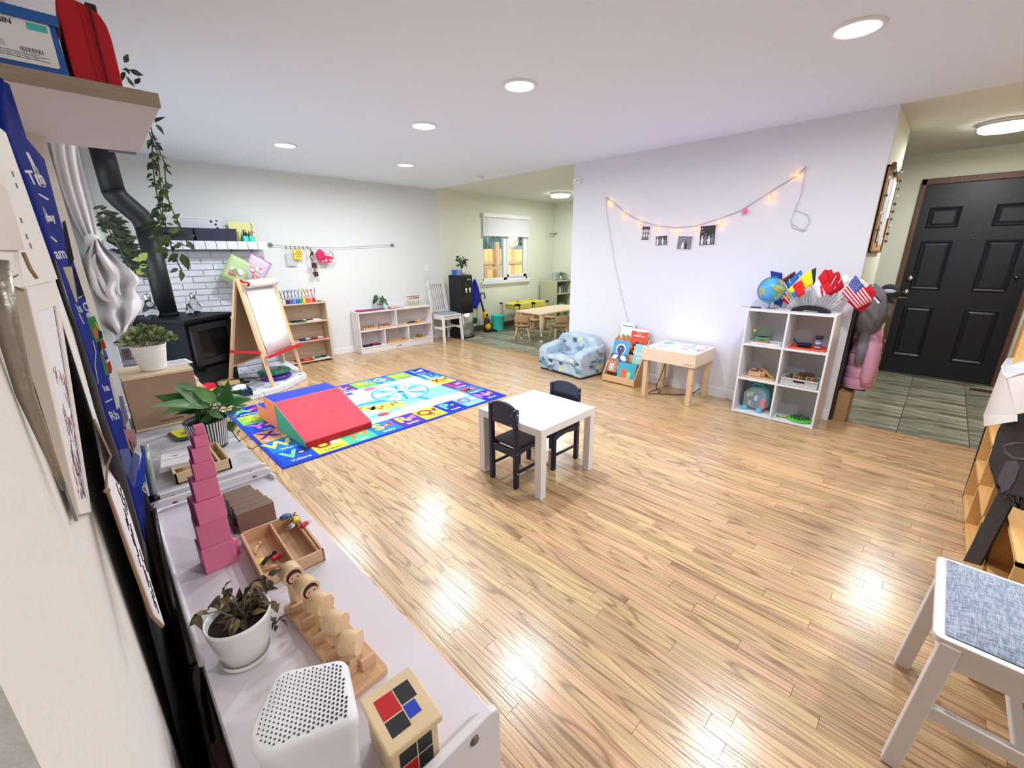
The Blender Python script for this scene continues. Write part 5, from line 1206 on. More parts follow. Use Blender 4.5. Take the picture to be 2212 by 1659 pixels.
t = thing('twine', 'brown jute twine knotted above the shadow-box frame', 'twine', (0, 0, 0))
MB().tube([at(*q_, Y=.60) for q_ in ((50, 545), (65, 580), (80, 602))], .0016, n=5).tube([at(*q_, Y=.56) for q_ in ((-5, 590), (10, 610), (2, 622), (14, 640), (26, 680))], .0012, n=5).build('cord', tw, t)
mb = MB()
for k in range(14): a = rr.random()*6.28; o_ = at(8, 612, Y=.56); mb.tube([o_, o_+Vector((.012*math.cos(a), 0, .012*math.sin(a)))], .0006, n=4)
mb.build('frayed_knot', tw, t)
t = thing('curtain_rod', 'brushed grey metal rod tapering down the wall left of the shadow-box frame', 'rod', (0, 0, 0))
MB().tube([at(*q_, Y=.55) for q_ in ((-12, 560), (15, 700), (55, 850), (95, 950), (138, 1055))], [.0085, .0075, .006, .0042, .002], n=14).build('rod', M('rod_metal', (150, 140, 126), .35, .75, bump=.2, bscale=60), t)
MB().tube([at(*q_, Y=.55) for q_ in ((136, 1060), (140, 1042), (144, 1062), (165, 1125))], .0012, n=5).build('hook_wire', grey, t)
t = thing('picture_board', 'wooden board with handwritten calligraphy lines hanging low on the near left wall', 'picture board', (0, 0, 0))
Bn = [at(230, 1010, Y=.74), at(346, 1330, Y=.74)]; Bf = [at(205, 915, Y=.98), at(240, 985, Y=.98)]
A0, A1, A2, A3 = at(202, 905, Y=1.0), at(238, 985, Y=.92), at(352, 1352, Y=.66), at(305, 1235, Y=.70)
MB().poly([A0, A1, A2, at(330, 1330, Y=.67), at(236, 1070, Y=.80)]).build('board', M('calligraphy_paper', (224, 216, 220), .8), t, solid=.004, recalc=False)
MB().tube([at(234, 1065, Y=.79), at(280, 1200, Y=.72), at(328, 1330, Y=.66), at(352, 1354, Y=.655)], .0022, n=5).build('wood_edge', M('board_edge', (150, 116, 84), .6), t)
mb = MB()
for k in range(26):
    f_ = k/26; a = (246+90*f_+rr.uniform(-6, 6), 1020+290*f_); mb.bar(at(a[0], a[1], Y=.78-.13*f_), at(a[0]+8, a[1]+26, Y=.775-.13*f_), .0010)
mb.build('handwriting', M('ink', (40, 38, 48), .8), t)
MB().tube([at(*q_, Y=.78) for q_ in ((203, 905), (240, 985), (232, 1005), (228, 1060))], .0013, n=5).sphere(at(231, 1060, Y=.775), .004, n=6).build('twine_hanger', tw, t)
# ---------------------------------------------------------------- curtain gathered in a knot
cu = M('sheer_curtain', (248, 248, 252), .8, alpha=.9)
t = thing('curtain', 'white curtain tied in a big loose knot at the patio window', 'curtain', (0, 0, 0))
def cloth(rows_px, m, name, amp=.012, fr_=7, Yb=3.2, n=14):
    rows = []
    for j, (l, r, py) in enumerate(rows_px):
        row = []
        for k in range(n+1):
            u_ = k/n; yy = py[0]+(py[1]-py[0])*u_; v = at(l+(r-l)*u_, yy, Y=Yb+.05*math.sin(u_*PI)*-1+amp*(math.sin(fr_*PI*u_+j*.6)+(.6*math.sin(11*u_-j*1.3) if n > 16 else 0))); row.append(v)
        rows.append(row)
    return MB().grid(rows).build(name, m, t, solid=.002, subd=1, recalc=False)
cloth([(98, 168, (300, 300)), (104, 172, (345, 340)), (120, 186, (400, 395)), (140, 200, (450, 445)), (162, 208, (490, 485)), (180, 212, (518, 508)), (192, 212, (530, 515))], cu, 'upper_drape', .03, 7, 3.0)
cloth([(196, 212, (524, 514)), (184, 228, (545, 535)), (177, 256, (572, 560)), (176, 286, (592, 585)), (180, 311, (612, 609)), (184, 284, (632, 622)), (188, 302, (648, 640)), (194, 309, (668, 656)), (204, 304, (688, 668)), (222, 296, (706, 680)), (240, 286, (718, 700)), (252, 276, (724, 716))], cu, 'tail', .055, 5, 2.92, 22)
mb = MB()
for (pp_, r_) in ((((206, 545), (198, 580), (204, 620), (226, 650), (250, 652)), .014), (((206, 545), (232, 562), (254, 590), (250, 622), (262, 640)), .012), (((232, 575), (246, 590), (242, 612)), .016), (((204, 560), (214, 600), (236, 640), (262, 668)), .012)):
    mb.tube([at(*q_, Y=2.86) for q_ in pp_], [r_*.3]+[r_]*(len(pp_)-2)+[r_*.3], n=8)
mb.build('fold', cu, t, subd=1)
MB().sphere(at(200, 522, Y=2.95), .030, n=10, sz=1.3).build('knot', cu, t)
ctb = M('curtain_backlit', (186, 214, 244), .7, alpha=.9)  # bluish copy of the curtain cloth, daylight behind it put into the colour
cloth([(98, 120, (300, 300)), (106, 138, (380, 380)), (128, 160, (450, 450)), (160, 186, (500, 505)), (186, 198, (530, 532))], ctb, 'lining_or_backlit', .01, 5, 3.06, 6)
cloth([(176, 200, (560, 545)), (172, 200, (600, 590)), (182, 215, (660, 640)), (192, 225, (685, 680))], ctb, 'lining_or_backlit', .01, 5, 3.0, 6)
# dark hanging fern behind the curtain
t = thing('hanging_fern', 'dark leafy plant trailing between the curtain knot and the stove pipe', 'plant', (0, 0, 0))
dl = [M('fern_dark', (44, 54, 40), .7), M('fern_mid', (70, 84, 54), .7), M('fern_light', (158, 178, 92), .6)]
mb = MB(); rr = random.Random(9)
for k in range(300):
    f_ = rr.random(); cxp = 220+75*f_; cyp = 470+115*f_; wv = 26*(1-.45*f_)
    px, py = cxp+rr.uniform(-wv, wv)*.9, cyp+rr.uniform(-wv, wv)*.7; p = at(px, py, Y=4.6+rr.uniform(-.1, .1)); a = rr.uniform(-.6, .9)
    leaf_into(mb, p, (math.cos(a), rr.uniform(-.4, .4), math.sin(a)-.2), .055+.03*rr.random(), .42, rr.uniform(-.7, .7), 0 if rr.random() < .7 else 1, .15, (rr.uniform(-.5, .5), -1, rr.uniform(-.3, .6)))
stuff(mb.build('foliage', dl, t))
mb = MB()
for b, tp in (((310, 560), (294, 560)), ((300, 562), (312, 552)), ((318, 572), (306, 576)), ((290, 585), (280, 596)), ((292, 582), (306, 590))):
    p0, p1 = at(*b, Y=4.5), at(*tp, Y=4.5); leaf_into(mb, p0, p1-p0, (p1-p0).length*1.6, .7, .3, 2, .15, (0, -1, .3))
mb.build('leaf', dl, t)
MB().tube([at(*q_, Y=4.5) for q_ in ((225, 480), (260, 540), (285, 585), (300, 598), (320, 590), (330, 600), (310, 604))], .004, n=5).tube([at(*q_, Y=4.5) for q_ in ((290, 585), (305, 580), (315, 585))], .003, n=5).build('stems', M('vine_stem', (62, 70, 50), .6), t)
hp0 = at(226, 520, Y=4.62); MB().tube([hp0+Vector((0, 0, .09)), (hp0.x, hp0.y, 2.38)], .003, n=5).build('hanging_cord', grey, t)
MB().lathe([(.05, 0), (.075, .10), (.07, .10), (.0, .09)], at(226, 520, Y=4.62), n=16, cap=False).build('hanging_pot', M('pot_pale', (206, 212, 210), .5), t)
t = thing('wall_sign', 'small pale plaque behind the dark plant on the far wall', 'plaque', (0, 0, 0))
a0, a1 = at(225, 520, Y=6.05), at(243, 535, Y=6.05); MB().box(a0.x, a1.x, 6.05, 6.07, a1.z, a0.z).build('plaque', M('plaque_blue', (200, 214, 216), .6), t)
# ---------------------------------------------------------------- alphabet rug
RO = Vector((.715, 2.935, 0)); RXv = Vector((2.87, 2.95, 0))-RO; RW, RH = 2.15, 1.575
rt = thing('alphabet_rug', 'colourful alphabet and animal play rug on the oak floor', 'rug', (RO.x, RO.y, 0), math.atan2(.012, 2.15))
rb = M('rug_base', (18, 60, 190), .95, bump=.3, bscale=400)
MB().box(0, RW, 0, RH, .0005, .008).build('rug_body', rb, rt, bevel=.003)
rug_c = {'b': (20, 80, 214), 'c': (30, 130, 226), 'n': (28, 42, 170), 'g': (120, 200, 90), 't': (80, 200, 150), 'y': (244, 226, 70), 'o': (238, 150, 90), 'p': (84, 50, 160), 'l': (110, 190, 232)}
RM = {k: M('rug_'+k, c, .95, bump=.25, bscale=500) for k, c in rug_c.items()}
mn = 'x'; m_ = .028; cw9 = (RW-2*m_)/9; rh6 = (RH-2*m_)/6
cells = {}
names = ['Alligator', 'Bear', 'Cat', 'Dog', 'Elephant', 'Fox', 'Goat', 'Hippo', 'Iguana', 'Jellyfish', 'Koala', 'Lobster', 'Monkey', 'Newt', 'Octopus', 'Panda', 'Quail', 'Rabbit', 'Snake', 'Tiger', 'Uakari', 'Vulture', 'Whale', 'X-ray fish', 'Yak', 'Zebra']
pos = [(i, 5) for i in range(9)]+[(8, 4), (8, 3), (8, 2), (8, 1)]+[(8-i, 0) for i in range(9)]+[(0, 1), (0, 2), (0, 3), (0, 4)]
colr = 'bycopgcgncypcblbypcgycbobgb'; colr = ['n', 'y', 'c', 'o', 'p', 'g', 'c', 'g', 'n', 'c', 'y', 'p', 'c', 'n', 'l', 'n', 'y', 'p', 'c', 't', 'y', 'b', 'c', 'o', 'b', 'g']
lcol = {'n': (90, 210, 150), 'y': (150, 60, 40), 'c': (240, 226, 80), 'o': (70, 40, 140), 'p': (240, 200, 90), 'g': (240, 220, 60), 'b': (120, 220, 140), 'l': (150, 80, 200), 't': (240, 120, 60)}
acol = [(200, 60, 90), (240, 140, 60), (240, 240, 240), (40, 50, 90), (120, 70, 50), (220, 110, 180)]
rr = random.Random(2)
groups = {}
def acc(c, rough=.95):
    if c not in groups: groups[c] = MB()
    return groups[c]
def flat(mb, pts, z): mb.poly([(x, y, z) for x, y in pts])
def ell(cx, cy, rx, ry, rot=0, n=16): return [(cx+rx*math.cos(a)*math.cos(rot)-ry*math.sin(a)*math.sin(rot), cy+rx*math.cos(a)*math.sin(rot)+ry*math.sin(a)*math.cos(rot)) for a in [2*PI*k/n for k in range(n)]]
for i, (cx, cy) in enumerate(pos):
    x0, y0 = m_+cx*cw9, m_+cy*rh6
    MB().box(x0, x0+cw9, y0, y0+rh6, .008, .0086).build('letter_square', RM[colr[i]], rt)
    T = Matrix.Translation((x0+cw9*.36, y0+rh6*.60, .0088)); lc = lcol[colr[i]]
    if i in (12, 11): lc = (220, 60, 70)
    if i == 13: lc = (236, 120, 190)
    if i == 24: lc = (230, 120, 210)
    if i == 22: lc = (240, 232, 110)
    text_polys(acc(lc), chr(65+i), .185, T, bold=.006)
    T = Matrix.Translation((x0+cw9*.52, y0+rh6*.16, .0088)); text_polys(acc((240, 240, 240) if colr[i] not in 'yg' else (60, 70, 40)), names[i], .045, T, bold=.0008)
    ac = acol[i % 6]; ax, ay = x0+cw9*.72, y0+rh6*.60
    flat(acc(ac), ell(ax, ay, .048, .026, rr.uniform(-.5, .5)), .0090); flat(acc(ac), ell(ax+.035, ay+.035, .02, .018), .0091)
    flat(acc((240, 240, 240)), ell(ax-.01, ay-.005, .02, .010), .0093); flat(acc((30, 30, 40)), ell(ax+.038, ay+.040, .005, .005, 0, 8), .0094)
    for s in (-1, 1): flat(acc(ac), [(ax+s*.025-.006, ay), (ax+s*.025+.006, ay), (ax+s*.03+.006, ay-.045), (ax+s*.03-.006, ay-.045)], .00895)
fx0, fx1, fy0, fy1 = m_+cw9, RW-m_-cw9, m_+rh6, RH-m_-rh6
MB().box(fx0, fx1, fy0, fy1, .008, .0085).build('centre_field', M('rug_cream', (236, 238, 230), .95, bump=.25, bscale=500), rt)
def fxy(u_, v_): return (fx0+u_*(fx1-fx0), fy0+v_*(fy1-fy0))
lb = (130, 206, 240); mbu = (60, 150, 220)
flat(acc(lb), [fxy(0, .12), fxy(.45, .10), fxy(.72, .22), fxy(1, .14), fxy(1, .50), fxy(.7, .45), fxy(.55, .60), fxy(.35, .52), fxy(.15, .62), fxy(0, .55)], .0087)
flat(acc(mbu), [fxy(.02, .45), fxy(.2, .40), fxy(.45, .50), fxy(.6, .42), fxy(.55, .52), fxy(.3, .56), fxy(.1, .55)], .0089)
flat(acc((206, 236, 246)), [fxy(.1, .20), fxy(.3, .16), fxy(.5, .24), fxy(.4, .34), fxy(.15, .30)], .0089)
cxw, cyw = fxy(.73, .60); Rw = .30
flat(acc(mbu), ell(cxw, cyw, Rw, Rw*.97, 0, 40), .0091)
flat(acc((160, 214, 240)), ell(cxw, cyw, Rw*.94, Rw*.91, 0, 40), .0092)
mon = ['January', 'February', 'March', 'April', 'May', 'June', 'July', 'August', 'September', 'October', 'November', 'December']
for k in range(12):
    a0 = 2*PI*k/12+.04; a1 = a0+2*PI/12-.10
    flat(acc((244, 246, 246) if k % 2 else (110, 196, 236)), [(cxw+.05*math.cos((a0+a1)/2), cyw+.05*math.sin((a0+a1)/2))]+[(cxw+.265*math.cos(a0+(a1-a0)*q/4), cyw+.265*math.sin(a0+(a1-a0)*q/4)) for q in range(5)], .0094)
    am = (a0+a1)/2; T = Matrix.Translation((cxw+.175*math.cos(am), cyw+.175*math.sin(am), .0097)) @ Matrix.Rotation(am if math.cos(am) > -.01 else am+PI, 4, 'Z')
    text_polys(acc(((30, 50, 120), (190, 60, 110))[k % 2]), mon[k], .036, T, bold=.0008)
flat(acc((40, 110, 200)), ell(cxw, cyw, .035, .035), .0098)
flat(acc(mbu), [(cxw-.02, cyw-.04), (cxw+.02, cyw-.04), (cxw+.10, cyw-.42), (cxw+.04, cyw-.42)], .0093)
gx, gy = fxy(.40, .30)   # giraffe
gf = (240, 210, 90); gs = (170, 90, 50)
flat(acc(gf), ell(gx+.22, gy+.02, .17, .085, -.12), .0096)
flat(acc(gf), [(gx+.08, gy+.0), (gx+.14, gy+.10), (gx-.16, gy+.30), (gx-.20, gy+.24)], .0096)
flat(acc((236, 190, 110)), ell(gx-.22, gy+.27, .075, .05, -.2), .0099); flat(acc((180, 60, 60)), ell(gx-.10, gy+.29, .06, .055), .0101)
for k in range(26):
    f_ = rr.random()
    if k % 2: q_ = (gx+.22+rr.uniform(-.13, .13), gy+.02+rr.uniform(-.05, .05))
    else: q_ = (gx+.10-.26*f_+rr.uniform(-.02, .02), gy+.05+.22*f_+rr.uniform(-.02, .02))
    flat(acc(gs), ell(*q_, .016, .013, rr.random(), 7), .0100)
for dx in (.12, .18, .28, .34): flat(acc(gf), [(gx+dx, gy), (gx+dx+.03, gy), (gx+dx+.035, gy-.14), (gx+dx+.005, gy-.14)], .0095)
for (u_, v_, c, kind) in ((.06, .86, (90, 190, 110), 'star'), (.24, .86, (40, 120, 210), 'tri'), (.44, .92, (80, 90, 160), 'rect'), (.62, .93, (230, 110, 170), 'pent'), (.30, .72, (240, 190, 80), 'star'), (.16, .60, (240, 190, 130), 'ell'), (.10, .40, (236, 170, 110), 'ell'), (.45, .14, (200, 60, 90), 'ell'), (.22, .30, (60, 130, 200), 'rect2')):
    cx, cy = fxy(u_, v_)
    if kind == 'star': P_ = [(cx+(.06 if q % 2 == 0 else .028)*math.cos(PI*q/5+.3), cy+(.06 if q % 2 == 0 else .028)*math.sin(PI*q/5+.3)) for q in range(10)]
    elif kind == 'tri': P_ = [(cx-.08, cy-.05), (cx+.08, cy-.05), (cx, cy+.06)]
    elif kind == 'rect': P_ = [(cx-.10, cy-.04), (cx+.10, cy-.04), (cx+.10, cy+.04), (cx-.10, cy+.04)]
    elif kind == 'rect2': P_ = [(cx-.01, cy-.08), (cx+.01, cy-.08), (cx+.01, cy+.08), (cx-.01, cy+.08)]
    elif kind == 'pent': P_ = ell(cx, cy, .085, .06, .3, 5)
    else: P_ = ell(cx, cy, .06, .035)
    flat(acc(c), P_, .0094)
    flat(acc((40, 50, 70)), ell(cx-.02, cy, .007, .010, 0, 8), .0099); flat(acc((40, 50, 70)), ell(cx+.02, cy, .007, .010, 0, 8), .0099)
for c, mb in groups.items(): mb.build('print', M('rugprint_%d_%d_%d' % c, c, .95), rt)
# ---------------------------------------------------------------- foam climbing pieces
def foam(n, c): return M(n, c, .55, bump=.06, bscale=18)
fo = {'red': foam('foam_red', (206, 36, 64)), 'redd': foam('foam_red_dark', (180, 16, 32)), 'green': foam('foam_green', (54, 160, 124)), 'blue': foam('foam_blue', (28, 60, 186)), 'orange': foam('foam_orange', (230, 124, 78))}
FZ = .0085
wl0 = Vector((.945, 3.125, FZ))
wt = thing('foam_wedge', 'red foam wedge with green sides on the alphabet rug', 'foam wedge', wl0, math.radians(3))
wW, wL, wH, lipz = .545, .535, .243, .052
mb = MB()
prof = [(0, 0), (0, lipz), (wL, wH), (wL, 0)]
vs = [(0, y, z) for y, z in prof]+[(wW, y, z) for y, z in prof]
mb.add(vs, [(0, 1, 2, 3)], 1); mb.add(vs, [(7, 6, 5, 4)], 1)
mb.add(vs, [(1, 0, 4, 5)], 2); mb.add(vs, [(2, 1, 5, 6)], 0); mb.add(vs, [(3, 2, 6, 7)], 1); mb.add(vs, [(0, 3, 7, 4)], 1)
me = mb.build('wedge_body', [fo['red'], fo['green'], fo['redd']], wt)
bm = bmesh.new(); bm.from_mesh(me.data); bmesh.ops.remove_doubles(bm, verts=bm.verts, dist=1e-5); bmesh.ops.recalc_face_normals(bm, faces=bm.faces); bm.to_mesh(me.data); bm.free()
md = me.modifiers.new('bevel', 'BEVEL'); md.width = .008; md.segments = 3
rr = random.Random(6); cr = MB()
for k in range(7):
    y0_ = .15+.28*rr.random(); x0_ = .10+.25*rr.random(); pts = []
    for q in range(6):
        x = x0_+q*.03; y = y0_+.012*math.sin(q*.8+k); pts.append((x, y, lipz+(wH-lipz)*y/wL-.0006))
    cr.tube(pts, [.0004, .0014, .0018, .0018, .0014, .0004], n=6)
cr.build('crease', fo['red'], wt)
mb = MB()
for x in (.0, wW): mb.tube([(x, 0, lipz), (x, wL, wH)], .003, n=6)
mb.build('piping', M('foam_piping', (214, 150, 150), .6), wt)
s0 = wt.matrix_basis
st_ = thing('foam_stairs', 'two-step foam stairs with blue treads and orange sides behind the red wedge', 'foam steps', wl0+Vector((-.028, wL+.004, 0)), math.radians(3))
def steps(): return [(0, 0), (0, .243), (.235, .243), (.235, .122), (.46, .122), (.46, 0)]
P_ = steps(); mb = MB(); vs = [(0, y, z) for y, z in P_]+[(wW+.0, y, z) for y, z in P_]
mb.add(vs, [(0, 1, 2, 3, 4, 5)], 1); mb.add(vs, [(11, 10, 9, 8, 7, 6)], 1)
for i in range(6):
    j = (i+1) % 6; mb.add(vs, [(i, i+6, j+6, j)], 0 if i in (1, 3, 5) else 1)
o = mb.build('stairs_body', [fo['blue'], fo['orange']], st_)
bm = bmesh.new(); bm.from_mesh(o.data); bmesh.ops.remove_doubles(bm, verts=bm.verts, dist=1e-5); bmesh.ops.recalc_face_normals(bm, faces=bm.faces); bm.to_mesh(o.data); bm.free()
md = o.modifiers.new('bevel', 'BEVEL'); md.width = .008; md.segments = 3
mb = MB(); mb.tube([(0, y, z) for y, z in P_[:5]], .0025, n=6); mb.build('piping', M('foam_piping2', (230, 180, 160), .6), st_)
# ---------------------------------------------------------------- white play table
tt = thing('play_table', 'white square play table between two navy children chairs', 'table', (1.925, 1.70, 0), math.radians(.5))
hw = .268
MB().box(-hw, hw, -hw, hw, .398, .446).build('tabletop', white_g, tt, bevel=.002)
for sx in (-1, 1):
    for sy in (-1, 1): MB().box(sx*hw-(.048 if sx > 0 else 0), sx*hw+(0 if sx > 0 else .048), sy*hw-(.048 if sy > 0 else 0), sy*hw+(0 if sy > 0 else .048), 0, .3975).build('leg', white_g, tt, bevel=.0015)
# navy chairs
nvm = M('navy_lacquer', (24, 34, 66), .35)
def navy_chair(lab, loc, rz, w=.105):
    """faces +y locally, origin at the middle of the seat on the floor"""
    t = thing('child_chair', lab, 'chair', loc, rz, group='navy children chairs at the play table')
    d, sh, bh = .125, .275, .520
    for s in (-1, 1):
        MB().box(s*w-.013, s*w+.013, -d-.014, -d+.018, 0, bh).build('rear_post', nvm, t, bevel=.004)
        MB().box(s*w-.013, s*w+.013, d-.018, d+.010, 0, sh-.012).build('front_leg', nvm, t, bevel=.004)
        MB().prism([(-d, sh-.065), (-d, sh-.012), (d-.01, sh-.012), (d-.01, sh-.065), (d-.05, sh-.048), (0, sh-.038), (-d+.05, sh-.048)], s*w-.008, s*w+.008, plane='YZ').build('side_rail', nvm, t)
        MB().box(s*w-.006, s*w+.006, -d, d, .095, .112).build('stretcher', nvm, t, bevel=.002)
    MB().box(-w-.006, w+.006, -d+.012, d+.02, sh-.012, sh+.004).build('seat', nvm, t, bevel=.005)
    MB().box(-w, w, -d-.006, -d+.008, sh-.065, sh-.014).build('rear_rail', nvm, t); MB().prism([(-w, sh-.062), (-w, sh-.012), (w, sh-.012), (w, sh-.062), (w-.05, sh-.046), (0, sh-.036), (-w+.05, sh-.046)], d-.010, d+.004, plane='XZ').build('front_rail', nvm, t)
    top = [(w, bh-.02)]+[(w*math.cos(a), bh-.016+.045*math.sin(a)) for a in [PI*k/14 for k in range(1, 14)]]+[(-w, bh-.02), (-w, bh-.115), (w, bh-.115)]
    MB().prism(top, -d-.008, -d+.010, plane='XZ').build('back_panel', nvm, t, bevel=.003)
    mb = MB()
    for s in (-1, 1):
        for z in (bh-.03, bh-.09, sh-.04, .103): mb.lathe([(.005, -.0005), (.005, .001), (0, .0015)], (s*(w+.013), -d+.002, z), T=Matrix.Rotation(s*PI/2, 3, 'Y'), n=8)
        for z in (bh-.04, bh-.1): mb.lathe([(.004, 0), (.004, .0015), (0, .002)], (s*(w-.03), -d-.008, z), T=Matrix.Rotation(PI/2, 3, 'X'), n=8)
    mb.build('screw', chrome, t)
navy_chair('navy child chair on the left side of the white table, its back towards the rug', (1.775, 1.732, 0), math.radians(-89))
navy_chair('navy child chair on the far side of the white table, half hidden by the tabletop', (2.122, 1.725, 0), math.radians(89), .115)
# ---------------------------------------------------------------- white toy shelf on the far wall
X0s, X1s, Y0s, Y1s, Zs = 2.72, 3.98, 5.828, 6.045, .605
us = thing('toy_shelf', 'low white five-compartment shelf with wooden materials against the far wall', 'shelf', (0, 0, 0))
Y1s = 6.05; shell2 = M('shelf_white2', (226, 220, 222), .45); 
MB().box(X0s, X0s+.018, Y0s, Y1s, 0, Zs).build('side_panel', shell2, us, bevel=.004); MB().box(X1s-.018, X1s, Y0s, Y1s, 0, Zs).build('side_panel', shell2, us, bevel=.004)
MB().box(X0s+.018, X1s-.018, Y0s, Y1s, Zs-.022, Zs-.002).build('top_panel', shell2, us, bevel=.002)
MB().box(X0s+.018, X1s-.018, Y0s, Y1s, .315, .333).build('shelf_board', shell2, us, bevel=.002); MB().box(X0s+.018, X1s-.018, Y0s, Y1s, .075, .090).build('bottom_panel', shell2, us, bevel=.002)
MB().box(X0s+.018, X1s-.018, Y0s+.006, Y0s+.020, .0, .075).build('toe_board', shell2, us)
MB().box(X0s+.018, X1s-.018, Y1s-.006, Y1s, .0, Zs-.02).build('back_panel', M('shelf_back', (212, 200, 202), .5, noise=.04, nscale=4), us)
MB().box(3.325, 3.341, Y0s+.002, Y1s-.006, .333, Zs-.022).build('divider', shell2, us)
for x in (3.11, 3.52): MB().box(x, x+.016, Y0s+.002, Y1s-.006, .090, .315).build('divider', shell2, us)
mb = MB(); mb.box(3.30, 3.34, Y0s+.0045, Y0s+.006, .03, .040).box(3.345, 3.38, Y0s+.0045, Y0s+.006, .028, .046); mb.build('logo_print', brown, us)
for x, z in ((X0s, .35), (X0s, .1)): MB().box(X0s-.001, X0s, Y0s+.04, Y0s+.05, z, z+.01).box(X0s-.001, X0s, Y0s+.16, Y0s+.17, z, z+.01).build('bolt', grey, us)
# contents
rb_ = [red, solid('rod_blue', (70, 84, 130))]
for r_ in range(4):
    t = thing('counting_rod', ('longest', 'second', 'third', 'shortest')[r_]+' red and blue counting rod lying on the toy shelf top', 'rod', (2.75, 5.85+.028*r_, Zs-.001), math.radians(2.0), group='red and blue counting rods')
    n_ = 8-r_
    for k in range(n_): MB().box(k*.052, (k+1)*.052-.0005, 0, .024, 0, .020).build('segment', rb_[k % 2], t)
def plant_simple(name, lab, loc, potprof, pm, leaves, lm, hgt, spread, ls, seed, wd=.6, trail=False):
    t = thing(name, lab, 'plant', loc); MB().lathe(potprof, n=20, cap=False).build('pot', pm, t)
    zt = potprof[-1][1]; MB().lathe([(potprof[-1][0], zt-.005), (0, zt-.004)], n=16, cap=False).build('soil', soil, t)
    rr = random.Random(seed); sm = MB()
    for k in range(leaves):
        a = rr.random()*6.283; h_ = hgt*(.25+.75*rr.random()); r_ = spread*(.3+.7*rr.random()); p = Vector((r_*math.cos(a), r_*math.sin(a), zt+h_))
        sm.tube([(0, 0, zt-.005), (p.x*.3, p.y*.3, zt+h_*.6), p], .0018, n=4)
        place_leaf('leaf', rr.choice(lm), t, p, (math.cos(a), math.sin(a), rr.uniform(-.9, .3)), ls*(.8+.4*rr.random()), rr.uniform(-.8, .8), 1)
    sm.build('stems', stm, t); return t
glm = [leaf_mesh('leaf', M('heart_leaf%d' % i, c, .35), 1, .85, .2, .35) for i, c in enumerate(((40, 84, 42), (60, 108, 52), (36, 70, 44)))]
gpm = M('glass_pot', (196, 214, 220), .1, trans=.5)
plant_simple('potted_plant', 'heart-leaved plant in a pale glass pot on the toy shelf', (3.135, 5.93, Zs-.001), [(0, .001), (.035, .001), (.045, .03), (.046, .075), (.042, .075)], gpm, 13, glm, .15, .07, .085, 5)
t = thing('wooden_box', 'small natural wood box beside the plant pot on the toy shelf', 'box', (3.33, 5.90, Zs-.001), .0)
MB().box(-.07, .07, -.035, .035, 0, .005).build('bottom', beech, t)
for b in ((-.07, .07, -.035, -.029), (-.07, .07, .029, .035), (-.07, -.064, -.035, .035), (.064, .07, -.035, .035)): MB().box(*b, 0, .03).build('side', beech, t)
t = thing('memo_pad', 'tiny black-edged pad next to the wood box on the toy shelf', 'pad', (3.45, 5.87, Zs-.001), .2); MB().box(-.03, .03, -.02, .02, 0, .006).build('pad', navy, t); MB().box(-.026, .026, -.016, .016, .006, .008).build('sheet', paper, t)
t = thing('bead_rack', 'wooden bead hanger stand with rows of tiny coloured beads on the toy shelf', 'bead stand', (3.72, 5.93, Zs-.001))
MB().box(-.12, .13, -.06, .07, 0, .010).build('base', M('pale_maple2', (232, 216, 170), .5), t)
for y, x0_, x1_, z in ((-.045, -.10, .06, .135), (.05, -.08, .13, .15)):
    for x in (x0_+.01, x1_-.01): MB().tube([(x, y, .01), (x, y, z)], .0035, n=6).build('post', beech, t)
    MB().tube([(x0_-.01, y, z), (x1_+.01, y, z)], .004, n=6).build('rod', brown, t)
    mb = MB(); cs = [MB() for _ in range(3)]
    for k in range(16):
        cs[k % 3].sphere((x0_+(x1_-x0_)*k/15, y-.008, z-.006), .006, n=5)
    for k in range(3): cs[k].build('bead', (red, yellow, brown)[k], t)
MB().box(-.09, .07, -.055, -.03, .01, .05).build('card_strip', M('sage_card', (176, 186, 160), .7), t)
for k, x in enumerate((3.045-.11, 3.215)):
    t = tray(('left', 'right')[k]+' beech tray with brown cut-out numerals in the upper left compartment', (2.90+.245*k, 5.90, .334), .225, .125, beech, h=.03, rimw=.006)
    mb = MB()
    for j, ch_ in enumerate('12345' if k == 0 else '67890'): text_polys(mb, ch_, .060, frame((-.08+j*.04, .0+.01*(j % 2), .035), (1, 0, 0), (0, .35, 1)), depth=.006, bold=.002)
    mb.build('numeral', M('sand_brown', (110, 66, 42), .7), t)
t = tray('long pale tray with toys in the upper right compartment', (3.60, 5.90, .334), .48, .12, M('tray_pale', (230, 196, 140), .5), h=.018)
MB().sphere((.16, 0, .03), .022, n=8).sphere((.20, .02, .03), .018, n=8).sphere((.13, .02, .028), .016, n=8).build('star_toy', M('amber', (236, 180, 80), .5), t)
MB().box(-.2, -.08, -.03, .0, .006, .012).box(-.05, .10, .0, .02, .006, .014).build('stick', brown, t); mb = MB()
for k in range(7): mb.sphere((-.0+.03*k, .035, .022), .014, n=6)
mb.build('dark_bead', navy, t)
for k, (lab, x, m1, m2) in enumerate((('navy tray of dark pieces in the lower left compartment', 2.845, navy, navy), ('dark tray with red shapes in the lower left compartment', 2.995, solid('tray_charcoal', (40, 40, 60)), red))):
    t = tray(lab, (x, 5.90+.02*k, .091), .13, .12, m1, h=.014)
    for q in range(4): MB().lathe([(.018, .004), (.018, .018), (0, .02)], ((q % 2)*.05-.025, (q//2)*.045-.02, 0), n=10).build('knob_piece', m2, t)
t = tray('wide wooden tray with stacked boards in the lower middle compartment', (3.32, 5.90, .091), .36, .13, M('tray_ochre', (206, 164, 100), .5), h=.03)
for q in range(3): MB().box(-.16+.01*q, .12-.02*q, -.05, .05, .006+q*.012, .016+q*.012).build('board', M('honey%d' % q, (214-10*q, 176-10*q, 116), .5), t)
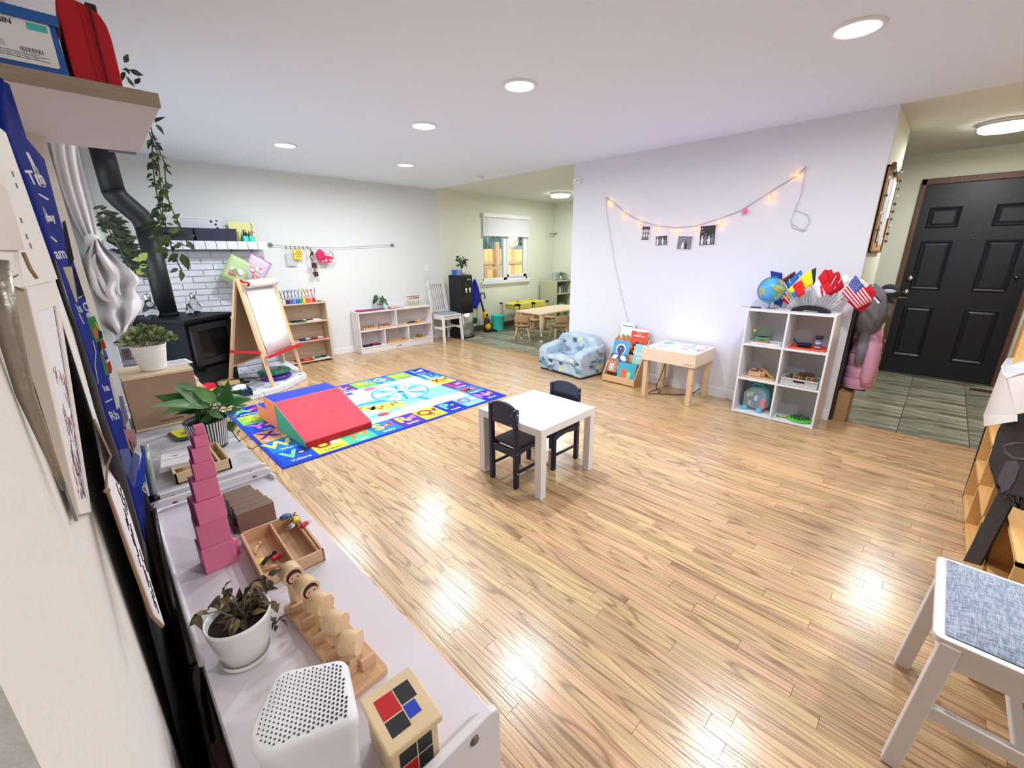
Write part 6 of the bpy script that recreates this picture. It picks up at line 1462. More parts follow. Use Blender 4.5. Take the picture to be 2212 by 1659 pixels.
t = tray('small wooden tray with an olive cube in the lower right compartment', (3.735, 5.90, .091), .24, .12, beech, h=.016)
MB().box(-.01, .07, -.03, .04, .005, .055).build('cube', M('olive_cube', (132, 116, 60), .6), t, bevel=.002); MB().box(-.09, -.02, -.02, .0, .005, .018).build('stick', beech, t)
# ---------------------------------------------------------------- white dining chairs
gf_ = None
def fabric(name, c1, c2, s=220):
    m, nt, b = node_mat(name, .9); L = nt.links; N = nt.nodes.new
    tc = N('ShaderNodeTexCoord'); a = []
    for ax in ((s, s*.12, 1), (s*.12, s, 1)):
        mp = N('ShaderNodeMapping'); mp.inputs['Scale'].default_value = ax; L.new(tc.outputs['Object'], mp.inputs[0])
        n = N('ShaderNodeTexNoise'); n.inputs['Scale'].default_value = 1; n.inputs['Detail'].default_value = 2; L.new(mp.outputs[0], n.inputs['Vector']); a.append(n)
    ad = N('ShaderNodeMath'); ad.operation = 'ADD'; L.new(a[0].outputs['Fac'], ad.inputs[0]); L.new(a[1].outputs['Fac'], ad.inputs[1])
    r = N('ShaderNodeValToRGB'); e = r.color_ramp.elements; e[0].position = .42; e[1].position = .58; e[0].color = (*lin(c1), 1); e[1].color = (*lin(c2), 1)
    h = N('ShaderNodeMath'); h.operation = 'MULTIPLY'; h.inputs[1].default_value = .5; L.new(ad.outputs[0], h.inputs[0]); L.new(h.outputs[0], r.inputs[0]); L.new(r.outputs[0], b.inputs['Base Color'])
    bp = N('ShaderNodeBump'); bp.inputs['Strength'].default_value = .3; bp.inputs['Distance'].default_value = .002; L.new(h.outputs[0], bp.inputs['Height']); L.new(bp.outputs[0], b.inputs['Normal']); return m
grey_f = fabric('grey_weave', (112, 122, 140), (164, 172, 186), 380)
chw = M('chair_white', (230, 226, 224), .4)
def dining_chair(lab, loc, rz, sw=.205, sd=.20, sh=.455, bh=.98):
    """faces -y locally"""
    t = thing('dining_chair', lab, 'chair', loc, rz)
    lg = .036
    for s in (-1, 1):
        MB().bar((s*(sw+.005), -sd-.0, 0), (s*(sw-.012), -sd+.03, sh-.02), lg, lg+.004, up=(0, 1, 0)).build('front_leg', chw, t, bevel=.004)
        mb = MB(); mb.bar((s*(sw-.005), sd+.045, 0), (s*(sw-.02), sd+.0, sh-.02), lg, .036, up=(0, 1, 0)); mb.build('rear_leg', chw, t, bevel=.004)
        mb = MB(); mb.bar((s*(sw-.02), sd+.0, sh-.03), (s*(sw-.035), sd+.10, bh), .030, .032, up=(0, 1, 0)); mb.build('back_post', chw, t, bevel=.004)
        MB().box(s*(sw-.01)-.012, s*(sw-.01)+.012, -sd+.02, sd-.01, sh-.085, sh-.02).build('side_rail', chw, t, bevel=.003)
        MB().box(s*(sw-.008)-.010, s*(sw-.008)+.010, -sd+.02, sd+.01, .205, .245).build('side_stretcher', chw, t, bevel=.003)
    MB().box(-sw+.02, sw-.02, -sd+.012, -sd+.034, sh-.085, sh-.02).build('front_rail', chw, t, bevel=.003); MB().box(-sw+.02, sw-.02, sd-.02, sd+.0, sh-.085, sh-.02).build('rear_rail', chw, t, bevel=.003)
    MB().box(-sw+.01, sw-.01, -.02, .005, .212, .240).build('cross_stretcher', chw, t, bevel=.003)
    MB().prism(rrect(-sw-.004, sw+.004, -sd-.006, sd+.012, .02), sh-.024, sh-.006).build('seat_frame', chw, t, bevel=.003)
    rows = []
    for j in range(11):
        row = []
        for i in range(11):
            u_, v_ = i/10*2-1, j/10*2-1; z = sh-.003+.028*(1-abs(u_)**5)*(1-abs(v_)**5); row.append((u_*(sw-.014), v_*(sd-.014)+.002, z))
        rows.append(row)
    MB().grid(rows).build('cushion', grey_f, t)
    MB().bar((-sw+.03, sd+.098, bh-.03), (sw-.03, sd+.098, bh-.03), .03, .075, up=(0, 0, 1)).build('top_rail', chw, t, bevel=.005)
    MB().bar((-sw+.02, sd+.012, sh+.03), (sw-.02, sd+.012, sh+.03), .02, .04).build('lower_rail', chw, t)
    for k in range(7):
        x = -sw+.06+k*(2*sw-.12)/6; MB().bar((x, sd+.012, sh+.04), (x*.95, sd+.094, bh-.05), .020, .012, up=(0, 1, 0)).build('slat', chw, t, bevel=.002)
    return t
dining_chair('white slat-back dining chair with grey seat beside the water dispenser', (4.225, 5.765, 0), 0, sw=.185, sd=.17)
dining_chair('white chair with grey upholstered seat in the near right foreground', (1.562, -.375, 0), math.radians(180), sw=.205, sd=.205, sh=.468)
# ---------------------------------------------------------------- water dispenser, steel can
t = thing('water_dispenser', 'tall black water dispenser with a plant and tissue box on top', 'water dispenser', (4.572, 5.785, 0), math.radians(8)); t.scale = (.90, .95, 1)
MB().box(-.155, .155, -.14, .16, 0, 1.06).build('cabinet', black, t, bevel=.012)
MB().box(-.150, .150, -.146, -.14, .44, 1.03).build('front_panel', black_g, t, bevel=.003)
MB().box(-.10, .11, -.150, -.146, .72, .93).build('dispensing_bay', M('bay_black', (12, 12, 14), .3), t)
for x in (-.035, .065):
    MB().box(x-.018, x+.018, -.163, -.150, .80, .85).box(x-.016, x+.016, -.166, -.150, .775, .79).build('tap', white_g, t, bevel=.003)
MB().box(-.05, -.042, -.1505, -.15, .90, .908).box(-.02, -.015, -.1505, -.15, .895, .899).box(.0, .004, -.1505, -.15, .895, .899).build('indicator', white, t)
mb = MB(); text_polys(mb, 'Primo', .040, frame((.06, -.1468, .985), (1, 0, 0), (0, 0, 1)), bold=.001)
mb.build('badge', M('badge_grey', (190, 194, 200), .4), t)
rows = [[(-.15+.30*u_/12, -.141-.030*math.sin(PI*u_/12), z) for u_ in range(13)] for z in (.03, .43)]
MB().grid(rows).build('steel_door', steel, t, solid=.004)
MB().box(-.152, .152, -.16, -.14, 0, .028).build('plinth', black, t, bevel=.004)
t = thing('tissue_box', 'blue and white patterned tissue box on the water dispenser', 'tissue box', (4.46, 5.72, 1.061), .15)
MB().box(-.085, .05, -.05, .05, 0, .085).build('carton', solid('tissue_blue', (40, 84, 170)), t, bevel=.002)
mb = MB()
for k in range(5): mb.bar((-.07+.024*k, -.0505, .0), (-.05+.02*k, -.0505, .08), .008, .001)
mb.build('pattern', paper, t)
sm_l = [leaf_mesh('leaf', M('small_leaf%d' % i, c, .5), 1, .6, .2, .3) for i, c in enumerate(((40, 60, 42), (64, 88, 60), (30, 46, 34)))]
plant_simple('potted_plant', 'small bushy plant in a white square pot on the water dispenser', (4.585, 5.76, 1.061), [(0, .001), (.050, .001), (.056, .09), (.052, .09)], white, 60, sm_l, .22, .07, .055, 15)
# leaning tools
t = thing('broom', 'broom with white strands hanging beside the water dispenser', 'broom', (4.83, 5.99, 0))
MB().tube([(0, 0, .2), (0, .04, .95)], .011, n=8).build('handle', birch, t); mb = MB(); rr = random.Random(1)
for k in range(60): x = rr.uniform(-.06, .07); mb.tube([(x*.3, 0, .33), (x, rr.uniform(-.05, .02), .10+.06*rr.random())], .004, n=4)
stuff(mb.build('strand', paper, t))
t = thing('wall_rack', 'small brass coloured tool rack on the kitchen wall', 'rack', (4.92, 6.05, 1.0)); MB().box(-.09, .07, -.01, .02, -.02, .03).build('rail', M('brass', (150, 130, 70), .4, .5), t); MB().box(-.05, -.03, -.03, -.01, -.02, .02).box(.02, .04, -.03, -.01, -.02, .02).build('clip', grey, t)
t = thing('dustpan', 'dark green dustpan brush on a pole under the blue towel', 'brush', (4.98, 5.98, 0)); MB().tube([(0, 0, .25), (0, .05, .98)], .008, n=6).build('pole', grey, t); MB().box(-.07, .08, -.03, .03, .20, .27).build('head', solid('pine_green', (30, 86, 54)), t, bevel=.005); MB().box(-.06, .07, -.02, .02, .17, .20).build('bristle', black, t)
t = thing('towel', 'royal blue towel hanging beside the water dispenser', 'towel', (4.99, 5.93, 0))
tw_ = solid('towel_blue', (30, 40, 170), .9); rows = []
for j in range(9):
    f_ = j/8; wv = (.02+.10*math.sin(min(1, f_*1.25)*PI*.62)) if j < 7 else (.07 if j == 7 else .02)
    rows.append([(-wv+2*wv*k/8, -.015*math.sin(k*1.7), .96-.52*f_) for k in range(9)])
MB().grid(rows).build('cloth', tw_, t, solid=.006)
t = thing('vacuum_cleaner', 'yellow and black upright vacuum cleaner against the kitchen wall', 'vacuum cleaner', (5.26, 5.90, 0), math.radians(-20))
yv = solid('vac_yellow', (244, 196, 20), .35)
MB().tube([(-.02, .05, .25), (-.10, .10, .62), (-.10, .10, .66)], .018, n=8).build('handle_tube', black, t)
MB().tube([(-.10, .10, .64), (-.08, .09, .70), (-.03, .08, .70), (-.01, .07, .63), (-.03, .07, .60)], .013, n=8).build('grip', black, t)
MB().lathe([(.045, .24), (.055, .28), (.055, .33), (.04, .36)], (-.02, .05, 0), n=14).build('canister', yv, t); MB().lathe([(.05, .1), (.06, .16), (.05, .26)], (0, .04, 0), n=14).build('dust_cup', M('dustcup', (60, 60, 70), .2), t)
MB().sphere((.01, 0, .085), .07, n=10, sx=.85).build('ball', yv, t); MB().box(-.08, .14, -.12, -.02, 0, .04).box(-.05, .02, -.02, .08, .0, .06).build('floor_head', black, t, bevel=.008); MB().box(-.03, .0, -.015, .0, .28, .33).build('label', black, t)
t = thing('waste_bin', 'turquoise plastic waste bin on the slate floor by the yellow sand table', 'bin', (5.43, 5.80, 0))
tq = M('turquoise', (64, 206, 196), .4)
MB().lathe([(0, .004), (.098, .004), (.100, .012), (.122, .29), (.126, .292), (.126, .30), (.120, .30), (.096, .02), (0, .018)], n=30, cap=False).build('body', tq, t)
MB().lathe([(.127, .285), (.130, .290), (.130, .300), (.126, .302)], n=30, cap=False).build('rim', tq, t)
# ---------------------------------------------------------------- sensory table
t = thing('sand_table', 'birch sensory table with two yellow trays under the window', 'table', (0, 0, 0))
sx0, sx1, sy0, sy1, sz = 5.60, 6.50, 5.46, 5.93, .50
bi = M('birch_plain', (222, 204, 160), .5, noise=.04)
mb = MB()
for b in ((sx0, sx1, sy0, sy0+.07), (sx0, sx1, sy1-.07, sy1), (sx0, sx0+.09, sy0, sy1), (sx1-.09, sx1, sy0, sy1), ((sx0+sx1)/2-.05, (sx0+sx1)/2+.05, sy0, sy1)): mb.box(*b, sz-.022, sz)
mb.build('frame', bi, t)
for y in (sy0+.01, sy1-.05): MB().box(sx0+.01, sx0+.05, y, y+.04, 0, sz-.022).build('leg', bi, t)
MB().box(sx1-.02, sx1, sy0+.02, sy1, 0, sz-.022).build('side_panel', bi, t)
for x in (sx0+.45, sx1-.07): MB().box(x, x+.04, sy0+.01, sy0+.05, 0, sz-.022).build('leg', bi, t)
yt = solid('tray_yellow', (232, 230, 60), .45)
for x in (sx0+.09, (sx0+sx1)/2+.05):
    x1_ = x+(sx1-sx0)/2-.14
    mb = MB(); mb.box(x, x1_, sy0+.06, sy0+.064, sz-.11, sz+.004).box(x, x1_, sy1-.074, sy1-.07, sz-.11, sz+.004).box(x, x+.004, sy0+.06, sy1-.07, sz-.11, sz+.004).box(x1_-.004, x1_, sy0+.06, sy1-.07, sz-.11, sz+.004).box(x, x1_, sy0+.06, sy1-.07, sz-.11, sz-.1).box(x+.0, x1_, sy0+.0, sy0+.008, sz-.10, sz-.022)
    mb.build('tray', yt, t)
# ---------------------------------------------------------------- kids dining table and chairs
t = thing('kids_table', 'light wood topped kids table with tan adjustable legs in the dining corner', 'table', (0, 0, 0))
kx0, kx1, ky0, ky1, kz = 5.05, 6.30, 4.38, 4.98, .485
MB().prism(rrect(kx0, kx1, ky0, ky1, .07), kz-.022, kz).build('tabletop', M('table_maple', (236, 214, 184), .35, noise=.03, nscale=5), t, bevel=.004)
for x in (kx0+.09, kx1-.09):
    for y in (ky0+.08, ky1-.08):
        l = thing('leg', '', ''); del l['label']; del l['category']; l.parent = t; l.location = (x, y, 0)
        MB().lathe([(.032, .16), (.034, .30), (.045, .42), (.06, kz-.022)], n=12).build('leg_sleeve', M('leg_cream', (226, 204, 164), .4), l); MB().lathe([(.022, .035), (.022, .17)], n=10).build('leg_tube', steel, l); MB().lathe([(.030, 0), (.032, .01), (.03, .04)], n=12).build('foot_cap', M('leg_cream', (226, 204, 164), .4), l)
def kid_chair(lab, loc, rz, first=None):
    t = thing('kid_chair', lab, 'chair', loc, rz, group='tan plastic kid chairs at the dining table')
    rows = []
    for (y, z, w) in ((-.135, .245, .10), (-.14, .262, .13), (-.08, .262, .14), (.0, .255, .14), (.08, .258, .14), (.125, .275, .14), (.14, .315, .145)): rows.append([(w*u_, y, z+.018*abs(u_)**3) for u_ in (-1, -.6, 0, .6, 1)])
    MB().grid(rows).build('seat', tan_pl, t, solid=.008)
    rows = []
    for (z, w, y) in ((.345, .13, .148), (.39, .145, .155), (.45, .148, .165), (.492, .135, .172), (.50, .115, .174)): rows.append([(w*u_, y-.018*u_*u_, z-.01*u_*u_) for u_ in (-1, -.6, 0, .6, 1)])
    MB().grid(rows).build('backrest', tan_pl, t, solid=.008)
    for s in (-1, 1):
        MB().bar((s*.125, .14, .30), (s*.13, .150, .37), .022, .012).build('back_strut', tan_pl, t)
        MB().tube([(s*.10, -.10, .25), (s*.155, -.165, 0)], [.017, .011], n=8).build('leg', pine, t); MB().tube([(s*.10, .09, .25), (s*.155, .175, 0)], [.017, .011], n=8).build('leg', pine, t)
    mb = MB(); mb.box(-.10, .10, -.10, .09, .225, .25); mb.build('underframe', tan_pl, t, bevel=.01); t.scale = (.88, .88, .88)
    return t
kid_chair('tan kid chair at the near left end of the dining table, back to the room', (5.10, 4.84, 0), math.radians(128))
kid_chair('tan kid chair at the near right side of the dining table beside the wall edge', (5.47, 4.36, 0), math.radians(150))
kid_chair('tan kid chair behind the dining table nearest the sand table', (5.72, 5.22, 0), math.radians(-5))
kid_chair('tan kid chair behind the dining table nearest the jar shelf', (6.18, 5.22, 0), math.radians(3))
# ---------------------------------------------------------------- shelf with jars in the corner
t = open_shelf('jar_shelf', 'grey-green open shelf of jars in the kitchen corner', 6.85, 7.33, 5.55, 6.0, .86, M('sage_board', (190, 194, 160), .5), (.02, .30, .58), th=.018)
gp = M('jar_glass', (214, 224, 222), .06, trans=.7)
jl = [('short steel lidded jar at the left of the upper jar shelf', .0, .10, steel), ('tall dark bottle on the upper jar shelf', .07, .15, M('bottle_dark', (70, 76, 80), .3)), ('white paper carton on the upper jar shelf', .14, .14, paper), ('tall clear jar with pale lid on the upper jar shelf', .22, .16, gp), ('wide jar with white lid on the upper jar shelf', .31, .12, M('jar_grey', (130, 140, 146), .3))]
for lab, dx, hh, m in jl:
    j = thing('jar', lab, 'jar', (6.93+dx, 5.66, .598)); MB().lathe([(.03, 0), (.033, .01), (.033, hh*.75), (.022, hh*.88)], n=14).build('jar_body', m, j); MB().lathe([(.024, hh*.88), (.024, hh)], n=12).build('lid', steel if m is not steel else black, j)
for k, (lab, dx, m) in enumerate((('brown round tub on the middle jar shelf', .10, M('tub_brown', (110, 96, 70), .5)), ('turquoise cup on the middle jar shelf', .19, tq), ('green round tin on the middle jar shelf', .29, solid('tin_green', (70, 130, 80))))):
    j = thing('tin', lab, 'tin', (6.93+dx, 5.66, .318)); MB().lathe([(.04, 0), (.042, .08), (.04, .09), (0, .09)], n=14, cap=False).build('tin_body', m, j); MB().lathe([(.043, .078), (.043, .084)], n=14, cap=False).build('rim', steel, j)
for k, lab in enumerate(('clear glass jug at the left end of the jar shelf top', 'smaller clear glass jug beside the spider plant', 'clear glass jar right of the spider plant')):
    j = thing('glass_jar', lab, 'jar', (6.91+(0, .12, .37)[k], 5.68, .861)); MB().lathe([(.04, .002), (.045, .02), (.045, .12-.02*k), (.03, .15-.02*k), (.032, .17-.02*k)], n=16, cap=False).build('glass_body', M('jar_clear', (226, 236, 236), .05, trans=.85), j); MB().lathe([(.0, .003), (.042, .003), (.043, .04), (0, .04)], n=14, cap=False).build('filling', M('jar_pale', (214, 226, 226), .4), j)
t = plant_simple('spider_plant', 'spider plant with arching leaves in a white pot on the jar shelf', (7.14, 5.70, .861), [(0, .001), (.04, .001), (.05, .09), (.046, .09)], white, 26, [leaf_mesh('leaf', M('spider_%d' % i, c, .5), 1, .12, .2, .7) for i, c in enumerate(((44, 72, 56), (92, 128, 100)))], .09, .04, .17, 44)
MB().tube([(7.1, 5.98, 1.78), (7.34, 5.98, 1.79)], .012, n=6).build('curtain_bracket', grey, None)
o = bpy.data.objects['curtain_bracket']; tag(o, 'thin grey bracket on the kitchen end wall near the right wall edge', 'bracket')
# ---------------------------------------------------------------- dinosaur armchair
bl0 = M('arm_fabric', (178, 196, 212), .9, noise=.22, nscale=9, bump=.15, bscale=90)
AC = Vector((4.09, 3.06, 0)); ac = thing('armchair', 'small pale blue child armchair with a grey-green dinosaur print against the right wall', 'armchair', AC, math.radians(-90-6))
# local: -y is the front (towards the room), x along the wall
aw, ad = .345, .205
def softbox(x0, x1, y0, y1, z0, z1, name, r=.03, m=bl0): return MB().box(x0, x1, y0, y1, z0, z1).build(name, m, ac, bevel=r, seg=4)
softbox(-aw, aw, -ad+.01, ad, .012, .17, 'base', .025)
for s in (-1, 1):
    prof = [(-ad-.01, .012), (-ad-.015, .24), (-ad+.005, .285), (-ad+.05, .305), (ad-.1, .345), (ad, .37), (ad, .012)]
    x0, x1 = (s*aw-.125, s*aw+.01) if s > 0 else (s*aw-.01, s*aw+.125)
    MB().prism(prof, x0, x1, plane='YZ').build('armrest', bl0, ac, bevel=.03, seg=4)
bpf = [(-aw+.02, .05), (-aw+.02, .36), (-aw+.08, .425), (-.12, .452), (.12, .452), (aw-.08, .425), (aw-.02, .36), (aw-.02, .05)]
MB().prism(bpf, .08, ad+.03, plane='XZ').build('backrest', bl0, ac, bevel=.035, seg=4)
softbox(-aw+.12, aw-.12, -ad-.005, .10, .15, .205, 'seat_cushion', .022)
MB().prism(rrect(-aw, aw, -ad, ad, .03), .0, .014).build('base_trim', M('base_black', (40, 42, 50), .8), ac)
dc = [M('dino_teal', (108, 150, 166), .9), M('dino_grey', (132, 142, 166), .9), M('dino_yellow', (214, 218, 150), .9), M('dino_line', (58, 80, 104), .9), M('dino_white', (226, 232, 236), .9)]
pr = MB(); rr = random.Random(31)
def blob(T, cx, cy, rx, ry, m, rot=0, n=14, d=.0008): pr.poly([T @ Vector((x, y, d)) for x, y in ell(cx, cy, rx, ry, rot, n)], m)
def dino(T, cx, cy, s, m, fl=1):
    blob(T, cx, cy, .05*s, .026*s, m, .1*fl); blob(T, cx+fl*.055*s, cy+.03*s, .012*s, .035*s, m, -.5*fl, d=.0009); blob(T, cx+fl*.075*s, cy+.062*s, .02*s, .012*s, m, 0, d=.001); blob(T, cx-fl*.06*s, cy-.005*s, .03*s, .008*s, m, .4*fl, d=.0009)
    for dx in (-.03, -.005, .02, .04): blob(T, cx+dx*s, cy-.03*s, .008*s, .016*s, m, 0, 8, d=.001)
    blob(T, cx+fl*.078*s, cy+.066*s, .008*s, .009*s, 4, d=.0012); blob(T, cx+fl*.08*s, cy+.066*s, .003*s, .004*s, 3, d=.0014)
def fern(T, cx, cy, s, m=3):
    for a in (-.9, -.5, 0, .5, .9): blob(T, cx+.03*s*math.sin(a), cy+.03*s*math.cos(a), .006*s, .026*s, m, -a, 8)
Tf = frame((0, -ad+.0095, 0), (1, 0, 0), (0, 0, 1))
faces = [(frame((0, -ad+.0085, 0), (1, 0, 0), (0, 0, 1)), -.22, .22, .04, .14, 7), (frame((-aw+.058, -ad-.0165, 0), (1, 0, 0), (0, 0, 1)), -.05, .05, .04, .22, 4), (frame((aw-.058, -ad-.0165, 0), (1, 0, 0), (0, 0, 1)), -.05, .05, .04, .22, 4),
         (frame((aw+.0105, 0, 0), (0, 1, 0), (0, 0, 1)), -.15, .17, .04, .26, 9), (frame((0, .079, 0), (1, 0, 0), (0, 0, 1)), -.24, .24, .24, .40, 8), (frame((0, 0, .2055), (1, 0, 0), (0, 1, 0)), -.2, .2, -.17, .04, 6)]
for (T, u0, u1, v0, v1, n) in faces:
    for k in range(n):
        u_, v_ = rr.uniform(u0, u1), rr.uniform(v0, v1); q = k % 4
        if q == 0: dino(T, u_*.75, v_, .9, 0 if k % 8 == 0 else 1, rr.choice((-1, 1)))
        elif q == 1: blob(T, u_, v_, .035, .028, 2, rr.random(), d=.0005)
        elif q == 2: fern(T, u_, v_, .9)
        else: blob(T, u_, v_, .04, .02, 1, rr.uniform(-1, 1), d=.0006); fern(T, u_+.02, v_-.02, .6)
pr.build('dinosaur_print', dc, ac, recalc=False)
# ---------------------------------------------------------------- book display rack
bw_m = wood('rack_pine', (226, 186, 140), (202, 156, 108), .5, 'Y', 1.5, contrast=.8)
br_ = thing('book_rack', 'pine tiered book display rack with picture books against the right wall', 'book rack', (0, 0, 0))
ry0, ry1 = 2.14, 2.545; rx = 3.995
for y in (ry0, ry1-.012):
    MB().prism([(rx, 0), (rx, .085), (rx+.02, .11), (4.27, .49), (4.30, .49), (4.30, 0)], y, y+.012, plane='XZ').build('side_panel', bw_m, br_, bevel=.003)
for (x, z0, z1) in ((rx+.004, .012, .085), (rx+.088, .10, .19), (rx+.175, .22, .31)):
    MB().box(x, x+.012, ry0+.012, ry1-.012, z0, z1).build('lip_board', bw_m, br_, bevel=.002)
for (x, z) in ((rx+.016, .014), (rx+.10, .10), (rx+.187, .22)): MB().box(x, x+.075, ry0+.012, ry1-.012, z, z+.010).build('ledge', bw_m, br_)
MB().box(4.285, 4.297, ry0+.012, ry1-.012, .25, .49).build('back_board', bw_m, br_)
def book(name, lab, yc, w, h, x, z, lean, cols, th=.008, rz=0, text=None, kind=0):
    t = thing('book', lab, 'book', (x, yc, z), (0, math.radians(lean), math.radians(rz)), group='picture books on the rack')
    MB().box(0, th, -w/2, w/2, 0, h).build('pages', paper, t); 
    MB().box(-.0015, 0, -w/2-.001, w/2+.001, 0, h+.002).build('cover', cols[0], t)
    T = frame((-.0016, 0, 0), (0, -1, 0), (0, 0, 1)); mb = MB()
    def E(cx, cy, rx_, ry_, m, d, rot=0): mb.poly([T @ Vector((a, b, d)) for a, b in ell(cx, cy, rx_, ry_, rot, 18)], m)
    def B(x0, x1, y0, y1, m, d): mb.box(x0, x1, y0, y1, 0, d, m, T)
    ms = list(cols)+[paper, black]; P, K = len(cols), len(cols)+1
    if kind == 0:  # water goddess
        B(-w/2, w/2, 0, h*.35, 1, .0006); E(.0, h*.60, w*.30, h*.26, P, .0010); E(0, h*.58, w*.24, h*.21, 1, .0012); E(0, h*.42, w*.13, h*.22, 2, .0014); E(0, h*.66, w*.09, h*.09, K, .0016); E(0, h*.63, w*.06, h*.06, 3, .0018)
        E(-w*.28, h*.2, w*.2, h*.10, P, .0010, .5); E(w*.26, h*.18, w*.22, h*.12, P, .0010, -.5)
    elif kind == 1:  # kids faces book
        for k in range(7): E(-w*.38+k*w*.13, h*.22+.02*(k % 2), w*.07, h*.07, 2 if k % 2 else 3, .0010); B(-w*.42+k*w*.13, -w*.34+k*w*.13, h*.04, h*.15, (1, 2, 3)[k % 3], .0009)
        E(-w*.05, h*.33, w*.12, h*.13, K, .0012); E(w*.25, h*.28, w*.12, h*.15, 2, .0012); B(-w/2, w/2, h*.9, h, 3, .0008)
    elif kind == 2:  # teal book with orange and green shapes
        E(-w*.12, h*.42, w*.18, h*.30, 1, .0010, .25); E(w*.16, h*.40, w*.15, h*.26, 2, .0014, -.1)
        for k in range(6): B(w*.06, w*.26, h*.24+k*h*.055, h*.26+k*h*.055, P, .0018)
        B(-w*.45, -w*.25, .01, .02, P, .001)
    elif kind == 3:  # colourful
        for k in range(6):
            for j in range(6): B(-w/2+k*w/6, -w/2+(k+1)*w/6-.002, j*h/6, (j+1)*h/6-.002, (k*2+j) % len(cols), .0008)
        B(-w*.2, w*.22, h*.12, h*.62, P, .0012)
        for k in range(2):
            for j in range(3): E(-w*.08+k*w*.18, h*.22+j*h*.14, w*.05, h*.05, K, .0014)
    elif kind == 4:  # typed page
        for k in range(6): E(-w*.3+k*w*.12, h*.48-.01*(k % 3), w*.08, h*.10, (1, 2, 1)[k % 3], .0010)
        B(-w/2, w/2, 0, h*.40, 1, .0008)
    if text:
        tm = MB()
        for (s, sz, cx, cy, m) in text: text_polys(tm, s, sz, T @ Matrix.Translation((cx, cy*h, .0016)), bold=.0006)
        tm.build('title', text[0][4], t)
    if mb.v: mb.build('cover_print', ms, t, recalc=False)
    return t
S = solid
book('book', 'tall white book titled A Community Letter at the back left of the rack', 2.425, .16, .30, 4.245, .345, 8, [S('bk_white', (232, 232, 230)), S('bk_tan', (196, 150, 100)), S('bk_olive', (150, 140, 70))], text=[('A Community Letter', .015, 0, .88, black)], kind=4)
book('book', 'orange-red book with white title at the back right of the rack', 2.265, .20, .26, 4.225, .335, 12, [S('bk_red', (216, 78, 44)), S('bk_yel', (240, 196, 50)), S('bk_brn', (120, 60, 40)), S('bk_wh', (240, 236, 226))], text=[('WELCOME', .024, 0, .90, paper), ('to our', .020, 0, .80, paper), ('MARKET DAY', .022, 0, .70, paper)], kind=1)
book('book', 'rust orange book peeking out behind the blue water book', 2.45, .15, .15, 4.17, .325, 12, [S('bk_rust', (206, 96, 66))], kind=9, text=[('the day', .02, 0, .88, paper)])
book('book', 'blue book with a child in a white circle on the middle tier of the rack', 2.425, .20, .235, 4.125, .225, 16, [S('bk_blue', (70, 160, 210)), S('bk_navy', (30, 90, 160)), S('bk_plum', (96, 60, 110)), S('bk_skin', (190, 120, 90))], kind=0)
book('book', 'pale aqua book with white Water title on the right of the rack', 2.205, .12, .22, 4.145, .225, 16, [S('bk_aqua', (150, 206, 206)), S('bk_mint', (90, 180, 170))], text=[('Water', .058, -.005, .55, paper), ('drink', .03, 0, .30, S('bk_mint', (90, 180, 170)))], kind=9)
book('book', 'small colourful patterned book low left on the rack', 2.475, .125, .15, 4.055, .112, 17, [S('bk_gold', (206, 160, 50)), S('bk_ochre', (150, 120, 40)), S('bk_pnk', (206, 80, 120)), S('bk_lil', (140, 120, 190))], kind=3)
book('book', 'large teal book with orange and green rounded shapes at the front of the rack', 2.275, .21, .215, 4.02, .030, 16, [S('bk_teal', (60, 170, 196)), S('bk_orange', (230, 100, 60)), S('bk_green', (110, 190, 110))], kind=2)
# ---------------------------------------------------------------- light table
lt = thing('light_table', 'birch light table with a glowing top and coloured pieces at the right wall', 'table', (0, 0, 0))
lx0, lx1, ly0, ly1, lz = 3.815, 4.285, 1.455, 1.985, .505
lm_ = M('light_maple', (232, 210, 186), .45, noise=.03, nscale=6); lgm = wood('lt_leg', (222, 190, 152), (202, 166, 126), .5, 'Z', contrast=.7)
for b in ((lx0, lx0+.014, ly0, ly1), (lx1-.014, lx1, ly0, ly1), (lx0+.014, lx1-.014, ly0, ly0+.014), (lx0+.014, lx1-.014, ly1-.014, ly1)): MB().box(*b, lz-.125, lz).build('apron', lm_, lt, bevel=.002)
MB().box(lx0+.014, lx1-.014, ly0+.014, ly1-.014, lz-.12, lz-.11).build('bottom_panel', lm_, lt)
MB().box(lx0+.014, lx1-.014, ly0+.014, ly1-.014, lz-.018, lz-.008).build('light_panel', M('light_panel', (240, 240, 255), .3, emit=(124, 118, 255), es=4.2), lt)
for x in (lx0+.016, lx1-.062):
    for y in (ly0+.016, ly1-.062): MB().box(x, x+.046, y, y+.046, 0, lz-.12).build('leg', lgm, lt, bevel=.004)
mb = MB()
for (y, z) in ((ly0+.02, lz-.02), (ly0+.02, lz-.10), (ly1-.02, lz-.02), (ly1-.02, lz-.10)): mb.box(lx0-.001, lx0, y-.003, y+.003, z-.003, z+.003)
mb.box(lx0-.0006, lx0, ly0+.03, ly0+.11, lz-.105, lz-.101); mb.build('screw', M('screw_dark', (70, 60, 56), .5), lt)
rr = random.Random(10); tcx = [('pink', (236, 130, 160)), ('teal', (90, 190, 196)), ('sky', (140, 190, 240)), ('red', (226, 70, 90)), ('lilac', (196, 170, 230)), ('mint', (170, 230, 210))]
slots = [(3.88+.068*i, 1.52+.062*j) for i in range(6) for j in range(8)]; rr.shuffle(slots)
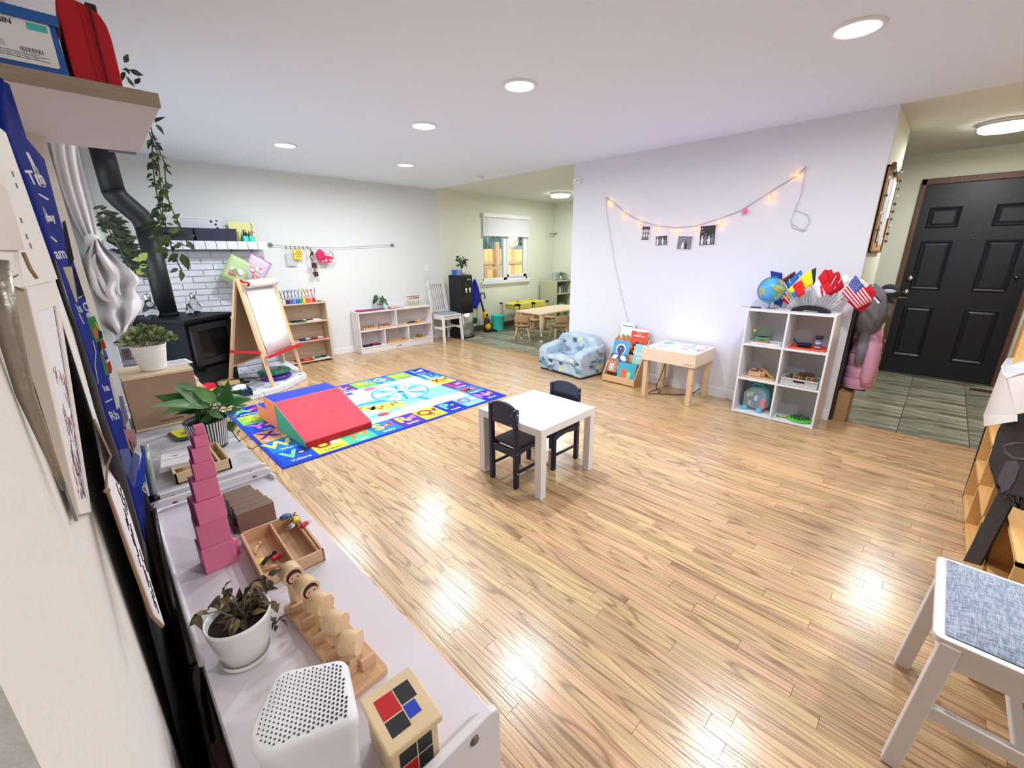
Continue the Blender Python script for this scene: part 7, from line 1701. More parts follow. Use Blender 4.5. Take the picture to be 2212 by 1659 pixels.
for k in range(18):
    cn_, c = tcx[k % 6]; x, y = slots[k]; sh = k//6
    m = M('gel_'+cn_, c, .15, trans=.2)
    t = thing('light_tile', 'translucent '+cn_+(' bar', ' triangle', ' round')[sh]+' tile lying on the glowing table top', 'tile', (x, y, lz-.0078), rr.random()*3, group='translucent tiles on the light table')
    if sh == 0: MB().box(-.030, .030, -.014, .014, 0, .005).build('tile', m, t, bevel=.001, seg=1)
    elif sh == 1: MB().prism([(-.024, -.02), (.026, -.02), (0, .024)], 0, .005).build('tile', m, t)
    else: MB().lathe([(.017, 0), (.017, .005), (0, .005)], n=12).build('tile', m, t)
t = thing('light_tile', 'large turquoise translucent tile at the far corner of the light table', 'tile', (4.20, 1.90, lz-.0078), .3); MB().box(-.035, .035, -.045, .045, 0, .006).build('tile', M('gel_turq', (110, 220, 220), .15, trans=.3), t)
t = thing('power_cord', 'black power cord coiled on the floor under the light table', 'cord', (0, 0, 0))
cp = [(3.98, 1.80, .385), (3.95, 1.82, .25), (3.93, 1.86, .10), (3.98, 1.84, .008), (4.05, 1.74, .006), (4.12, 1.66, .006), (4.20, 1.60, .01), (4.29, 1.56, .05)]
MB().tube(cp, .0042, n=6).build('cable', black, t)
cl = [(4.02+.10*math.cos(a)+.02*math.sin(2*a), 1.90+.045*math.sin(a), .006+.004*(k % 2)) for k, a in enumerate([2*PI*q/16 for q in range(29)])]
MB().tube(cl, .0038, n=6).build('coil', black, t)
# ---------------------------------------------------------------- 2x3 cube shelf
cs = thing('cube_shelf', 'white six-cube shelf unit by the entry carrying the globe and flags', 'shelf', (0, 0, 0))
qx0, qx1, qy0, qy1, qz = 3.995, 4.30, .520, 1.146, .932
cw_ = M('cube_white', (226, 226, 230), .45); cbk = M('cube_back', (206, 204, 206), .6)
th = .015
for y in (qy0, (qy0+qy1-th)/2, qy1-th): MB().box(qx0, qx1, y, y+th, 0, qz-.0).build('side_panel', cw_, cs, bevel=.001, seg=1)
zz = [0.004, .314, .620, qz-th]
for z in zz:
    for (a, b_) in ((qy0+th, (qy0+qy1-th)/2), ((qy0+qy1+th)/2, qy1-th)): MB().box(qx0+.001, qx1, a, b_, z, z+th).build('shelf_board', cw_, cs, bevel=.001, seg=1)
MB().box(qx1-.004, qx1, qy0+th, qy1-th, 0, qz-th).build('back_panel', cbk, cs)
L0, L1_ = (qy0+qy1)/2+.01, qy1-th   # left column (larger y)
R0_, R1_ = qy0+th, (qy0+qy1)/2-.01
lc_, rc_ = (L0+L1_)/2, (R0_+R1_)/2
def ctray(lab, y, z, sx, sy, m, h=.012): return tray(lab, (4.13, y, z), sx, sy, m, h=h)
z3, z2, z1 = .636, .330, .020
t = ctray('white tray in the top left cube holding a toy picnic basket', lc_-.01, z3, .17, .23, cw_)
t = thing('toy_basket', 'small green and yellow toy picnic set in the top left cube', 'toy', (4.12, lc_+.035, z3+.005), .1)
MB().box(-.04, .04, -.055, .055, 0, .05).build('clear_case', M('case_green', (120, 170, 130), .2, alpha=.6), t, bevel=.008); MB().lathe([(.045, .012), (.05, .025), (.045, .05)], n=14, sx=.9).build('dish', M('dish_green', (60, 120, 90), .4), t)
MB().box(-.041, -.035, -.05, .05, .0, .015).build('food', S('food_orange', (220, 130, 80)), t); MB().tube([(0, -.055, .045), (0, -.06, .10), (0, .02, .11), (0, .055, .09), (0, .055, .045)], .004, n=6).build('handle', green, t); MB().sphere((0, .07, .095), .012, n=6).build('knob', yellow, t)
t = ctray('orange-red tray in the top right cube', rc_, z3, .19, .255, S('tray_orange', (224, 84, 54)), .016)
t = thing('skillet', 'small navy toy pan on the orange tray in the top right cube', 'pan', (4.11, rc_+.03, z3+.006)); MB().lathe([(0, .004), (.045, .004), (.055, .03), (.058, .032), (.052, .032), (.044, .012), (0, .011)], n=22, cap=False).build('pan', navy, t); MB().bar((0, .05, .03), (.02, .085, .055), .012, .006).bar((.02, .085, .055), (.01, .07, .065), .005, .005).build('handle', navy, t)
t = thing('shaker_bottle', 'purple and white striped bottle on the orange tray in the top right cube', 'bottle', (4.12, rc_-.06, z3+.006))
MB().lathe([(.0, 0), (.022, 0), (.022, .075)], n=16, cap=False).build('bottle_body', S('btl_grey', (150, 156, 190)), t)
for k in range(4): MB().lathe([(.0225, .012+.018*k), (.0225, .018+.018*k)], n=16, cap=False).build('band', (paper, S('btl_purple', (80, 70, 150)))[k % 2], t)
MB().lathe([(.022, .075), (.022, .088), (.028, .098), (.03, .104), (0, .104)], n=16, cap=False).build('lid', S('btl_lid', (40, 40, 54)), t)
t = ctray('light wooden tray in the middle left cube', lc_, z2, .18, .25, beech)
for k, (y, m) in enumerate(((.045, beech), (.02, beechY))): 
    b_ = thing('wooden_block', ('hollow', 'solid')[k]+' wooden block on the tray in the middle left cube', 'block', (4.12+.03*k, lc_+y, z2+.006)); MB().prism([(-.05, 0), (.05, 0), (.05, .04), (.03, .058), (-.03, .058), (-.05, .04)], -.035, .035, plane='YZ').build('block', m, b_, bevel=.002); MB().box(-.036, -.03, -.03, .03, .045, .059).build('inset', brown, b_)
b_ = thing('board_game', 'small stack of wooden boards leaning on the tray in the middle left cube', 'boards', (4.12, lc_-.065, z2+.006))
for k in range(4): MB().bar((-.03+.02*k, -.045, .002), (-.02+.02*k, .03, .055), .012, .006).build('board', M('brd%d' % k, ((206, 170, 120), (120, 140, 80), (180, 140, 90), (90, 110, 60))[k], .6), b_)
t = thing('white_basket', 'white perforated plastic basket in the middle right cube', 'basket', (4.10, rc_, z2)); ww, dd, hh = .265, .18, .062
mb = MB()
for b in ((-dd/2, -dd/2+.003, -ww/2, ww/2), (dd/2-.003, dd/2, -ww/2, ww/2), (-dd/2, dd/2, -ww/2, -ww/2+.003), (-dd/2, dd/2, ww/2-.003, ww/2)): mb.box(*b, 0, .012).box(*b, hh-.014, hh)
for k in range(24): mb.box(-dd/2, -dd/2+.003, -ww/2+k*ww/24, -ww/2+k*ww/24+.006, .01, hh-.01)
for k in range(5): mb.box(-dd/2, -dd/2+.003, -ww/2, ww/2, .014+k*.009, .018+k*.009)
for k in range(14): mb.box(-dd/2+k*dd/14, -dd/2+k*dd/14+.006, -ww/2, -ww/2+.003, .01, hh-.01).box(-dd/2+k*dd/14, -dd/2+k*dd/14+.006, ww/2-.003, ww/2, .01, hh-.01)
mb.box(-dd/2, dd/2, -ww/2, ww/2, 0, .003); mb.build('basket_body', white, t); MB().box(-dd/2-.002, -dd/2+.001, -.04, .04, .035, .048).build('handle_slot', black, t)
bcl = [(110, 96, 70), (80, 66, 50), (150, 140, 104), (96, 110, 90), (200, 100, 60)]
for k in range(11):
    m = S('blk%d' % (k % 5), bcl[k % 5] if k < 10 else bcl[4]); b_ = thing('toy_block', (('olive', 'dark brown', 'tan', 'grey green', 'rust')[k % 5]+' toy block, '+('first', 'second', 'third', 'fourth', 'fifth', 'sixth', 'seventh', 'eighth', 'ninth', 'tenth')[k]+' from the left in the white basket' if k < 10 else 'orange toy block at the right end of the basket'), 'block', (4.10, rc_+.09-.018*k, z2+.045), .1, group='blocks in the white basket' if k < 10 else None)
    MB().box(-.035, .035, -.008, .008, 0, .03).build('block', m, b_, bevel=.003)
b_ = thing('toy_block', 'dark maroon block lying on the pile in the white basket', 'block', (4.13, rc_-.01, z2+.076), .2); MB().box(-.02, .02, -.07, .04, 0, .022).build('block', S('blk_maroon', (70, 44, 44)), b_, bevel=.003)
t = thing('toy_caddy', 'teal and clear carry case of toy cars in the bottom left cube', 'toy case', (4.12, lc_, z1), math.radians(-4))
tealm = M('case_teal', (60, 190, 190), .3)
out = [(-.095, .03), (-.10, .16), (-.05, .215), (.05, .225), (.09, .19), (.10, .05), (.07, .02)]
MB().prism([(-x, z) for x, z in out], .02, .06, plane='YZ').build('rear_shell', tealm, t, bevel=.01); MB().prism([(-x*.97+.0, z*.96+.006) for x, z in out], -.06, .018, plane='YZ').build('clear_shell', M('case_clear', (190, 216, 232), .1, alpha=.28), t, bevel=.01)
MB().tube([(.0, .05, .215), (0, .03, .245), (0, -.03, .245), (0, -.05, .22)], .008, n=8).build('handle', tealm, t)
for s in (-1, 1): MB().lathe([(.022, -.006), (.024, 0), (.022, .006), (0, .007)], (-.065, .06*s+.01, .022), T=Matrix.Rotation(PI/2, 3, 'Y'), n=14).build('wheel', S('wheel_blue', (90, 180, 220)), t)
for k, (y, z, c) in enumerate(((.06, .14, (210, 190, 90)), (.055, .11, (70, 70, 80)), (.03, .15, (190, 170, 100)), (.02, .12, (60, 60, 70)), (-.005, .12, (220, 220, 226)), (-.03, .11, (90, 120, 190)), (.04, .07, (200, 190, 90)), (.01, .06, (70, 80, 110)))): MB().box(-.05, -.01, y-.011, y+.011, z-.02, z+.022).build('toy_piece', S('tp%d' % k, c), t, bevel=.004)
MB().box(-.056, -.01, -.085, -.045, .03, .13).build('red_bin', S('tp_red', (232, 80, 84)), t, bevel=.008)
t = thing('green_card', 'small green picture card on the floor of the bottom right cube', 'card', (4.10, rc_+.085, z1), .2); MB().box(-.03, .03, -.04, .04, 0, .003).build('card', S('card_green', (80, 110, 70)), t); MB().box(-.022, .022, -.032, .032, .003, .0034).build('picture', S('card_lime', (200, 216, 130)), t)
t = thing('game_disc', 'round lime green plastic game with dark pegs in the bottom right cube', 'game', (4.10, rc_-.045, z1))
MB().lathe([(0, 0), (.085, 0), (.09, .010), (.088, .020), (0, .022)], n=30, cap=False, sx=.95).build('disc', S('game_green', (90, 190, 60), .4), t)
mb = MB(); rr = random.Random(14)
for k in range(40):
    a, r_ = k*2.4, .011*math.sqrt(k)*1.1; mb.lathe([(.005, .021), (.005, .032), (.003, .034)], (r_*math.cos(a), r_*math.sin(a), 0), n=6)
mb.build('peg', S('peg_dark', (40, 80, 50)), t)
# ---------------------------------------------------------------- globe
gb = thing('globe', 'small blue world globe on a chrome stand on the cube shelf', 'globe', (4.14, 1.02, qz))
MB().lathe([(0, 0), (.062, 0), (.064, .004), (.03, .010), (.006, .014), (.005, .05), (0, .05)], n=28, cap=False).build('stand', chrome, gb)
GC = Vector((0, 0, .157)); GR = .104
MB().sphere(GC, GR, n=24).build('sphere', marble('ocean', (60, 140, 206), (96, 186, 224), .35, (6, 6, 6), 4, .5), gb)
def gp_(lon, lat, r_=1.006):
    lon, lat = math.radians(lon), math.radians(lat); v = Vector((math.cos(lat)*math.cos(lon), math.cos(lat)*math.sin(lon), math.sin(lat)))*GR*r_
    return Matrix.Rotation(math.radians(14), 3, 'X') @ v+GC
africa = [(-17, 15), (-10, 30), (0, 36), (12, 36), (30, 31), (35, 25), (43, 12), (51, 11), (40, -5), (38, -18), (30, -30), (19, -34), (13, -20), (10, 0), (5, 5), (-8, 5)]
europe = [(-9, 38), (-8, 43), (0, 46), (-3, 50), (8, 56), (12, 65), (25, 70), (60, 70), (75, 60), (70, 40), (50, 36), (36, 36), (26, 39), (18, 42), (12, 44), (4, 42)]
arabia = [(35, 29), (44, 13), (55, 20), (58, 24), (50, 30), (42, 36), (36, 36)]
asia = [(70, 60), (110, 72), (140, 70), (140, 50), (120, 38), (120, 24), (105, 10), (95, 20), (80, 8), (72, 20), (60, 26), (60, 45)]
samer = [(-80, 0), (-72, 11), (-50, 2), (-35, -7), (-42, -22), (-58, -36), (-68, -54), (-74, -40), (-70, -18)]
namer = [(-125, 50), (-120, 34), (-100, 20), (-90, 30), (-80, 26), (-70, 44), (-60, 52), (-80, 62), (-110, 70), (-150, 70)]
def continent(poly, m, off):
    # subdivided fan so that it follows the sphere
    mb = MB(); cx = sum(p[0] for p in poly)/len(poly); cy = sum(p[1] for p in poly)/len(poly)
    vs = []; n = len(poly); R_ = 4
    for k in range(R_+1):
        for p in poly: vs.append(gp_(cx+(p[0]-cx)*k/R_+off, cy+(p[1]-cy)*k/R_, 1.008))
    mb.add(vs, [(k*n+i, k*n+(i+1) % n, (k+1)*n+(i+1) % n, (k+1)*n+i) for k in range(R_) for i in range(n)], 0, True); return mb.build('land', m, gb)
land = marble('land', (196, 186, 120), (110, 150, 84), .5, (18, 18, 18), 4, .6)
off = 205
for P_ in (africa, europe, arabia, asia, samer, namer): continent(P_, land, off)
arc = [GC+Vector((0, .113*math.cos(a), .113*math.sin(a))) for a in [math.radians(-100+190*k/16) for k in range(17)]]
arc = [GC+Matrix.Rotation(math.radians(25), 3, 'Z') @ (Vector((-.02, .110*math.cos(a), .110*math.sin(a)))) for a in [math.radians(-95+200*k/18) for k in range(19)]]
MB().tube(arc, .0035, n=6).build('meridian_arm', M('meridian', (60, 130, 190), .3), gb)
t = thing('cable_clip', 'black pen-like cable end lying by the globe stand', 'cable', (4.10, 1.10, qz+.006)); MB().tube([(0, -.03, 0), (0, .05, 0)], .006, n=8).build('plug', black, t); MB().tube([(0, .05, 0), (.02, .10, -.002), (.05, .14, -.003)], .002, n=5).build('wire', grey, t)
# ---------------------------------------------------------------- flags in a curved holder
fh = thing('flag_holder', 'black arched flag stand with many small flag poles on the cube shelf', 'flag stand', (4.12, .715, qz))
mb = MB(); N_ = 17; 
pts_ = [(.135*math.cos(a), .0+.052*math.sin(a)) for a in [PI*k/20 for k in range(21)]]
MB().prism(pts_+[(-.12, 0), (-.055, 0), (-.05, .012), (.05, .012), (.055, 0), (.12, 0)], -.022, .022, plane='YZ').build('arch_base', black, fh, bevel=.003)
fl = [((150, 30, 44), (240, 240, 240), (40, 60, 140)), ((60, 40, 50), (150, 40, 60), (210, 160, 80)), ((40, 40, 46), (200, 40, 50), (60, 90, 170)), ((30, 100, 190), (40, 120, 200), (30, 60, 140)), ((240, 220, 50), (240, 220, 60), (200, 40, 50)), ((60, 60, 66), (244, 224, 50), (244, 224, 50)),
      ((206, 24, 40), (206, 24, 40), (230, 226, 236)), ((200, 22, 38), (200, 22, 38), (200, 22, 38)), ((206, 26, 40), (190, 20, 36), (190, 20, 36)), ((200, 24, 40), (60, 140, 80), (235, 235, 235)), ((238, 238, 240), (238, 238, 240), (230, 60, 60))]
ang = [math.radians(-62+124*k/(N_-1)) for k in range(N_)]
R1f, R2f = .05, .335
for k, a in enumerate(ang):
    p0 = Vector((-.006*((k % 3)-1), .12*math.sin(a), .045*math.cos(a))); p1 = Vector((-.012*((k % 3)-1), .30*math.sin(a), .045+.255*math.cos(a)))
    MB().tube([p0, p1], .0028, n=6).sphere(p1+Vector((0, 0, .004)), .005, n=5).build('flag_pole', M('pole_white', (226, 226, 230), .5), fh)
flag_spec = [ # label, corner pixels TL TR BR BL, rows of (frac0, frac1, colour), depth X
 ('small dark blue and red flag low at the far left of the flag stand', ((1664, 585), (1690, 590), (1690, 640), (1672, 660)), [((34, 50, 130), .5), ((180, 30, 50), .5)], 4.16),
 ('navy flag drooping behind the globe', ((1675, 640), (1693, 648), (1688, 664), (1672, 655)), [((30, 44, 110), 1)], 4.15),
 ('red and gold striped flag low left on the stand', ((1695, 632), (1708, 640), (1704, 658), (1690, 650)), [((216, 150, 50), .5), ((200, 30, 44), .5)], 4.14),
 ('black and maroon flag right of the globe', ((1690, 603), (1717, 586), (1719, 594), (1696, 616)), [((130, 40, 50), .4), ((36, 34, 40), .6)], 4.13),
 ('sky blue flag leaning beside the globe', ((1697, 612), (1730, 583), (1734, 592), (1702, 625)), [((40, 110, 190), 1)], 4.12),
 ('yellow, red and blue flag in the left cluster of the stand', ((1712, 616), (1730, 605), (1740, 632), (1724, 645)), [((226, 32, 36), 1)], 4.085),
 ('yellow flag with a black corner band at the left centre', ((1728, 600), (1752, 582), (1757, 612), (1738, 626)), [((242, 222, 44), 1)], 4.10),
 ('black yellow vertical flag peeking behind the yellow one', ((1747, 586), (1763, 578), (1761, 610), (1756, 616)), [((50, 52, 60), 1)], 4.11),
 ('yellow and light blue flag corner under the red flag', ((1702, 625), (1714, 617), (1722, 640), (1716, 644)), [((242, 222, 44), .5), ((40, 120, 200), .5)], 4.09),
 ('red over white flag at the centre of the stand', ((1767, 600), (1783, 580), (1798, 632), (1766, 645)), [((206, 22, 40), .5), ((206, 22, 40), .5)], 4.10),
 ('white half flag hanging under the central red flag', ((1755, 617), (1767, 601), (1786, 638), (1767, 646)), [((224, 220, 234), 1)], 4.095),
 ('crimson flag right of centre on the stand', ((1782, 584), (1797, 582), (1812, 628), (1792, 640)), [((196, 18, 36), 1)], 4.115),
 ('deep red flag fourth from the right end', ((1796, 592), (1812, 586), (1824, 620), (1806, 634)), [((186, 16, 32), 1)], 4.12),
 ('white flag with a green corner near the right of the stand', ((1812, 600), (1828, 592), (1836, 606), (1822, 618)), [((238, 238, 240), 1)], 4.13),
 ('plain white flag hanging behind the striped flag', ((1812, 636), (1822, 630), (1826, 650), (1812, 656)), [((222, 226, 224), 1)], 4.13),
 ('white flag with red field behind the starred flag', ((1860, 602), (1878, 616), (1872, 622), (1850, 610)), [((238, 238, 240), 1)], 4.11),
 ('bright red flag poking out right of the starred flag', ((1878, 615), (1894, 631), (1886, 645), (1868, 626)), [((210, 26, 40), 1)], 4.10),
 ('dark red flag hanging below the starred flag', ((1828, 650), (1884, 654), (1862, 676), (1848, 668)), [((176, 14, 34), 1)], 4.09),
 ('black and white striped flag at the far right of the stand', ((1890, 636), (1904, 652), (1897, 656), (1884, 642)), [((30, 36, 60), .4), ((236, 236, 240), .6)], 4.10),
]
def flagquad(lab, px, bands, X):
    c = [at(*q_, X=X) for q_ in px]; cen_ = sum(c, Vector())/4
    t = thing('flag', lab, 'flag', cen_, group=None); c = [v-cen_ for v in c]; f0 = 0
    for bi, (col_, w_) in enumerate(bands):
        f1 = f0+w_; rows = []
        for j in range(5):
            v_ = f0+(f1-f0)*j/4
            rows.append([c[0].lerp(c[1], u_/5).lerp(c[3].lerp(c[2], u_/5), v_)+Vector((.006*math.sin(u_*1.6+v_*3), 0, 0)) for u_ in range(6)])
        MB().grid(rows).build('cloth' if len(bands) == 1 else 'stripe', M('flag_%d_%d_%d' % col_, col_, .8), t, solid=.001, recalc=False); f0 = f1
    return t
for s_ in flag_spec: flagquad(*s_)
# starred and striped flag
c = [at(*q_, X=4.06) for q_ in ((1847, 595), (1896, 653), (1848, 669), (1819, 632))]
tl, tr_, br2, bl2 = at(1848, 594, X=4.06), at(1896, 626+16, X=4.06), at(1850, 668, X=4.06), at(1818, 632, X=4.06)
tr_ = at(1888, 648, X=4.06)
t = thing('flag', 'flag with white stars on blue and red and white stripes, largest on the stand', 'flag', tl)
def FQ(u_, v_, o=0): return tl.lerp(tr_, u_).lerp(bl2.lerp(br2, u_), v_)-tl+Vector((-.0+.006*math.sin(u_*5+v_*3)-o, 0, 0))
for k in range(13):
    rows = [[FQ(u_/8, (k+j)/13) for u_ in range(9)] for j in (0, 1)]
    MB().grid(rows).build('stripe', (M('stripe_red', (190, 20, 50), .8), M('stripe_wht', (240, 214, 220), .8))[k % 2], t, solid=.001, recalc=False)
rows = [[FQ(u_/6*.44, j/4*.54, .002) for u_ in range(7)] for j in range(5)]
MB().grid(rows).build('canton', M('canton_blue', (34, 60, 150), .8), t, solid=.001, recalc=False)
mb = MB()
for i in range(9):
    for j in range(6 if i % 2 == 0 else 5):
        o_ = FQ(.025+.043*j*2*.5+ (.0 if i % 2 == 0 else .02)+j*.028, .05+i*.055, .0035); mb.poly([o_+Vector((0, .0024*math.cos(2*PI*q/5), .0024*math.sin(2*PI*q/5))) for q in range(5)])
mb.build('star', paper, t, recalc=False)
t2 = MB().tube([at(1778+18, 668, X=4.08)-tl, at(1846, 592, X=4.07)-tl], .003, n=6).build('flag_pole', M('pole_white', (226, 226, 230), .5), t)
# ---------------------------------------------------------------- string of lights and photos
sl_ = thing('string_lights', 'string of glowing amber crystal bulbs sagging across the right wall', 'string lights', (0, 0, 0))
WX = 4.322
bulbs = [(1317, 437), (1347, 464), (1380, 482), (1417, 494), (1458, 499), (1503, 495), (1554, 482), (1663, 427), (1721, 378)]
wire = [(1309, 427), (1325, 437), (1350, 460), (1385, 478), (1420, 488), (1460, 492), (1500, 489), (1550, 474), (1600, 455), (1640, 430), (1680, 405), (1712, 385), (1738, 364)]
MB().tube([at(*q_, X=WX) for q_ in wire], .0025, n=5).build('wire', M('wire_grey', (150, 146, 150), .5), sl_)
MB().tube([at(*q_, X=WX) for q_ in ((1309, 427), (1310, 460), (1320, 520), (1328, 570), (1340, 625), (1350, 670), (1358, 696))], .0022, n=5).build('hanging_wire', M('wire_pale', (196, 194, 204), .5), sl_)
MB().tube([at(*q_, X=WX) for q_ in ((1741, 362), (1736, 385), (1731, 420), (1720, 445), (1716, 455), (1708, 478), (1712, 492), (1735, 500), (1750, 480), (1745, 465), (1725, 456), (1718, 454))], .003, n=5).tube([at(*q_, X=WX) for q_ in ((1712, 484), (1728, 494), (1742, 498))], .002, n=5).build('spare_wire', M('wire_pale', (196, 194, 204), .5), sl_)
ge = M('bulb_glow', (255, 190, 120), .3, emit=(255, 176, 96), es=9); ga = M('bulb_crystal', (255, 150, 90), .15, emit=(255, 120, 60), es=1.3, alpha=.75)
rr = random.Random(3)
for q_ in bulbs:
    p = at(*q_, X=WX-.022); R = .026
    mb = MB(); mb.sphere(p, R*.42, n=7); b = mb.build('bulb', ge, sl_)
    mb = MB()
    for k in range(16):
        d = Vector((rr.uniform(-1, 1), rr.uniform(-1, 1), rr.uniform(-1, 1))).normalized(); d2 = d.orthogonal().normalized(); a = rr.random()*6; 
        e1 = d2; e2 = d.cross(d2); o_ = p+d*R*.95
        mb.poly([o_+(e1*math.cos(a+q*2*PI/5)+e2*math.sin(a+q*2*PI/5))*R*.34 for q in range(5)])
    mb.build('crystal', ga, b, recalc=False)
    l = bpy.data.lights.new('bulb_glow', 'POINT'); l.energy = .16; l.color = (1, .38, .16); l.shadow_soft_size = .012
    o = bpy.data.objects.new('bulb_glow', l); COL.objects.link(o); o.location = p
p = at(1609, 457, X=WX-.02); MB().lathe([(.004, .03), (.018, .015), (.020, 0), (.012, -.018), (0, -.024)], p, n=12).build('unlit_bulb', M('hot_pink', (255, 100, 180), .4), sl_); bpy.data.objects['unlit_bulb']['label'] = 'unlit pink bulb'
MB().tube([at(1741, 360, X=WX), at(1741, 360, X=WX)+Vector((-.02, 0, 0))], .004, n=6).build('hook', M('wire_pale', (196, 194, 204), .5), sl_)
ph_l = [('first black and white photo strip of three rows under the string lights', 1386, 488, 1403, 519, 0), ('second black and white group photo from the left under the string lights', 1418, 497, 1442, 531, 1),
        ('third black and white photo of two people outdoors under the string lights', 1463, 506, 1494, 540, 2), ('fourth and largest black and white photo under the string lights', 1514, 487, 1545, 531, 3)]
pkm = M('photo_dark', (34, 34, 40), .4); pgm = M('photo_grey', (120, 120, 128), .4); pwh = M('photo_white', (224, 222, 228), .4)
for lab, x0, y0, x1, y1, kd in ph_l:
    a = at(x0, y0, X=4.328); b = at(x1, y1, X=4.328); w_, h_ = abs(a.y-b.y), abs(a.z-b.z)
    t = thing('photo', lab, 'photo', (4.326, (a.y+b.y)/2, b.z), (math.radians((-4, 5, -5, 4)[kd]*-1*.6), 0, 0), group='black and white photos under the lights')
    T = frame((0, 0, 0), (0, -1, 0), (0, 0, 1)); MB().box(-w_/2, w_/2, 0, h_, 0, .001, 0, T).build('print_paper', pwh, t)
    mb = MB(); rr = random.Random(kd+5)
    if kd == 0:
        for r_ in range(3): mb.box(-w_*.42, w_*.42, h_*(.04+.33*r_), h_*(.28+.33*r_), .001, .0012, 0 if r_ != 1 else 1, T)
        for k in range(7): mb.box(-w_*.42+w_*.13*k, -w_*.36+w_*.13*k, h_*.1, h_*(.3+.6*rr.random()), .0012, .0014, (2, 1)[k % 2], T)
    else:
        mb.box(-w_*.44, w_*.44, h_*.05, h_*(.62 if kd == 1 else .86 if kd == 2 else .95), .001, .0012, 1 if kd == 2 else 0, T)
        for k in range(4):   # standing figures
            cx = -w_*.3+w_*.2*k; hh_ = h_*(.40+.14*rr.random())
            if kd == 2 and k in (0, 3): continue
            m = (0, 2, 0, 1)[k] if kd == 2 else (2, 1, 2, 1)[k]
            mb.prism([(cx-w_*.07, h_*.08), (cx+w_*.07, h_*.08), (cx+w_*.08, hh_*.75), (cx+w_*.03, hh_*.95), (cx-w_*.03, hh_*.95), (cx-w_*.08, hh_*.75)], .0013, .0015, m, T=T)
            mb.prism([(cx+w_*.045*math.cos(a_*PI/4), hh_*1.05+w_*.05*math.sin(a_*PI/4)) for a_ in range(8)], .0013, .0016, m, T=T)
        for k in range(26): u_, v_ = rr.uniform(-.4, .3), rr.uniform(.1, .85); mb.box(u_*w_, (u_+.04+.06*rr.random())*w_, v_*h_, (v_+.02+.02*rr.random())*h_, .0012, .00145, rr.choice((0, 1, 2)), T) if kd == 3 or v_ > .6 and kd == 2 else None
        if kd == 3: mb.box(-w_*.46, w_*.46, h_*.93, h_*.97, .0012, .0018, 0, T)
    mb.build('image', [pkm, pgm, pwh], t)
# ---------------------------------------------------------------- cork board on the entry side wall
ck = thing('cork_board', 'wood framed cork notice board with papers and a bead garland in the entry', 'notice board', (0, 0, 0))
cx0, cx1, cz0, cz1 = 4.355, 5.06, 1.385, 2.0
corkm = M('cork', (206, 166, 112), .9, noise=.15, nscale=60); cfr = wood('cork_frame', (140, 96, 66), (104, 70, 48), .5, 'X')
YW = .47
MB().box(cx0, cx1, YW-.012, YW, cz0, cz1).build('cork_panel', corkm, ck)
for b in ((cx0, cx1, cz1-.018, cz1), (cx0, cx1, cz0, cz0+.018), (cx0, cx0+.018, cz0, cz1), (cx1-.018, cx1, cz0, cz1)): MB().box(b[0], b[1], YW-.022, YW, b[2], b[3]).build('frame', cfr, ck, bevel=.003)
for k, (x0, x1, z0, z1) in enumerate(((4.54, 4.78, 1.62, 1.96), (4.80, 5.04, 1.66, 1.95), (4.66, 4.90, 1.52, 1.70), (4.70, 4.84, 1.44, 1.52), (4.86, 4.96, 1.45, 1.51), (4.56, 4.64, 1.47, 1.60))):
    MB().box(x0, x1, YW-.016-.001*k, YW-.014-.001*k, z0, z1).build('notice', M('notice%d' % (k % 3), ((222, 230, 236), (236, 234, 230), (214, 224, 230))[k % 3], .8), ck)
gl_ = thing('bead_garland', 'garland of wooden, green and white balls draped around the cork board', 'garland', (0, 0, 0))
gcol = [M('ball_brown', (120, 84, 60), .7), M('ball_green', (60, 90, 66), .7), M('ball_cream', (226, 216, 190), .7), M('ball_grey', (130, 124, 110), .7)]
path = [(cx0-.01, 1.55)]+[(cx0-.01, 1.55+.06*k) for k in range(1, 8)]+[(cx0+.05*k, 2.02-.05*math.sin(PI*k/12)*1.2) for k in range(1, 13)]+[(cx1+.01, 1.96-.06*k) for k in range(9)]
MB().tube([(x, YW-.035, z) for x, z in path], .0015, n=4).build('cord', tw, gl_)
for k, (x, z) in enumerate(path): 
    if k < 8 and k % 2: continue
    MB().sphere((x, YW-.035, z), .016 if 7 < k < 20 else .012, n=7).build('ball', gcol[(k*3) % 4], gl_)
# ---------------------------------------------------------------- coats on the entry side of the cube shelf
cr_ = thing('coat_rack', 'dark narrow coat stand panel with a wooden foot beside the cube shelf', 'coat stand', (0, 0, 0))
MB().box(4.345, 4.70, .448, .466, 0, .98).build('panel', M('panel_dark', (48, 42, 42), .5), cr_, bevel=.003)
MB().box(4.38, 4.66, .36, .447, 0, .26).build('foot_box', wood('foot_oak', (176, 142, 104), (146, 112, 80), .5, 'X'), cr_, bevel=.004)
for x in (4.42, 4.55): MB().tube([(x, .47, 1.12), (x, .40, 1.12), (x, .385, 1.15)], .006, n=6).build('hook', steel, cr_)
def shell_garment(t, levels, m, name, n=18, subd=1, puff=0):
    rows = []
    for (z, cx, cy, rx_, ry_) in levels:
        rows.append([(cx+rx_*math.cos(a)*(1+.04*math.sin(5*a+z*9)), cy+ry_*math.sin(a)*(1+.06*math.sin(4*a+z*7)), z) for a in [2*PI*k/n for k in range(n+1)]])
    return MB().grid(rows).build(name, m, t, subd=subd, recalc=True)
gh = M('coat_grey', (110, 108, 114), .9, noise=.15, nscale=30, bump=.2, bscale=80); bkc = M('coat_black', (34, 40, 44), .9); pkc = M('coat_pink', (214, 160, 190), .6, bump=.2, bscale=25); gsl = M('coat_sleeve', (130, 130, 144), .8)
t = thing('jacket', 'grey fleece jacket hanging above the pink coat next to the flags', 'jacket', (0, 0, 0))
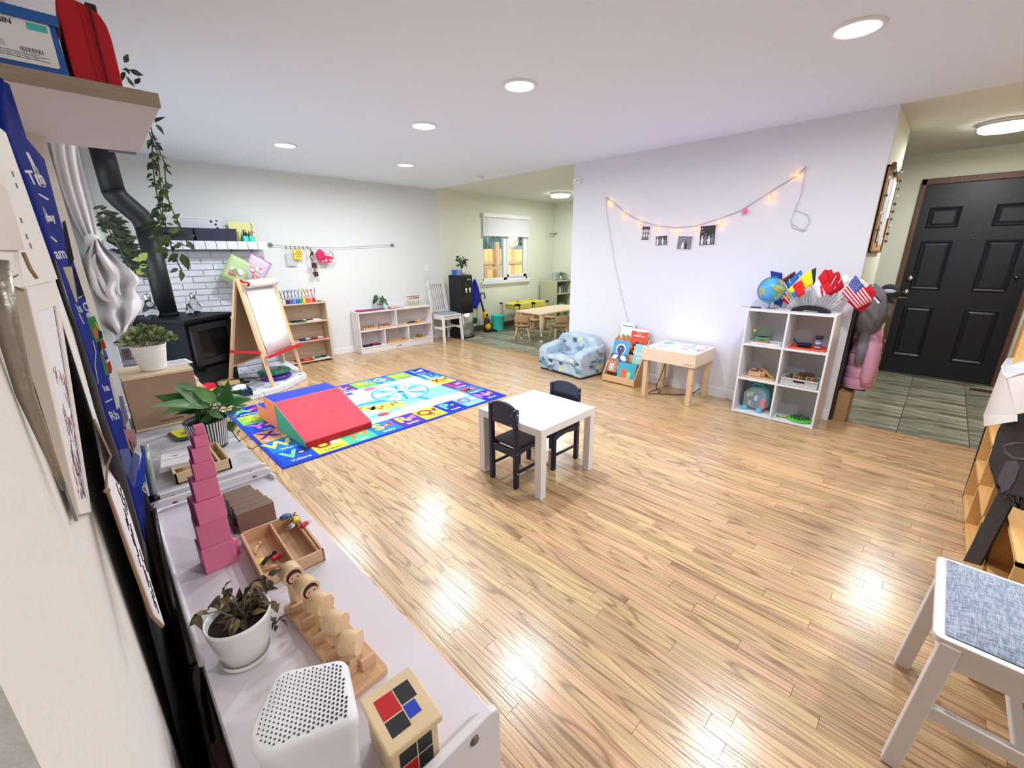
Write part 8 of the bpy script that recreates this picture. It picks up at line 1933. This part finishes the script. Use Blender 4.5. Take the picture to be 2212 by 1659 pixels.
shell_garment(t, [(1.14, 4.50, .40, .03, .03), (1.10, 4.50, .38, .10, .07), (1.00, 4.48, .37, .135, .09), (.88, 4.47, .37, .14, .10), (.80, 4.48, .37, .13, .09), (.765, 4.48, .37, .11, .07)], gh, 'body')
MB().tube([(4.60, .33, 1.05), (4.62, .29, .98), (4.61, .29, .90), (4.58, .31, .84)], [.03, .045, .045, .03], n=10).build('sleeve', gh, t)
MB().sphere((4.56, .30, 1.09), .05, n=8, sz=.5).build('lining_or_backlit', M('lining_pale', (196, 196, 206), .9), t)
t = thing('cap', 'black cap hanging on top of the grey jacket beyond the flags', 'hat', (4.60, .30, 1.06)); MB().lathe([(.085, -.02), (.088, .01), (.07, .055), (.04, .078), (0, .085)], n=18, cap=False, sy=.8).build('crown', bkc, t)
MB().prism([(.085*math.cos(a), .08*math.sin(a)-.04) for a in [PI+PI*k/8 for k in range(9)]], -.022, -.016).build('peak', bkc, t)
t = thing('puffer_coat', 'pink quilted child coat hanging low beside the cube shelf', 'coat', (0, 0, 0))
lv = []
for k in range(16):
    z = .80-.50*k/15; bulge = .012*abs(math.sin(PI*k/3.0)); lv.append((z, 4.52, .345, .085+.06*math.sin(min(1, k/6)*PI/2)+bulge, .070+.03*min(1, k/6)+bulge))
shell_garment(t, [(.83, 4.52, .36, .02, .02)]+lv, pkc, 'body')
MB().tube([(4.42, .33, .74), (4.40, .30, .62), (4.385, .29, .50), (4.38, .29, .40), (4.38, .29, .345)], [.04, .05, .05, .045, .03], n=12).build('sleeve', pkc, t); MB().tube([(4.40, .37, .80), (4.37, .36, .66), (4.36, .36, .52)], [.03, .04, .03], n=10).build('grey_sleeve', gsl, t)
sm_ = MB()
for k in range(1, 5):
    z = .80-.1*k; pts = [(4.52+(.145+.01)*math.cos(a), .345+(.105)*math.sin(a), z) for a in [2*PI*q/20 for q in range(21)]]; sm_.tube(pts, .002, n=4)
sm_.build('stitching', M('pink_seam', (186, 120, 156), .7), t)
MB().box(4.44, 4.60, .28, .36, .275, .325).build('hem', bkc, t, bevel=.012)
# ---------------------------------------------------------------- lockers / cubbies at the right edge
lkp = wood('locker_maple', (222, 176, 112), (200, 150, 88), .5, 'X', .8, contrast=.6)
lk = thing('coat_locker', 'tall golden maple coat locker near the entry door holding the white tote', 'locker', (0, 0, 0))
def lbar(mb, a, b, z0, z1, th=.018):
    a, b = Vector((*a, 0)), Vector((*b, 0)); d = (b-a).normalized(); n = Vector((-d.y, d.x, 0))*th/2
    vs = [(*(p+s*n).xy, z) for z in (z0, z1) for p, s in ((a, 1), (b, 1), (b, -1), (a, -1))]
    mb.add(vs, [(0, 1, 2, 3), (7, 6, 5, 4), (0, 4, 5, 1), (1, 5, 6, 2), (2, 6, 7, 3), (3, 7, 4, 0)]); return mb
PA, PB = Vector((3.42, -.345)), Vector((5.95, -.575)); du = (PB-PA).normalized(); dn = Vector((du.y, -du.x)) if du.y < 0 else Vector((-du.y, du.x))
dn = Vector((du.y, -du.x)); dn = dn if dn.y < 0 else -dn
def LP(s, d): v = PA+du*s+dn*d; return (v.x, v.y)
LL = (PB-PA).length
lbar(MB(), LP(0, .42), LP(LL, .42), 0, 1.45).build('back_panel', lkp, lk)
for s in (0, LL*.25, LL*.5, LL*.75, LL): lbar(MB(), LP(s, 0), LP(s, .42), 0, 1.45).build('side_panel', lkp, lk)
for z in (.03, .38, 1.15, 1.43):
    mb = MB(); vs = [(*LP(0, 0), z), (*LP(LL, 0), z), (*LP(LL, .42), z), (*LP(0, .42), z)]; mb.add([(v[0], v[1], z+dz) for dz in (0, .018) for v in vs], [(0, 1, 2, 3), (7, 6, 5, 4), (0, 4, 5, 1), (1, 5, 6, 2), (2, 6, 7, 3), (3, 7, 4, 0)]); mb.build('shelf_board', lkp, lk)
lbar(MB(), LP(0, .012), LP(LL, .012), 0.0, .30).build('front_panel', lkp, lk)
lbar(MB(), LP(LL*.5, .012), LP(LL, .012), .30, 1.45).build('front_panel', lkp, lk)
lbar(MB(), LP(0, -.004), LP(LL, -.004), 0, .012, .012).build('floor_seam', M('seam_black', (30, 24, 20), .8), lk)
lk2 = thing('cubby_bench', 'low golden maple cubby bench on the floor at the right edge of the room', 'bench', (0, 0, 0))
for x in (1.86, 2.24, 2.62, 3.00, 3.382): MB().box(x, x+.018, -.78, -.335, 0, .48).build('divider', lkp, lk2)
for z in (.025, .25, .465): MB().box(1.86, 3.40, -.78, -.335, z, z+.018).build('shelf_board', lkp, lk2)
MB().box(1.86, 3.40, -.80, -.78, 0, .60).build('back_panel', lkp, lk2)
for z, x0 in ((.045, 2.74), (.27, 3.1), (.27, 2.74)):
    b_ = thing('shoe_bin', ('wooden tray on the lower cubby shelf behind the chair', 'wooden tray on the upper cubby shelf by the locker', 'wooden tray on the upper cubby shelf behind the chair')[(z > .1)+(x0 < 3 and z > .1)], 'bin', (x0+.14, -.52, z)); MB().box(-.11, .11, -.14, .14, 0, .008).box(-.11, .11, .132, .14, 0, .08).box(-.11, -.102, -.14, .14, 0, .08).box(.102, .11, -.14, .14, 0, .08).build('body', beech, b_)
# white tote bag
to = thing('tote_bag', 'white canvas tote bag hanging open on the locker by the entry door', 'bag', (0, 0, 0))
tm_ = M('tote_white', (222, 214, 210), .85, bump=.1, bscale=50); tin = M('tote_inside', (200, 202, 208), .85)
fr0 = -.36
TX = [at(2165, 795, Y=-.36), at(2110, 905, Y=-.34)]
A = at(2176, 775, Y=-.40); B = at(2165, 792, Y=-.33); Cc = at(2178, 817, Y=-.27); Dd = at(2212+60, 800, Y=-.27); Ee = at(2212+70, 770, Y=-.40)
lowL = at(2125, 897, Y=-.34); lowC = at(2196, 895, Y=-.25); low2 = at(2126, 921, Y=-.34); lowC2 = at(2196, 910, Y=-.25); rl = at(2280, 880, Y=-.25)
MB().poly([A, B, Cc, Dd, Ee]).build('opening', tin, to, solid=.002, recalc=False)
MB().poly([B, Cc, lowC, lowL]).build('side_panel', tm_, to, solid=.003, recalc=False)
MB().poly([Cc, Dd, rl, lowC]).build('front_panel', tm_, to, solid=.003, recalc=False)
MB().poly([lowL, lowC, lowC2, low2]).build('base', M('tote_base', (238, 236, 236), .8), to, solid=.003, recalc=False)
MB().tube([A, B, B.lerp(Cc, .5)+Vector((0, 0, -.01)), Cc, Cc.lerp(Dd, .4)+Vector((0, 0, .012)), Dd], .005, n=6).tube([A, A.lerp(Ee, .5), Ee], .004, n=6).build('piping', M('tote_piping', (240, 240, 240), .7), to)
# black bag
bg = thing('black_bag', 'black padded bag with a mesh pocket and long strap hanging at the right edge', 'bag', (0, 0, 0))
bmat = M('bag_black', (24, 24, 28), .8, bump=.3, bscale=60); bmesh_m = M('bag_mesh', (66, 60, 74), .6, bump=.8, bscale=150, noise=.3, nscale=90)
BY = -.30
def bq(x, y, yy=BY): return at(x, y, Y=yy)
cxs = bq(2225, 1000); 
outl = [(2188, 902), (2172, 925), (2158, 940), (2150, 975), (2143, 1000), (2136, 1014), (2148, 1035), (2148, 1052), (2160, 1072), (2180, 1090), (2215, 1105), (2260, 1110), (2290, 1000), (2270, 900), (2212, 896)]
ctr_ = sum((bq(*p) for p in outl), Vector())/len(outl); rows = []
for k, s_ in enumerate((1.0, 1.0, .97, .85, .6, .25, .02)):
    off = (0.10, .0, -.02, -.035, -.05, -.058, -.06)[k]; rows.append([ctr_+(bq(*p)-ctr_)*s_+Vector((.08-.16*min(1, k/4)-.01*k if k else .10, 0, 0)) for p in outl+[outl[0]]])
MB().grid(rows).build('body', bmat, bg, subd=1)
MB().poly([bq(*p)+Vector((-.12, 0, 0)) for p in ((2168, 975), (2190, 970), (2196, 985), (2188, 1010), (2175, 1030), (2160, 1038), (2152, 1012))]).build('mesh_pocket', bmesh_m, bg, solid=.004, recalc=False)
MB().tube([bq(*p)+Vector((-.11, 0, 0)) for p in ((2165, 945), (2168, 958), (2185, 968), (2212, 968), (2240, 960))], .004, n=6).tube([bq(*p)+Vector((-.11, 0, 0)) for p in ((2165, 945), (2185, 938), (2212, 936))], .004, n=6).build('zip', M('bag_zip', (70, 70, 78), .4), bg)
MB().poly([at(*p, Y=-.32) for p in ((2160, 1060), (2196, 1075), (2118, 1222), (2082, 1212))]).build('strap', bmat, bg, solid=.005, recalc=False)
